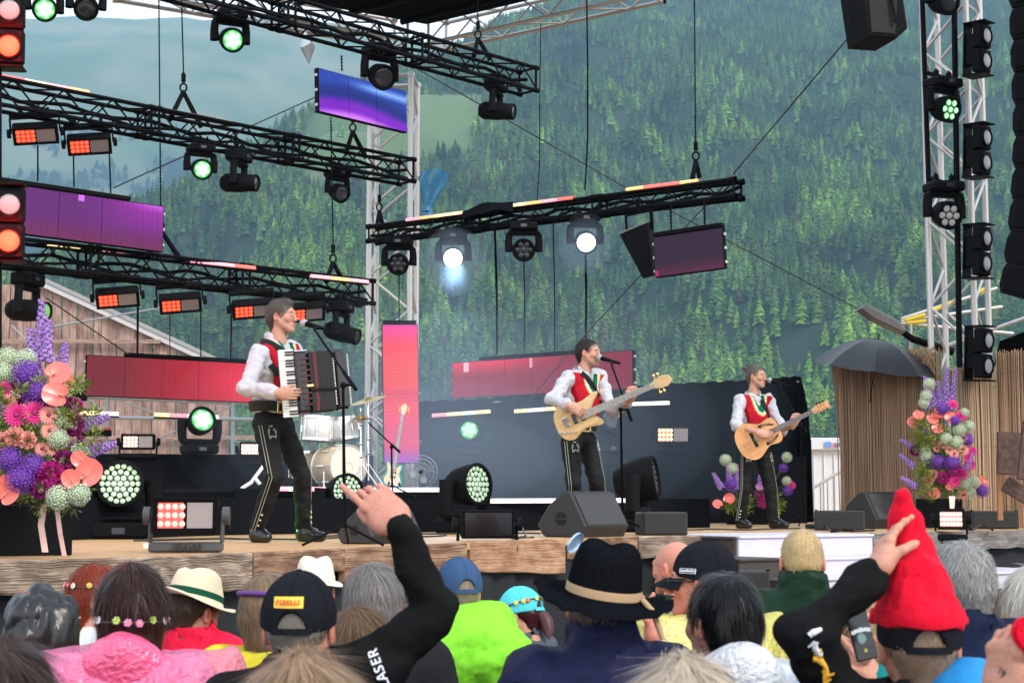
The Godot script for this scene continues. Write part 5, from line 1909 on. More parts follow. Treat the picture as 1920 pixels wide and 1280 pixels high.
# a solid-bodied guitar or bass: body at a, head of the neck at b, front along n
func guitar_solid(t: Node3D, a: Vector3, b: Vector3, n: Vector3, s: float, body: Material, face: Material, neck: Material, strings: int) -> void:
	var d := (b - a).normalized()
	var z := (n - d * n.dot(d)).normalized()
	var bs := Basis(d, z.cross(d), z)
	var len := (b - a).length()
	var half := [[-0.20, 0.0], [-0.19, 0.09], [-0.13, 0.155], [-0.05, 0.16], [0.02, 0.12], [0.09, 0.115], [0.16, 0.135], [0.235, 0.15], [0.245, 0.125], [0.18, 0.075], [0.14, 0.03], [0.14, -0.03], [0.17, -0.065], [0.2, -0.11], [0.175, -0.135], [0.11, -0.12], [0.05, -0.105], [-0.02, -0.125], [-0.09, -0.165], [-0.16, -0.14], [-0.2, -0.07]]
	var poly := PackedVector2Array()
	for p in half:
		poly.append(Vector2(p[0], p[1]) * s)
	poly = rounded(poly)
	var o := obj("body", Acc.new().extrude(poly, 0.042 * s, Transform3D(bs, a), 0.008 * s), body, t)
	var small := PackedVector2Array()
	for p in half:
		small.append(Vector2(p[0] * 0.86, p[1] * 0.84) * s)
	small = rounded(small)
	obj("top", Acc.new().extrude(small, 0.004, Transform3D(bs, a + z * 0.0215 * s)), face, o)
	var nk := Acc.new()
	nk.tube([a + d * 0.06 * s + z * 0.014 * s, b - d * 0.06 * s + z * 0.006], [0.03 * s, 0.021 * s], 10)
	obj("neck", nk, neck, t)
	var fb := Acc.new()
	var y := bs.y
	var w0 := 0.032 * s
	var w1 := 0.023 * s
	var p0 := a + d * 0.045 * s + z * 0.047 * s
	var p1 := b - d * 0.07 * s + z * 0.031
	fb.quad(p0 - y * w0, p1 - y * w1, p1 + y * w1, p0 + y * w0)
	var board := obj("fretboard", fb, paint("fretboard %d" % strings, 0.30 if strings == 4 else 0.09, 0.28 if strings == 4 else 0.06, 0.24 if strings == 4 else 0.045, 0.5), t)
	for k in 20:
		var f := 1.0 - pow(2.0, -k / 12.0) * 1.0
		var p := p1.lerp(p0, f * 1.42)
		if f * 1.42 > 1.0:
			break
		obj("fret", Acc.new().rod(p - y * lerpf(w1, w0, f) + z * 0.001, p + y * lerpf(w1, w0, f) + z * 0.001, 0.0018, 4), chrome, board)
	for k in strings:
		var e := (float(k) / (strings - 1) - 0.5) * 1.6
		obj("string", Acc.new().rod(a - d * 0.1 * s + y * w0 * e + z * 0.05 * s, b + y * w1 * e + z * 0.034, 0.0014, 4), chrome, t)
	var hd := PackedVector2Array([Vector2(-0.07, -0.022), Vector2(0.0, -0.045), Vector2(0.06, -0.05), Vector2(0.115, -0.02), Vector2(0.10, 0.03), Vector2(0.05, 0.05), Vector2(-0.02, 0.042), Vector2(-0.07, 0.022)])
	for k in hd.size():
		hd[k] *= s
	var h := obj("headstock", Acc.new().extrude(hd, 0.018 * s, Transform3D(bs, b + z * 0.004), 0.003), face, t)
	for k in strings:
		var sd := 1.0 if k % 2 == 0 else -1.0
		var x := -0.02 + 0.035 * (k / 2)
		var p := b + d * x * s + y * sd * 0.062 * s
		obj("tuning_peg", Acc.new().rod(b + d * x * s + y * sd * 0.03 * s, p, 0.005 * s, 6).ball(p + y * sd * 0.012 * s, Vector3(0.014, 0.014, 0.008) * s, 8, 6), paint("gold fitting", 0.7, 0.5, 0.2, 0.25, 0.8), h)
	for x in [-0.02, 0.05]:
		obj("pickup", Acc.new().box(a + d * x * s + z * 0.029 * s, Vector3(0.035, 0.085, 0.012) * s, bs, 0.003), paint("pickup", 0.02, 0.02, 0.02, 0.4), o)
	obj("bridge", Acc.new().box(a - d * 0.1 * s + z * 0.028 * s, Vector3(0.05, 0.08, 0.014) * s, bs, 0.003), chrome, o)
	for k in 4:
		obj("control_knob", Acc.new().lathe([Vector2(0.013, 0), Vector2(0.011, 0.014), Vector2(0, 0.015)], Transform3D(upright(z), a - d * (0.05 + 0.04 * k) * s - y * (0.105 - 0.012 * k) * s + z * 0.022 * s), 10), chrome, o)


# ---------------------------------------------------------------- flowers

func petal_ring(a: Acc, n: int, r0: float, r1: float, w: float, lift: float, col: Color, turn := 0.0) -> void:
	for k in n:
		var an := TAU * k / n + turn
		var d := Vector3(cos(an), 0, sin(an))
		var s := Vector3(-d.z, 0, d.x)
		var g := rng.randf_range(0.85, 1.12)
		a.col = Color(col.r * g, col.g * g, col.b * g)
		var m := d * lerpf(r0, r1, 0.6) + Vector3.UP * lift * 0.7
		var e := d * r1 + Vector3.UP * lift
		a.quad(d * r0 - s * w * 0.3, m - s * w, e, m + s * w)
		a.tri(d * r0 - s * w * 0.3, m + s * w, d * r0 + s * w * 0.3)


# all flower heads look along +y and have radius about 1
func flower_meshes() -> Dictionary:
	var out := {}
	rng.seed = 31
	for c in [["purple_allium", Color(0.19, 0.05, 0.42), Color(0.10, 0.02, 0.24)], ["white_allium", Color(0.62, 0.68, 0.52), Color(0.28, 0.38, 0.2)]]:
		var a := Acc.new()
		a.col = c[2]
		a.ball(Vector3.ZERO, Vector3.ONE * 0.72, 12, 8)
		for k in 190:
			var y := 1.0 - 2.0 * (k + 0.5) / 190.0
			var an := k * 2.39996
			var d := Vector3(sqrt(1 - y * y) * cos(an), y, sqrt(1 - y * y) * sin(an))
			var b := upright((d + Vector3(rng.randf_range(-0.2, 0.2), rng.randf_range(-0.2, 0.2), rng.randf_range(-0.2, 0.2))).normalized())
			var rr := rng.randf_range(0.86, 1.05)
			for q in 5:
				var pa := TAU * q / 5.0 + k
				var g := rng.randf_range(0.7, 1.3)
				a.col = Color(c[1].r * g, c[1].g * g, c[1].b * g)
				var e := b * Vector3(cos(pa), 0.25, sin(pa)) * 0.15
				var s := b * Vector3(-sin(pa), 0, cos(pa)) * 0.035
				a.tri(d * rr * 0.92 - s, d * rr + e, d * rr * 0.92 + s)
		out[c[0]] = a
	for c in [["magenta_gerbera", Color(0.62, 0.015, 0.19), Color(0.25, 0.0, 0.08)], ["pink_gerbera", Color(0.78, 0.30, 0.24), Color(0.18, 0.02, 0.05)]]:
		var a := Acc.new()
		petal_ring(a, 20, 0.15, 1.0, 0.13, 0.12, c[1])
		petal_ring(a, 18, 0.12, 0.8, 0.12, 0.22, c[1], 0.15)
		petal_ring(a, 14, 0.1, 0.5, 0.09, 0.28, c[1], 0.3)
		a.col = c[2]
		a.ball(Vector3(0, 0.12, 0), Vector3(0.24, 0.12, 0.24), 10, 6)
		out[c[0]] = a
	for c in [["pink_carnation", Color(0.78, 0.34, 0.27)], ["plum_chrysanthemum", Color(0.22, 0.005, 0.12)], ["magenta_chrysanthemum", Color(0.45, 0.005, 0.2)]]:
		var a := Acc.new()
		for k in 110:
			var y := 1.0 - 1.6 * (k + 0.5) / 110.0
			var an := k * 2.39996
			var d := Vector3(sqrt(maxf(0.0, 1 - y * y)) * cos(an), y, sqrt(maxf(0.0, 1 - y * y)) * sin(an))
			var b := upright(d)
			var g := rng.randf_range(0.65, 1.25)
			a.col = Color(c[1].r * g, c[1].g * g, c[1].b * g)
			var tw := rng.randf() * TAU
			var s := b * Vector3(cos(tw), 0, sin(tw)) * 0.15
			var u := b * Vector3(-sin(tw), 0, cos(tw)) * 0.1
			a.quad(d * 0.55 - s * 0.5, d * rng.randf_range(0.9, 1.05) - s + u, d * rng.randf_range(0.95, 1.1) + s + u, d * 0.55 + s * 0.5)
		out[c[0]] = a
	# anthurium: a glossy heart with a pale spike
	var h := Acc.new()
	var rows := []
	for r in 7:
		var row := []
		var f := r / 6.0
		for s in 25:
			var an := TAU * s / 24.0
			var rad := 0.62 + 0.22 * cos(an) + 0.3 * pow(maxf(0.0, sin(an * 0.5)), 14.0) * -1.0 + 0.1 * cos(2.0 * an)
			rad += 0.26 * absf(sin(an)) * 0.7
			row.append(Vector3(sin(an) * rad * f * 0.95, 0.14 * f * f - 0.05 * f * absf(sin(an * 2.0)), cos(an) * rad * f * 1.1 + 0.1))
		rows.append(row)
	h.col = Color(0.78, 0.16, 0.13)
	h.sheet(rows)
	out["anthurium"] = h
	var sp := Acc.new()
	sp.tube([Vector3(0, 0.03, -0.05), Vector3(0, 0.22, 0.1), Vector3(0, 0.42, 0.42)], [0.05, 0.06, 0.025], 7)
	out["spadix"] = sp
	# larkspur: a tall spike of small florets, unit tall, base at the origin
	var l := Acc.new()
	l.col = Color(0.1, 0.18, 0.05)
	l.tube([Vector3.ZERO, Vector3(0.01, 1, 0)], [0.012, 0.005], 5)
	for k in 70:
		var f := k / 70.0
		var an := k * 2.4
		var rad := lerpf(0.085, 0.03, f) * rng.randf_range(0.7, 1.2)
		var p := Vector3(cos(an) * rad, 0.12 + f * 0.88, sin(an) * rad)
		var d := Vector3(cos(an), 0.15, sin(an)).normalized()
		var b := upright(d)
		for q in 5:
			var g := rng.randf_range(0.6, 1.35)
			l.col = Color(0.33 * g, 0.17 * g, 0.52 * g)
			var pa := TAU * q / 5.0
			var e := b * Vector3(cos(pa), 0.2, sin(pa)) * 0.05 * lerpf(1.0, 0.5, f)
			var s := b * Vector3(-sin(pa), 0, cos(pa)) * 0.022
			l.quad(p - s * 0.3, p + e * 0.6 - s, p + e, p + e * 0.6 + s)
	out["larkspur"] = l
	# green filler: a tuft of small leaves
	var gr := Acc.new()
	for k in 46:
		var d := Vector3(rng.randf_range(-1, 1), rng.randf_range(-0.2, 1), rng.randf_range(-1, 1)).normalized() * rng.randf_range(0.5, 1.0)
		var b := upright(d)
		var g := rng.randf_range(0.6, 1.4)
		gr.col = Color(0.13 * g, 0.20 * g, 0.03 * g) if k % 3 else Color(0.30 * g, 0.32 * g, 0.05 * g)
		var s := b * Vector3(0.1, 0, 0)
		gr.quad(d * 0.7, d * 0.95 - s, d * 1.25, d * 0.95 + s)
		if k % 2 == 0:
			gr.tube([Vector3.ZERO, d * 0.8], 0.012, 3, false)
	out["green_filler"] = gr
	return out


func bloom(t: Node3D, fm: Dictionary, kind: String, at: Vector3, r: float, look: Vector3, spin := 0.0) -> void:
	var petals := paint("petals", 1, 1, 1, 0.6)
	petals.backlight_enabled = true
	petals.backlight = Color(0.15, 0.15, 0.15)
	var o := obj(kind, fm[kind], paint("glossy petals", 1, 1, 1, 0.3) if kind == "anthurium" else petals, t)
	o.transform = Transform3D(upright(look) * Basis(Vector3.UP, spin), at - t.position).scaled_local(Vector3.ONE * r * 1.14)
	if kind == "anthurium":
		obj("spadix", fm["spadix"], paint("spadix", 0.8, 0.45, 0.28, 0.5), o)


func flowers() -> void:
	var fm := flower_meshes()
	for k in fm:
		fm[k] = fm[k].mesh()
	var satin := paint("pink satin", 0.80, 0.50, 0.44, 0.35)
	# the big arrangement at the stage corner
	var t := thing("flower_arrangement", "large colourful flower arrangement in a black box with pink ribbons", "flowers", p3(-2.681,1.5,-8.847))
	var v := Acc.new()
	var c := t.position
	v.box(Vector3(0, 0.135, 0), Vector3(0.48, 0.27, 0.4), Basis(Vector3.UP, 0.4), 0.004)
	obj("planter", v, black_plastic, t)
	for rb in [[p3(-2.356,1.777,-8.12), p3(-2.351,1.671,-8.06), p3(-2.326,1.539,-8.06), 0.016], [p3(-2.291,1.763,-8.12), p3(-2.26,1.631,-8.08), p3(-2.241,1.519,-8.1), 0.012]]:
		var a := Acc.new()
		var w := Vector3(rb[3], 0, 0)
		for k in 2:
			a.quad(rb[k] - c - w, rb[k] - c + w, rb[k + 1] - c + w, rb[k + 1] - c - w)
		obj("ribbon", a, satin, t)
	var core := Acc.new()
	core.col = Color(0.07, 0.12, 0.035)
	core.ball(p3(-2.605,2.041,-8.45) - c, Vector3(0.2, 0.25, 0.14), 14, 10)
	obj("moss_core", core, paint("petals", 1, 1, 1, 0.6), t)
	var F := [
		["white_allium", p3(-2.618,2.528,-8.3), 0.055], ["white_allium", p3(-2.493,2.514,-8.2), 0.052], ["white_allium", p3(-2.6,2.442,-8.2), 0.05],
		["purple_allium", p3(-2.468,2.433,-8.15), 0.072], ["purple_allium", p3(-2.404,2.332,-8.1), 0.066], ["magenta_gerbera", p3(-2.593,2.351,-8.15), 0.05], ["plum_chrysanthemum", p3(-2.563,2.342,-8.25), 0.06],
		["anthurium", p3(-2.331,2.421,-8.1), 0.075], ["anthurium", p3(-2.27,2.376,-8.12), 0.06], ["anthurium", p3(-2.246,2.312,-8), 0.078], ["plum_chrysanthemum", p3(-2.308,2.267,-8.15), 0.06],
		["magenta_gerbera", p3(-2.472,2.218,-8), 0.06], ["magenta_gerbera", p3(-2.382,2.229,-8), 0.058], ["magenta_chrysanthemum", p3(-2.246,2.273,-8.2), 0.045], ["pink_gerbera", p3(-2.312,2.218,-8), 0.045], ["white_allium", p3(-2.278,2.189,-8.05), 0.045],
		["plum_chrysanthemum", p3(-2.222,2.175,-8.1), 0.053], ["pink_gerbera", p3(-2.305,2.139,-8), 0.042], ["pink_carnation", p3(-2.461,2.11,-7.95), 0.045], ["pink_carnation", p3(-2.4,2.092,-7.95), 0.04], ["white_allium", p3(-2.261,2.099,-8), 0.048],
		["plum_chrysanthemum", p3(-2.219,2.095,-8.1), 0.05], ["white_allium", p3(-2.188,2.036,-8.1), 0.056], ["pink_gerbera", p3(-2.281,2.054,-8), 0.04], ["pink_gerbera", p3(-2.339,2.049,-8), 0.036], ["purple_allium", p3(-2.481,1.994,-7.95), 0.062], ["purple_allium", p3(-2.364,1.96,-7.95), 0.06],
		["purple_allium", p3(-2.41,1.899,-7.9), 0.066], ["plum_chrysanthemum", p3(-2.232,1.99,-8), 0.05], ["magenta_chrysanthemum", p3(-2.274,1.926,-7.95), 0.06], ["plum_chrysanthemum", p3(-2.325,1.863,-7.95), 0.055], ["magenta_gerbera", p3(-2.231,1.895,-7.95), 0.05],
		["anthurium", p3(-2.115,1.908,-7.95), 0.08], ["anthurium", p3(-2.154,1.881,-7.9), 0.055], ["white_allium", p3(-2.22,1.811,-7.9), 0.056], ["white_allium", p3(-2.121,1.826,-7.9), 0.05], ["anthurium", p3(-2.499,1.881,-7.9), 0.06], ["anthurium", p3(-2.49,1.811,-7.88), 0.07], ["anthurium", p3(-2.136,1.985,-8), 0.05], ["pink_gerbera", p3(-2.548,2.286,-8.1), 0.045], ["pink_gerbera", p3(-2.537,2.091,-8), 0.045],
		["magenta_gerbera", p3(-2.629,2.16,-8), 0.06], ["purple_allium", p3(-2.626,2.054,-8), 0.06], ["white_allium", p3(-2.666,2.272,-8.1), 0.05], ["pink_carnation", p3(-2.609,1.948,-8), 0.05]]
	for k in F.size():
		var look: Vector3 = (F[k][1] - p3(-2.667,2.019,-8.7)).normalized() * 0.8 + Vector3(0.15, 0.15, 0.9)
		bloom(t, fm, F[k][0], F[k][1], F[k][2], look, k * 1.3)
	for p in [[p3(-2.465,2.482,-8.35), 0.36, 0.0], [p3(-2.423,2.478,-8.3), 0.26, 0.06], [p3(-2.498,2.454,-8.35), 0.24, -0.1], [p3(-2.373,2.458,-8.4), 0.17, 0.15], [p3(-2.561,2.192,-8.1), 0.16, -0.3], [p3(-2.205,2.169,-8.2), 0.16, 1.2], [p3(-2.175,2.032,-8.15), 0.18, 1.3], [p3(-2.594,2.061,-8.2), 0.16, -0.4]]:
		var o := obj("larkspur", fm["larkspur"], paint("petals", 1, 1, 1, 0.6), t)
		o.transform = Transform3D(Basis(Vector3.BACK, -p[2]), p[0] - c).scaled_local(Vector3(0.42, p[1], 0.42))
	rng.seed = 6
	for k in 75:
		var p := p3(-2.361,2.029,-8.05) + Vector3(rng.randf_range(-0.3, 0.24), rng.randf_range(-0.27, 0.34), rng.randf_range(-0.1, 0.06))
		bloom(t, fm, "green_filler", p, rng.randf_range(0.04, 0.07), Vector3(0.2, 0.4, 1), k)

	# the arrangement before the reed screens
	t = thing("flower_arrangement", "tall flower arrangement in a dark planter in front of the reed screens", "flowers", p3(4.77,1.5,-18.026))
	c = t.position
	obj("planter", Acc.new().box(Vector3(0, 0.16, 0), Vector3(0.48, 0.32, 0.4), Basis(Vector3.UP, -0.2), 0.006), black_plastic, t)
	var a2 := Acc.new()
	a2.quad(p3(4.527,1.845,-16.7) - c, p3(4.593,1.845,-16.7) - c, p3(4.565,1.708,-16.65) - c, p3(4.521,1.708,-16.65) - c)
	obj("ribbon", a2, satin, t)
	core = Acc.new()
	core.col = Color(0.07, 0.12, 0.035)
	core.ball(p3(4.586,2.187,-17.2) - c, Vector3(0.18, 0.3, 0.13), 14, 10)
	obj("moss_core", core, paint("petals", 1, 1, 1, 0.6), t)
	var G := [["white_allium", 1729, 723, 10], ["white_allium", 1723, 745, 10], ["white_allium", 1719, 758, 9], ["purple_allium", 1749, 770, 10], ["magenta_gerbera", 1767, 762, 9], ["anthurium", 1712, 776, 12], ["anthurium", 1730, 783, 13], ["anthurium", 1739, 777, 13], ["anthurium", 1758, 790, 13], ["anthurium", 1708, 798, 15], ["anthurium", 1745, 806, 12],
		["magenta_gerbera", 1784, 782, 10], ["white_allium", 1791, 777, 8], ["purple_allium", 1770, 792, 9], ["white_allium", 1779, 809, 11], ["white_allium", 1800, 802, 10], ["purple_allium", 1795, 827, 11], ["white_allium", 1754, 825, 10], ["white_allium", 1772, 832, 11], ["pink_gerbera", 1734, 829, 8], ["pink_gerbera", 1748, 836, 8], ["pink_gerbera", 1738, 843, 7], ["pink_gerbera", 1758, 846, 8], ["pink_gerbera", 1766, 853, 9], ["pink_gerbera", 1786, 845, 10], ["pink_carnation", 1787, 825, 7],
		["white_allium", 1718, 845, 10], ["white_allium", 1722, 857, 11], ["purple_allium", 1739, 868, 13], ["purple_allium", 1763, 870, 13], ["plum_chrysanthemum", 1703, 846, 9], ["magenta_gerbera", 1800, 872, 11], ["magenta_chrysanthemum", 1768, 882, 11], ["magenta_gerbera", 1782, 890, 10], ["magenta_chrysanthemum", 1748, 897, 10], ["magenta_gerbera", 1766, 904, 10], ["pink_carnation", 1722, 900, 10], ["pink_gerbera", 1732, 890, 9], ["anthurium", 1754, 910, 9], ["white_allium", 1791, 909, 11], ["white_allium", 1808, 905, 10], ["anthurium", 1828, 900, 15], ["purple_allium", 1824, 920, 12], ["white_allium", 1798, 925, 10], ["anthurium", 1730, 920, 12], ["pink_gerbera", 1785, 928, 9], ["magenta_gerbera", 1806, 848, 9], ["magenta_gerbera", 1796, 860, 9]]
	var mid := p3(4.64,2.22,-17.4)
	for k in G.size():
		var sx: float = (G[k][1] - 1765.0) / 3011.0
		var p := mid + Vector3(sx * 17.2, (865.0 - G[k][2]) / 3011.0 * 17.2, 0.5 - absf(sx) * 9.0)
		bloom(t, fm, G[k][0], p, G[k][3] * 0.0060, (p - mid).normalized() * 0.7 + Vector3(0.1, 0.2, 0.9), k * 1.1)
	for p in [[p3(4.629,2.728,-17.2), 0.50, 0.12], [p3(4.687,2.757,-17.2), 0.45, 0.2], [p3(4.527,2.757,-17.2), 0.30, -0.1], [p3(4.458,2.728,-17.2), 0.40, -0.05], [p3(4.584,2.757,-17.2), 0.32, 0.0], [p3(4.715,2.728,-17.2), 0.28, 0.1], [p3(4.364,2.298,-17.1), 0.28, -1.0], [p3(4.292,2.128,-17.1), 0.24, -0.8], [p3(4.285,1.93,-17), 0.22, -1.0], [p3(4.784,2.098,-17), 0.22, 0.4], [p3(4.435,2.411,-17.1), 0.28, -0.4]]:
		var o := obj("larkspur", fm["larkspur"], paint("petals", 1, 1, 1, 0.6), t)
		o.transform = Transform3D(Basis(Vector3.BACK, -p[2]), p[0] - c).scaled_local(Vector3(0.46, p[1], 0.46))
	for k in 75:
		var p := p3(4.533,2.182,-17) + Vector3(rng.randf_range(-0.26, 0.26), rng.randf_range(-0.38, 0.45), rng.randf_range(-0.1, 0.06))
		bloom(t, fm, "green_filler", p, rng.randf_range(0.05, 0.08), Vector3(0.2, 0.4, 1), k)

	# the low one behind the guitarist
	t = thing("flower_arrangement", "low loose flower arrangement behind the acoustic guitarist's legs", "flowers", p3(3.118,1.5,-20.537))
	c = t.position
	obj("planter", Acc.new().box(Vector3(0, 0.11, 0), Vector3(0.75, 0.22, 0.3), Basis(), 0.006), black_plastic, t)
	var H := [["white_allium", 1352, 863, 10], ["white_allium", 1364, 879, 10], ["white_allium", 1467, 858, 9], ["purple_allium", 1388, 862, 9], ["purple_allium", 1363, 909, 13], ["white_allium", 1466, 902, 8], ["magenta_gerbera", 1474, 910, 9], ["purple_allium", 1468, 920, 9], ["anthurium", 1356, 940, 13], ["anthurium", 1340, 948, 11], ["magenta_chrysanthemum", 1424, 902, 8], ["pink_gerbera", 1416, 913, 8], ["plum_chrysanthemum", 1414, 927, 8], ["magenta_chrysanthemum", 1421, 942, 9], ["pink_gerbera", 1384, 896, 6], ["pink_gerbera", 1380, 883, 6], ["anthurium", 1362, 934, 9], ["purple_allium", 1460, 878, 8]]
	mid = p3(2.827,1.853,-19)
	for k in H.size():
		var sx: float = (H[k][1] - 1410.0) / 3011.0
		var p := mid + Vector3(sx * 18.6, (930.0 - H[k][2]) / 3011.0 * 18.6, 0.4)
		bloom(t, fm, H[k][0], p, H[k][3] * 0.0062, Vector3(sx * 6.0, 0.4, 0.8), k * 1.1)
		obj("stem", Acc.new().tube([Vector3((p.x - c.x) * 0.5, 0.2, 0), p - c], 0.006, 4), paint("stem green", 0.06, 0.1, 0.03, 0.7), t)
	for p in [[p3(2.54,1.882,-18.6), 0.42, -0.15], [p3(2.583,1.882,-18.6), 0.34, 0.05], [p3(2.436,1.912,-18.6), 0.24, -0.5], [p3(2.866,1.882,-18.6), 0.36, 0.05]]:
		var o := obj("larkspur", fm["larkspur"], paint("petals", 1, 1, 1, 0.6), t)
		o.transform = Transform3D(Basis(Vector3.BACK, -p[2]), p[0] - c).scaled_local(Vector3(0.46, p[1], 0.46))
	for k in 22:
		var p := p3(2.78,1.741,-18.7) + Vector3(rng.randf_range(-0.36, 0.36), rng.randf_range(-0.06, 0.16), rng.randf_range(-0.06, 0.06))
		bloom(t, fm, "green_filler", p, rng.randf_range(0.05, 0.09), Vector3(0.2, 0.4, 1), k)


# ---------------------------------------------------------------- round the stage

func reed_screen(label: String, a: Vector3, b: Vector3, top: float, low: float, tone: Color, seed_: int, frayed := false) -> void:
	var t := thing("reed_screen", label, "reed screen", a, 0.0, "upright reed screens")
	var r := RandomNumberGenerator.new()
	r.seed = seed_
	var len := (b - a).length()
	var d := (b - a).normalized()
	var out := d.cross(Vector3.UP)
	if out.z < 0:
		out = -out
	var bk := Acc.new()
	bk.box(d * len * 0.5 + Vector3(0, (top + low) * 0.5 - a.y, 0) - out * 0.03, Vector3(len, top - low - 0.06, 0.02), along(d))
	obj("backing", bk, grained("reed backing", Color(0.16, 0.11, 0.07), Color(0.23, 0.16, 0.10), Vector3.ONE, 0.9), t)
	var acc := Acc.new()
	var n := int(len / 0.0095)
	for k in n:
		var x := (k + r.randf_range(-0.4, 0.4)) / n * len
		var g := r.randf_range(0.6, 1.2)
		acc.col = Color(tone.r * g, tone.g * g * r.randf_range(0.93, 1.05), tone.b * g)
		var p := d * x + out * r.randf_range(-0.008, 0.012)
		var y0 := low - a.y
		var y1 := top - a.y + r.randf_range(-0.03, 0.03)
		var lean := d * r.randf_range(-0.015, 0.015)
		acc.tube([p + Vector3(0, y0, 0), p + lean + Vector3(0, (y0 + y1) * 0.5, 0), p + lean * 0.3 + Vector3(0, y1, 0)], [0.006, 0.0065, 0.004], 4, false)
	if frayed:
		for k in 26:
			var x := len * r.randf_range(0.6, 0.95)
			acc.col = Color(tone.r * 1.5, tone.g * 1.4, tone.b * 1.1)
			var p := d * x + out * 0.03 + Vector3(0, top - a.y, 0)
			acc.tube([p, p + Vector3(r.randf_range(-0.1, 0.1), 0.05, 0.03), p + Vector3(r.randf_range(-0.2, 0.2), r.randf_range(-0.3, 0.0), 0.05)], 0.004, 3, false)
	var o := obj("reeds", acc, paint("dry reed", 1, 1, 1, 0.8), t)
	o.set_meta("kind", "stuff")
	for f in [0.12, 0.5, 0.88]:
		var w := Acc.new()
		w.rod(Vector3(0, lerpf(low, top, f) - a.y, 0) + out * 0.016, d * len + Vector3(0, lerpf(low, top, f) - a.y, 0) + out * 0.016, 0.0018, 4)
		obj("binding_wire", w, paint("wire", 0.2, 0.18, 0.15, 0.5, 0.4), t)


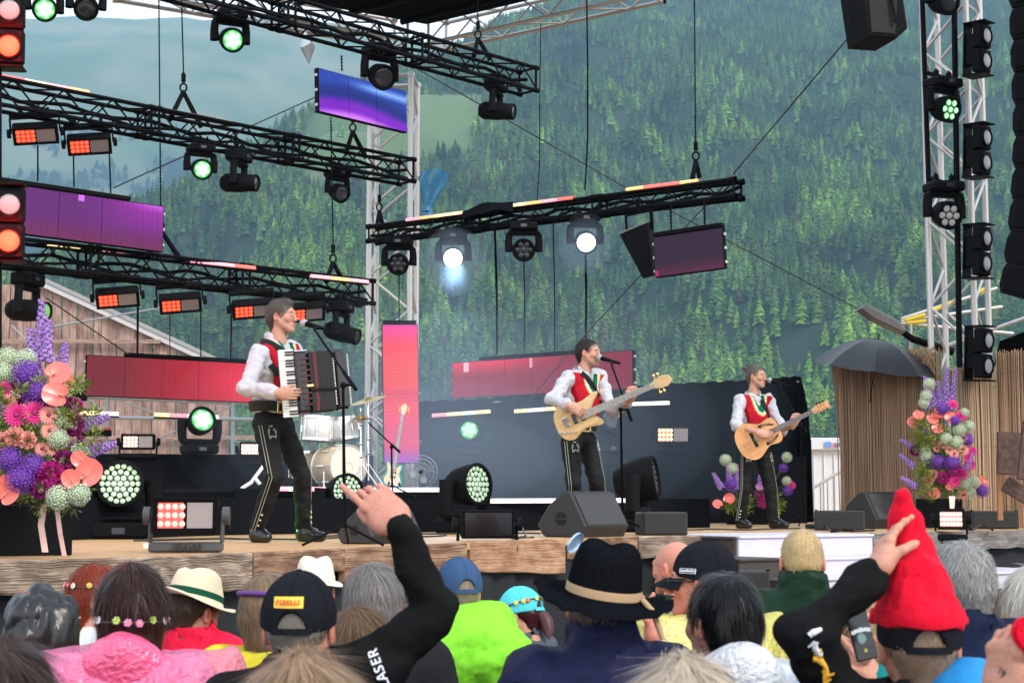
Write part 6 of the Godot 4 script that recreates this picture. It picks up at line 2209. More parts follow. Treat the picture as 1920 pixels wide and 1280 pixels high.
func surroundings() -> void:
	reed_screen("brown reed screen half under the black umbrella", p3(3.848,3.357,-18.9), p3(4.931,3.46,-18.3), 3.419, 1.5, Color(0.36, 0.24, 0.15), 1, true)
	reed_screen("pale reed screen behind the tall flower arrangement", p3(4.954,3.282,-18), p3(5.506,3.299,-18.2), 3.290, 1.5, Color(0.50, 0.36, 0.23), 2)
	reed_screen("straw-coloured reed screen behind the brown wooden shed", p3(5.527,3.486,-18.25), p3(6.387,3.494,-17.4), 3.484, 1.5, Color(0.62, 0.41, 0.25), 3)
	# black umbrella over the screen
	var u := thing("umbrella", "opened black umbrella lying over the reed screen", "umbrella", p3(4.192,3.323,-18.5))
	u.basis = Basis(Vector3.BACK, -0.12) * Basis(Vector3.RIGHT, 0.16)
	var nr := 8
	for k in nr:
		var a := Acc.new()
		var rows := []
		for q in 7:
			var f := q / 6.0
			var row := []
			for s in 6:
				var g := s / 5.0
				var an := TAU * (k + g) / nr + 0.2
				var rr := 0.7 * f * (1.0 - 0.07 * sin(PI * g))
				row.append(Vector3(cos(an) * rr, 0.34 * (1.0 - f * f) - 0.02 * sin(PI * g) * f, sin(an) * rr))
			rows.append(row)
		a.sheet(rows)
		obj("canopy_panel", a, paint("umbrella cloth", 0.014, 0.015, 0.019, 0.45), u)
		var an := TAU * k / nr + 0.2
		obj("rib", Acc.new().tube([Vector3(0, 0.33, 0), Vector3(cos(an) * 0.35, 0.25, sin(an) * 0.35), Vector3(cos(an) * 0.71, -0.015, sin(an) * 0.71)], 0.004, 5), black_metal, u)
	obj("shaft", Acc.new().rod(Vector3(0, -0.4, 0), Vector3(0, 0.4, 0), 0.007), black_metal, u)
	# flood lamp on a boom above the umbrella
	var l := thing("street_lamp", "grey lamp head on a boom above the black umbrella", "lamp", p3(4.487,3.984,-19.4))
	l.basis = Basis(Vector3.BACK, -0.5)
	obj("lamp_head", Acc.new().extrude(PackedVector2Array([Vector2(-0.3, -0.02), Vector2(-0.27, 0.07), Vector2(0.2, 0.075), Vector2(0.31, 0.02), Vector2(0.3, -0.035), Vector2(-0.1, -0.055)]), 0.26, Transform3D(), 0.02), grained("lamp casting", Color(0.10, 0.09, 0.085), Color(0.16, 0.15, 0.14), Vector3.ONE * 4.0, 0.5), l)
	obj("boom", Acc.new().tube([Vector3(0.28, 0, 0), Vector3(0.45, -0.02, 0), Vector3(0.95, 0.08, 0)], [0.035, 0.045, 0.05], 8), black_metal, l)
	obj("mast", Acc.new().rod(Vector3(0.33, 0.2, -0.1), Vector3(0.33, 0.2, -0.1) + Basis(Vector3.BACK, 0.5) * Vector3(0, -3.2, 0), 0.022), silver, l)
	# braces with yellow sleeves
	var o := thing("tower_outrigger", "fan of silver outrigger tubes with yellow sleeves at the tower", "outrigger", p3(4.847,4.006,-19.6))
	for p in [[p3(4.782,4.019,-19.6), p3(6.034,4.429,-19.8)], [p3(4.781,3.993,-19.6), p3(6.093,4.195,-19.8)], [p3(4.781,3.967,-19.6), p3(6.246,3.873,-19.9)], [p3(5.297,3.677,-19.6), p3(6.29,4.028,-19.5)]]:
		obj("tube", Acc.new().rod(p[0] - o.position, p[1] - o.position, 0.022, 8), silver, o)
	for p in [[p3(4.809,3.988,-19.5), p3(5.059,4.06,-19.5)], [p3(5.138,4.106,-19.5), p3(5.429,4.231,-19.5)], [p3(4.822,3.956,-19.5), p3(5.063,3.982,-19.5)], [p3(5.748,4.35,-19.6), p3(5.875,4.416,-19.6)]]:
		obj("yellow_sleeve", Acc.new().rod(p[0] - o.position, p[1] - o.position, 0.026, 8), paint("yellow plastic", 0.75, 0.55, 0.04, 0.5), o)
	# dark tarpaulin roof behind the straw screen
	var db := Acc.new()
	var rws := []
	for q in 5:
		var row := []
		for s in 12:
			row.append(p3(5.773,3.663,-18.8) + Vector3(s * 0.12, 0.08 * sin(s * 0.9) + (0.0 if q < 3 else -0.25), -0.25 * q + 0.4) + Vector3(0, 0.02 * sin(s * 2.7 + q), 0))
		rws.append(row)
	db.sheet(rws)
	tag(obj("cover_tarpaulin", db, black_cloth), "black tarpaulin slung behind the straw reed screen", "tarpaulin")

	# brown wooden shed at the edge
	var sh := thing("wooden_shed", "dark brown wooden hut front with slanting boards at the stage end", "shed", p3(6.226,1.5,-20.071))
	var dkw := wood("dark shed wood", Color(0.05, 0.022, 0.016), Color(0.12, 0.06, 0.045), Vector3.ONE, 0.7, 0.3, 33)
	for p in [[p3(5.134,2.283,-16.6), Vector3(0.25, 0.44, 0.06), -0.04], [p3(5.215,2.298,-16.2), Vector3(0.19, 0.60, 0.06), -0.14], [p3(5.232,1.844,-16.4), Vector3(0.5, 0.16, 0.05), -0.55]]:
		obj("board", Acc.new().box(p[0] - sh.position, p[1], Basis(Vector3.BACK, p[2]), 0.006), dkw, sh)
	obj("post", Acc.new().box(p3(5.082,1.845,-16.8) - sh.position, Vector3(0.05, 0.5, 0.05), Basis(), 0.004), wood("orange post", Color(0.3, 0.12, 0.05), Color(0.5, 0.25, 0.12), Vector3.ONE, 0.7, 0.3, 34), sh)

	# white container hut and its handrail
	var c := thing("site_container", "white ribbed site container with a small blue and red notice", "container", p3(5.227,2.146,-27))
	var wp := paint("container white", 0.62, 0.64, 0.68, 0.5)
	var lo := p3(4.723,1.435,-27)
	obj("wall", Acc.new().box(p3(5.228,2.235,-27) - c.position, Vector3(1.3, 1.22, 0.1)), wp, c)
	obj("top_beam", Acc.new().box(p3(5.219,2.749,-26.9) - c.position, Vector3(1.36, 0.2, 0.14), Basis(), 0.01), wp, c)
	for k in 7:
		obj("rib", Acc.new().box(p3(5.215,2.145,-26.94) - c.position + Vector3(-0.5 + 0.17 * k, -0.05, 0), Vector3(0.025, 1.0, 0.03), Basis(), 0.006), wp, c)
	obj("notice", Acc.new().box(p3(5.271,2.736,-26.8) - c.position, Vector3(0.1, 0.085, 0.01)), paint("notice blue", 0.12, 0.3, 0.7, 0.5), c)
	obj("notice", Acc.new().box(p3(5.34,2.727,-26.79) - c.position, Vector3(0.035, 0.07, 0.01)), paint("notice red", 0.8, 0.2, 0.3, 0.5), c)
	obj("louvre", Acc.new().box(p3(5.422,2.727,-26.8) - c.position, Vector3(0.1, 0.07, 0.01)), paint("louvre grey", 0.18, 0.18, 0.19, 0.5), c)
	var hr := thing("stair_handrail", "sloping pale metal handrail with upright bars by the container", "handrail", p3(4.872,1.667,-25))
	obj("rail", Acc.new().rod(p3(4.63,1.979,-25) - hr.position, p3(5.132,2.268,-25) - hr.position, 0.024, 8), silver, hr)
	for k in 5:
		var p := p3(4.68,2.004,-25).lerp(p3(5.115,2.251,-25), k / 4.0)
		obj("bar", Acc.new().rod(p - hr.position, Vector3(p.x, 1.5, p.z) - hr.position, 0.014, 6), silver, hr)

	# barn behind the left of the stage
	var bn := thing("barn", "weathered plank barn with a sloping gable behind the stage", "barn", Vector3(p3(-10.093,3.64,-40).x, 0, -40))
	var bp := bn.position
	var hm := wood("barn plank", Color(0.20, 0.11, 0.085), Color(0.46, 0.31, 0.26), Vector3(1, 1, 1), 0.9, 0.4, 51)
	var apex := p3(-12.061,7.324,-40)
	var eave := p3(-7.466,5.213,-40)
	var rr := RandomNumberGenerator.new()
	rr.seed = 3
	var x := -14.5
	while x < eave.x + 0.4:
		var w := rr.randf_range(0.16, 0.24)
		var f := (x - apex.x) / (eave.x - apex.x)
		var top := apex.y + (eave.y - apex.y) * (f if f > 0 else -f * 0.4)
		var a := Acc.new()
		var g := rr.randf_range(0.7, 1.15)
		a.col = Color(g, g, g)
		a.box(Vector3(0, top * 0.5, 0), Vector3(w - 0.012, top, 0.04 + rr.randf() * 0.02))
		for q in a.u.size():
			a.u[q] = Vector2(a.v[q].y * 0.22 + x, a.v[q].x * 0.8 + x * 3.7)
		obj("plank", a, hm, bn).position = Vector3(x - bp.x, 0, -40 - bp.z)
		x += w
	var trim := grained("barge board", Color(0.45, 0.42, 0.42), Color(0.6, 0.57, 0.56), Vector3.ONE * 2.0, 0.7)
	obj("barge_board", Acc.new().box((apex + eave) * 0.5 - bp + Vector3(0, 0.03, 0.1), Vector3((eave - apex).length() + 0.4, 0.16, 0.14), along(eave - apex), 0.01), trim, bn)
	var rf := Acc.new()
	rf.box((apex + eave) * 0.5 - bp + Vector3(0, 0.14, -3.0), Vector3((eave - apex).length() + 0.6, 0.1, 6.4), along(eave - apex), 0.01)
	obj("roof", rf, grained("roof sheet", Color(0.25, 0.24, 0.25), Color(0.36, 0.35, 0.35), Vector3.ONE * 2.0, 0.6), bn)
	for p in [[p3(-12.752,5.755,-39.8), p3(-8.767,5.755,-39.8)], [p3(-12.678,3.393,-39.8), p3(-6.338,3.34,-39.8)]]:
		obj("rail_board", Acc.new().box((p[0] + p[1]) * 0.5 - bp, Vector3(p[1].x - p[0].x, 0.1, 0.05)), hm, bn)

	# scaffold frame behind the red screen
	var sc := thing("scaffold", "grey tube scaffold with diagonal braces in front of the barn", "scaffold", p3(-5.688,2.562,-26))
	var so := -sc.position
	var tube := paint("galvanised tube", 0.30, 0.33, 0.35, 0.45, 0.4)
	for p in [[p3(-6.574,3.555,-26), p3(-6.543,2.304,-26), 0.03], [p3(-4.531,3.468,-26), p3(-4.511,2.304,-26), 0.034], [p3(-7.265,3.494,-26), p3(-3.976,3.364,-26), 0.035], [p3(-6.971,3.455,-26.2), p3(-7.309,3.112,-25), 0.035], [p3(-6.355,3.407,-26), p3(-4.138,2.648,-26), 0.014], [p3(-4.495,3.355,-26), p3(-5.864,2.734,-26), 0.014], [p3(-6.888,3.127,-25.6), p3(-4.082,3.093,-25.6), 0.03], [p3(-7.757,4.734,-27), p3(-5.6,5.116,-27), 0.018], [p3(-8.479,4.752,-27), p3(-6.909,3.308,-27), 0.014], [p3(-5.401,3.394,-26.2), p3(-4.906,3.412,-25), 0.035]]:
		obj("tube", Acc.new().rod(p[0] + so, p[1] + so, p[2], 8), tube, sc)
	for p in [[p3(-7.192,2.881,-25.8), p3(-6.439,2.881,-25.8), 0.1], [p3(-7.123,3.481,-25.8), p3(-6.848,3.481,-25.8), 0.16]]:
		obj("crossbeam", Acc.new().box((p[0] + p[1]) * 0.5 + so, Vector3(p[1].x - p[0].x, p[2], 0.08), Basis(), 0.01), black_metal, sc)
	obj("red_clamp", Acc.new().box(p3(-6.513,2.943,-25.85) + so, Vector3(0.09, 0.06, 0.09), Basis(), 0.01), paint("red clamp", 0.6, 0.03, 0.03, 0.5), sc)


# thin stage smoke drifting over the risers
func smoke() -> void:
	for p in [[p3(-0.407,2.801,-20.4), Vector3(8.0, 3.6, 3.6), 0.024, "widest veil of bluish stage smoke behind the bass player"], [p3(-0.539,2.729,-20.3), Vector3(6.4, 2.9, 3.2), 0.03, "second veil of bluish stage smoke behind the bass player"], [p3(-0.603,2.59,-20.2), Vector3(5.0, 2.3, 2.9), 0.036, "third veil of bluish stage smoke behind the bass player"], [p3(-0.666,2.453,-20.1), Vector3(3.8, 1.7, 2.6), 0.046, "fourth veil of bluish stage smoke behind the bass player"], [p3(-0.729,2.318,-20), Vector3(2.6, 1.1, 2.3), 0.06, "dense core of bluish stage smoke behind the bass player"], [p3(-0.756,4.869,-20.5), Vector3(0.9, 0.9, 0.6), 0.35, "small puff of smoke lit round the brilliant white wash head"], [p3(0.899,4.901,-19.4), Vector3(0.7, 0.7, 0.5), 0.35, "small puff of smoke lit round the bluish-white wash head"]]:
		var f := FogVolume.new()
		f.name = numbered("smoke")
		f.shape = RenderingServer.FOG_VOLUME_SHAPE_ELLIPSOID
		f.size = p[1]
		var m := FogMaterial.new()
		m.density = p[2]
		m.albedo = lin(0.6, 0.78, 1.0)
		f.material = m
		add_child(f)
		f.position = p[0]
		f.set_meta("kind", "stuff")
		tag(f, p[3], "smoke")
	# the brightest wash head lights the smoke in front of it
	var w := SpotLight3D.new()
	w.name = "white_lamp_light"
	w.light_color = Color(0.8, 0.9, 1.0)
	w.light_energy = 6.0
	w.spot_angle = 30.0
	w.spot_range = 40.0
	w.light_size = 0.1
	w.shadow_enabled = true
	add_child(w)
	w.look_at_from_position(p3(-0.758,4.877,-20.55), p3(-0.617,1.455,-17))
	# the green beam of the honeycomb lamp by the flowers
	var l := SpotLight3D.new()
	l.name = "green_lamp_light"
	l.light_color = Color(0.35, 1.0, 0.45)
	l.light_energy = 1.6
	l.spot_angle = 22.0
	l.spot_range = 20.0
	l.light_size = 0.12
	l.shadow_enabled = true
	add_child(l)
	l.look_at_from_position(p3(-2.744,1.751,-11.9), p3(-0.628,1.614,-11.9))


# ---------------------------------------------------------------- people

var folds := FastNoiseLite.new()
var head_shape: Acc
var hand_shapes := {}
var shade_noise: NoiseTexture2D
var weave_noise: NoiseTexture2D

func cloth(called: String, r: float, g: float, b: float, rough := 0.85, bump := 0.08) -> StandardMaterial3D:
	if mats.has(called):
		return mats[called]
	if shade_noise == null:
		shade_noise = noise_tex(0.02, 5, [Color(0.9, 0.9, 0.9), Color(1, 1, 1)], 12, 256)
		weave_noise = noise_tex(0.09, 3, [], 14, 256)
	var m := StandardMaterial3D.new()
	m.resource_name = called
	m.albedo_color = lin(r, g, b)
	m.albedo_texture = shade_noise
	m.roughness = rough
	m.metallic_specular = 0.18
	m.vertex_color_use_as_albedo = true
	m.uv1_triplanar = true
	m.uv1_scale = Vector3.ONE * 5.0
	m.heightmap_enabled = true
	m.heightmap_texture = weave_noise
	m.heightmap_scale = bump
	mats[called] = m
	return m


# ---- canonical head: centre at the origin, looking along +z
func make_head() -> Acc:
	var f := Field.new(Vector3(-0.11, -0.2, -0.14), Vector3(0.11, 0.145, 0.145), 0.0042)
	f.ball(Vector3(0, 0.03, -0.017), Vector3(0.075, 0.088, 0.096), 0.02)
	f.bone(Vector3(0, 0.015, 0.03), Vector3(0, -0.06, 0.043), 0.056, 0.043, 0.03)
	for s in [-1.0, 1.0]:
		f.bone(Vector3(s * 0.053, -0.035, 0.0), Vector3(s * 0.02, -0.098, 0.06), 0.024, 0.019, 0.03)
		f.ball(Vector3(s * 0.042, -0.022, 0.06), Vector3(0.022, 0.02, 0.02), 0.03)
	f.ball(Vector3(0, -0.102, 0.068), Vector3(0.024, 0.017, 0.019), 0.025)
	f.bone(Vector3(-0.036, 0.022, 0.078), Vector3(0.036, 0.022, 0.078), 0.013, 0.013, 0.018)
	for s in [-1.0, 1.0]:
		f.ball(Vector3(s * 0.031, 0.002, 0.105), Vector3(0.017, 0.012, 0.02), 0.012, true)
		f.ball(Vector3(s * 0.031, 0.001, 0.08), Vector3(0.0135, 0.0115, 0.0135), 0.004)
	f.bone(Vector3(0, 0.016, 0.088), Vector3(0, -0.026, 0.106), 0.0075, 0.011, 0.014)
	f.ball(Vector3(0, -0.03, 0.107), Vector3(0.0115, 0.0105, 0.0115), 0.008)
	for s in [-1.0, 1.0]:
		f.ball(Vector3(s * 0.011, -0.035, 0.1), Vector3(0.0085, 0.008, 0.01), 0.008)
	f.bone(Vector3(-0.018, -0.060, 0.088), Vector3(0.018, -0.060, 0.088), 0.0075, 0.0075, 0.01)
	f.bone(Vector3(-0.015, -0.072, 0.087), Vector3(0.015, -0.072, 0.087), 0.0075, 0.0075, 0.008)
	f.bone(Vector3(-0.022, -0.066, 0.101), Vector3(0.022, -0.066, 0.101), 0.003, 0.003, 0.004, Vector3.ZERO, 1.0, true)
	for s in [-1.0, 1.0]:
		f.ball(Vector3(s * 0.081, -0.008, -0.012), Vector3(0.011, 0.032, 0.02), 0.006)
		f.ball(Vector3(s * 0.093, -0.004, -0.008), Vector3(0.008, 0.02, 0.011), 0.005, true)
	f.bone(Vector3(0, -0.06, -0.022), Vector3(0, -0.19, -0.035), 0.054, 0.058, 0.03)
	return f.net(Acc.new())


func dab(a: Acc, from: int, at: Vector3, r: Vector3, col: Color, xf: Transform3D) -> void:
	var inv := xf.affine_inverse()
	for k in range(from, a.v.size()):
		var p := (inv * a.v[k] - at) / r
		var d := p.length()
		if d < 1.0:
			a.c[k] = a.c[k].lerp(col, clampf((1.0 - d) * 3.0, 0.0, 1.0))


# ---- canonical left hand: wrist at the origin, fingers along +y, palm towards +z, thumb on the -x side
func make_hand(curl: Array, thumb: float, spread := 0.0, bend_thumb := 0.5) -> Acc:
	var key := "%s %s %s %s" % [curl, thumb, spread, bend_thumb]
	if hand_shapes.has(key):
		return hand_shapes[key]
	var f := Field.new(Vector3(-0.11, -0.06, -0.05), Vector3(0.08, 0.2, 0.13), 0.0036)
	f.bone(Vector3(0, -0.022, -0.002), Vector3(0, 0.01, 0), 0.026, 0.024, 0.015, Vector3.RIGHT, 1.2)
	f.bone(Vector3(0, 0.015, 0), Vector3(0, 0.075, 0), 0.0185, 0.016, 0.02, Vector3.RIGHT, 2.2)
	f.ball(Vector3(-0.028, 0.03, 0.012), Vector3(0.018, 0.03, 0.017), 0.02)
	f.ball(Vector3(0.026, 0.03, 0.01), Vector3(0.014, 0.03, 0.014), 0.02)
	var lens := [0.076, 0.086, 0.08, 0.062]
	for k in 4:
		var x := -0.031 + 0.0205 * k
		var p := Vector3(x, 0.083 - absf(k - 1.2) * 0.005, 0.0)
		f.ball(p, Vector3.ONE * 0.0118, 0.01)
		var side := (k - 1.5) * spread
		var an := 0.0
		for j in 3:
			var c: float = curl[k]
			an += c * [0.8, 1.1, 0.75][j]
			var d := Vector3(sin(side) * cos(an), cos(side) * cos(an), sin(an))
			var q: Vector3 = p + d * lens[k] * [0.46, 0.31, 0.25][j]
			f.bone(p, q, 0.0092 - 0.0009 * j, 0.0084 - 0.001 * j, 0.0025)
			f.ball(q, Vector3.ONE * (0.0096 - 0.0011 * j), 0.003)
			p = q
	var p0 := Vector3(-0.03, 0.028, 0.008)
	var d0 := Vector3(-0.75, 0.75, 0.1).lerp(Vector3(-0.15, 0.75, 0.75), thumb).normalized()
	var p1 := p0 + d0 * 0.042
	var d1 := d0.lerp(Vector3(0.5, 0.6, 0.5), bend_thumb).normalized()
	var p2 := p1 + d1 * 0.03
	f.bone(p0, p1, 0.0135, 0.0108, 0.012)
	f.bone(p1, p2, 0.0108, 0.0098, 0.004)
	f.bone(p2, p2 + d1 * 0.012, 0.0098, 0.0075, 0.004)
	hand_shapes[key] = f.net(Acc.new())
	return hand_shapes[key]


# hand frame: y along the fingers, z out of the palm; mirrored for a right hand
func hand_xf(wrist: Vector3, fingers: Vector3, palm: Vector3, left: bool, s := 1.0) -> Transform3D:
	var y := fingers.normalized()
	var z := (palm - y * palm.dot(y)).normalized()
	var x := y.cross(z)
	return Transform3D(Basis(x * (s if left else -s), y * s, z * s), wrist)


# standing figure in local space, facing +z; his left is +x
func standing(h: float, s_wide := 1.0) -> Dictionary:
	var k := h / 1.75
	var J := {"pelvis": Vector3(0, 0.95, 0), "waist": Vector3(0, 1.09, 0.01), "chest": Vector3(0, 1.29, 0.0), "neck": Vector3(0, 1.475, -0.02), "head": Vector3(0, 1.635, 0.015)}
	for s in [-1.0, 1.0]:
		var q := "l" if s > 0 else "r"
		J["sh" + q] = Vector3(s * 0.185 * s_wide, 1.425, -0.015)
		J["el" + q] = Vector3(s * 0.25 * s_wide, 1.15, -0.03)
		J["wr" + q] = Vector3(s * 0.24 * s_wide, 0.93, 0.08)
		J["hi" + q] = Vector3(s * 0.09, 0.92, 0)
		J["kn" + q] = Vector3(s * 0.1, 0.5, 0.015)
		J["an" + q] = Vector3(s * 0.1, 0.09, -0.02)
		J["to" + q] = Vector3(s * 0.125, 0.035, 0.16)
	for n in J:
		J[n] *= k
	return J


func turned(J: Dictionary, yaw: float) -> Dictionary:
	var b := Basis(Vector3.UP, yaw)
	for n in J:
		J[n] = b * J[n]
	return J


func bounds(J: Dictionary, names: Array, m: float) -> Array:
	var a := Vector3.ONE * 1e9
	var b := -a
	for n in names:
		a = a.min(J[n])
		b = b.max(J[n])
	return [a - Vector3.ONE * m, b + Vector3.ONE * m]


func torso_bones(f: Field, J: Dictionary, g: float, low: Vector3, belly := 0.0) -> void:
	var w: Vector3 = (J.shl - J.shr).normalized()
	f.bone(J.pelvis, J.waist, 0.102 + g, 0.10 + g + belly, 0.05, w, 1.42)
	f.bone(J.waist, J.chest, 0.10 + g + belly, 0.112 + g, 0.05, w, 1.42)
	f.bone(J.chest, J.chest.lerp(J.neck, 0.5), 0.112 + g, 0.085 + g, 0.05, w, 1.5)
	f.bone(J.shr, J.shl, 0.058 + g * 0.8, 0.058 + g * 0.8, 0.06)
	f.bone(J.chest.lerp(J.neck, 0.45), J.neck, 0.075 + g, 0.058 + g * 0.6, 0.05)
	if low != Vector3.ZERO:
		f.bone(J.pelvis, low, 0.105 + g, 0.11 + g, 0.04, w, 1.4)


func arm_bones(f: Field, J: Dictionary, g: float, q: String, upto := 1.0) -> void:
	f.bone(J["sh" + q], J["el" + q], 0.05 + g, 0.04 + g, 0.04)
	f.bone(J["el" + q], J["el" + q].lerp(J["wr" + q], upto), 0.041 + g, lerpf(0.041, 0.028, upto) + g, 0.025)


# the continuous body: skin from head to feet; hands and head on finer grids in the same mesh
func body(t: Node3D, J: Dictionary, look: Vector3, skin: Color, cell: float, features: Dictionary, hands: Array = [], tilt := 0.0, hs := 1.0) -> Transform3D:
	var a := Acc.new()
	a.col = skin
	var names := J.keys()
	names.erase("head")
	var bb := bounds(J, names, 0.16)
	var f := Field.new(bb[0], bb[1], cell)
	torso_bones(f, J, -0.02, Vector3.ZERO)
	for q in ["l", "r"]:
		f.bone(J["sh" + q], J["el" + q], 0.034, 0.028, 0.04)
		f.bone(J["el" + q], J["wr" + q], 0.03, 0.027, 0.025)
		f.bone(J["hi" + q], J["kn" + q], 0.075, 0.05, 0.04)
		f.bone(J["kn" + q], J["an" + q], 0.052, 0.036, 0.03)
		f.bone(J["an" + q], J["to" + q], 0.034, 0.024, 0.02)
	f.bone(J.neck, J.neck.lerp(J.head, 0.5), 0.056, 0.052, 0.04)
	f.net(a)
	var xf := Transform3D(facing(look) * Basis(Vector3.BACK, tilt) * Basis.from_scale(Vector3.ONE * hs), J.head)
	if head_shape == null:
		head_shape = make_head()
	var first := a.v.size()
	a.join(head_shape, xf)
	for k in range(first, a.c.size()):
		a.c[k] = skin
	var blush := Color(skin.r * 1.05, skin.g * 0.72, skin.b * 0.68)
	for s in [-1.0, 1.0]:
		dab(a, first, Vector3(s * 0.045, -0.03, 0.07), Vector3.ONE * 0.035, skin.lerp(blush, 0.5), xf)
		dab(a, first, Vector3(s * 0.085, -0.008, -0.01), Vector3(0.02, 0.036, 0.025), skin.lerp(blush, 0.8), xf)
	if features.has("stubble"):
		dab(a, first, Vector3(0, -0.1, 0.04), Vector3(0.075, 0.055, 0.075), skin.lerp(features.hair, features.stubble), xf)
	dab(a, first, Vector3(0, -0.031, 0.112), Vector3.ONE * 0.02, skin.lerp(blush, 0.7), xf)
	dab(a, first, Vector3(0, -0.066, 0.092), Vector3(0.024, 0.013, 0.018), Color(skin.r * 0.85, skin.g * 0.45, skin.b * 0.45), xf)
	for s in [-1.0, 1.0]:
		dab(a, first, Vector3(s * 0.033, 0.026, 0.088), Vector3(0.024, 0.0065, 0.02), features.hair, xf)
		dab(a, first, Vector3(s * 0.031, 0.001, 0.092), Vector3(0.014, 0.008, 0.012), Color(0.6, 0.57, 0.54), xf)
		dab(a, first, Vector3(s * 0.031, 0.001, 0.095), Vector3(0.007, 0.008, 0.008), Color(0.03, 0.025, 0.02), xf)
	if features.has("scalp"):
		dab(a, first, Vector3(0, 0.05, -0.04), Vector3(0.11, 0.12, 0.12), skin.lerp(features.hair, features.scalp), xf)
	for h in hands:
		a.col = skin
		var k0 := a.v.size()
		a.join(h[0], h[1])
		for k in range(k0, a.c.size()):
			a.c[k] = skin
	var m := paint("skin", 1, 1, 1, 0.5)
	m.metallic_specular = 0.35
	if m.albedo_texture == null:
		m.albedo_texture = noise_tex(0.03, 5, [Color(0.86, 0.80, 0.78), Color(1, 1, 1)], 40, 256)
		m.uv1_triplanar = true
		m.uv1_scale = Vector3.ONE * 14.0
	obj("body", a, m, t)
	return xf


# hair as a cap of volume plus combed strands
func hair(t: Node3D, xf: Transform3D, style: String, col: Color, seed_: int, count := 1400, shine := 0.4) -> void:
	var f := Field.new(Vector3(-0.14, -0.34, -0.2), Vector3(0.14, 0.17, 0.13), 0.0062)
	var r := RandomNumberGenerator.new()
	r.seed = seed_
	var nz := FastNoiseLite.new()
	nz.seed = seed_
	nz.frequency = 14.0
	var sl := 0.03
	var droop := 0.4
	match style:
		"short", "crew":
			var up := 0.004 if style == "short" else 0.001
			f.ball(Vector3(0, 0.034, -0.021), Vector3(0.079 + up * 0.5, 0.09 + up, 0.098 + up * 0.6), 0.01)
			if style == "short":
				f.ball(Vector3(0.004, 0.1, 0.025), Vector3(0.05, 0.026, 0.05), 0.02)
			f.bone(Vector3(0, -0.01, -0.07), Vector3(0, -0.06, -0.062), 0.05, 0.038, 0.02, Vector3.RIGHT, 1.3)
			f.cut(Vector3(0, 0.03, 0.053), Vector3(0, -0.52, 0.85))
			f.cut(Vector3(0, -0.035, 0.02), Vector3(0, -0.87, 0.49))
			sl = 0.026 if style == "short" else 0.013
		"full":
			f.ball(Vector3(0, 0.034, -0.022), Vector3(0.086, 0.097, 0.104), 0.01)
			f.bone(Vector3(0, -0.02, -0.06), Vector3(0, -0.085, -0.06), 0.062, 0.05, 0.03, Vector3.RIGHT, 1.25)
			f.cut(Vector3(0, 0.06, 0.07), Vector3(0, -0.6, 1))
			f.cut(Vector3(0, 0.0, 0.02), Vector3(0, -0.55, 0.9))
			sl = 0.05
		"bob":
			f.ball(Vector3(0, 0.034, -0.018), Vector3(0.094, 0.104, 0.11), 0.01)
			f.bone(Vector3(0, 0.0, -0.035), Vector3(0, -0.1, -0.045), 0.075, 0.068, 0.03, Vector3.RIGHT, 1.2)
			f.cut(Vector3(0, 0.05, 0.08), Vector3(0, -0.4, 1))
			f.cut(Vector3(0, -0.03, 0.04), Vector3(0, -0.15, 1))
			f.cut(Vector3(0, -0.135, -0.05), Vector3(0, -1, -0.1))
			sl = 0.085
			droop = 0.9
		"long":
			f.ball(Vector3(0, 0.034, -0.02), Vector3(0.09, 0.101, 0.107), 0.01)
			f.bone(Vector3(0, 0.0, -0.04), Vector3(0, -0.26, -0.095), 0.07, 0.055, 0.04, Vector3.RIGHT, 1.35)
			f.cut(Vector3(0, 0.05, 0.075), Vector3(0, -0.4, 1))
			f.cut(Vector3(0, -0.03, 0.03), Vector3(0, -0.1, 1))
			sl = 0.11
			droop = 1.0
	f.ripple(nz, 0.006 if style != "crew" else 0.002)
	var a := Acc.new()
	a.col = Color(col.r * 0.85, col.g * 0.85, col.b * 0.85)
	f.net(a)
	var n := a.v.size()
	var crown := Vector3(0.01, 0.12, -0.05)
	for k in int(count * 1.7):
		var q := r.randi() % n
		var p := a.v[q]
		var nn := a.n[q]
		var flow := (p - crown)
		flow.y *= 0.3
		flow = (flow.normalized() * (1.0 - droop * 0.5) + Vector3.DOWN * droop + Vector3(r.randf_range(-1, 1), r.randf_range(-0.6, 0.6), r.randf_range(-1, 1)) * (0.6 if style == "short" or style == "crew" else (0.1 if style == "long" else 0.2)))
		flow = (flow - nn * flow.dot(nn)).normalized()
		var g := r.randf_range(0.72, 1.3)
		a.col = Color(col.r * g, col.g * g, col.b * g)
		var w := nn.cross(flow).normalized() * (r.randf_range(0.0003, 0.0008) if style == "long" else r.randf_range(0.0004, 0.0009))
		var len := sl * r.randf_range(0.6, 1.2)
		var lift := r.randf_range(0.002, 0.007) * (1.6 if style == "short" else 1.0)
		var p0 := p - flow * len * 0.4
		var p1 := p + nn * lift
		var p2 := p + flow * len * 0.45 + nn * lift * 1.1
		var p3 := p + flow * len * 0.9 + nn * lift * 0.4
		var i0 := a.v.size()
		for e in [[p0, 0.6], [p1, 1.0], [p2, 0.9], [p3, 0.2]]:
			a.vert(e[0] - w * e[1], nn)
			a.vert(e[0] + w * e[1], nn)
		for e in 3:
			var b := i0 + e * 2
			a.i.append_array(PackedInt32Array([b, b + 1, b + 2, b + 1, b + 3, b + 2]))
	var m := paint("hair %.2f" % shine, 1, 1, 1, shine)
	m.metallic_specular = 0.35
	var o := obj("hair", a, m, t)
	o.transform = xf


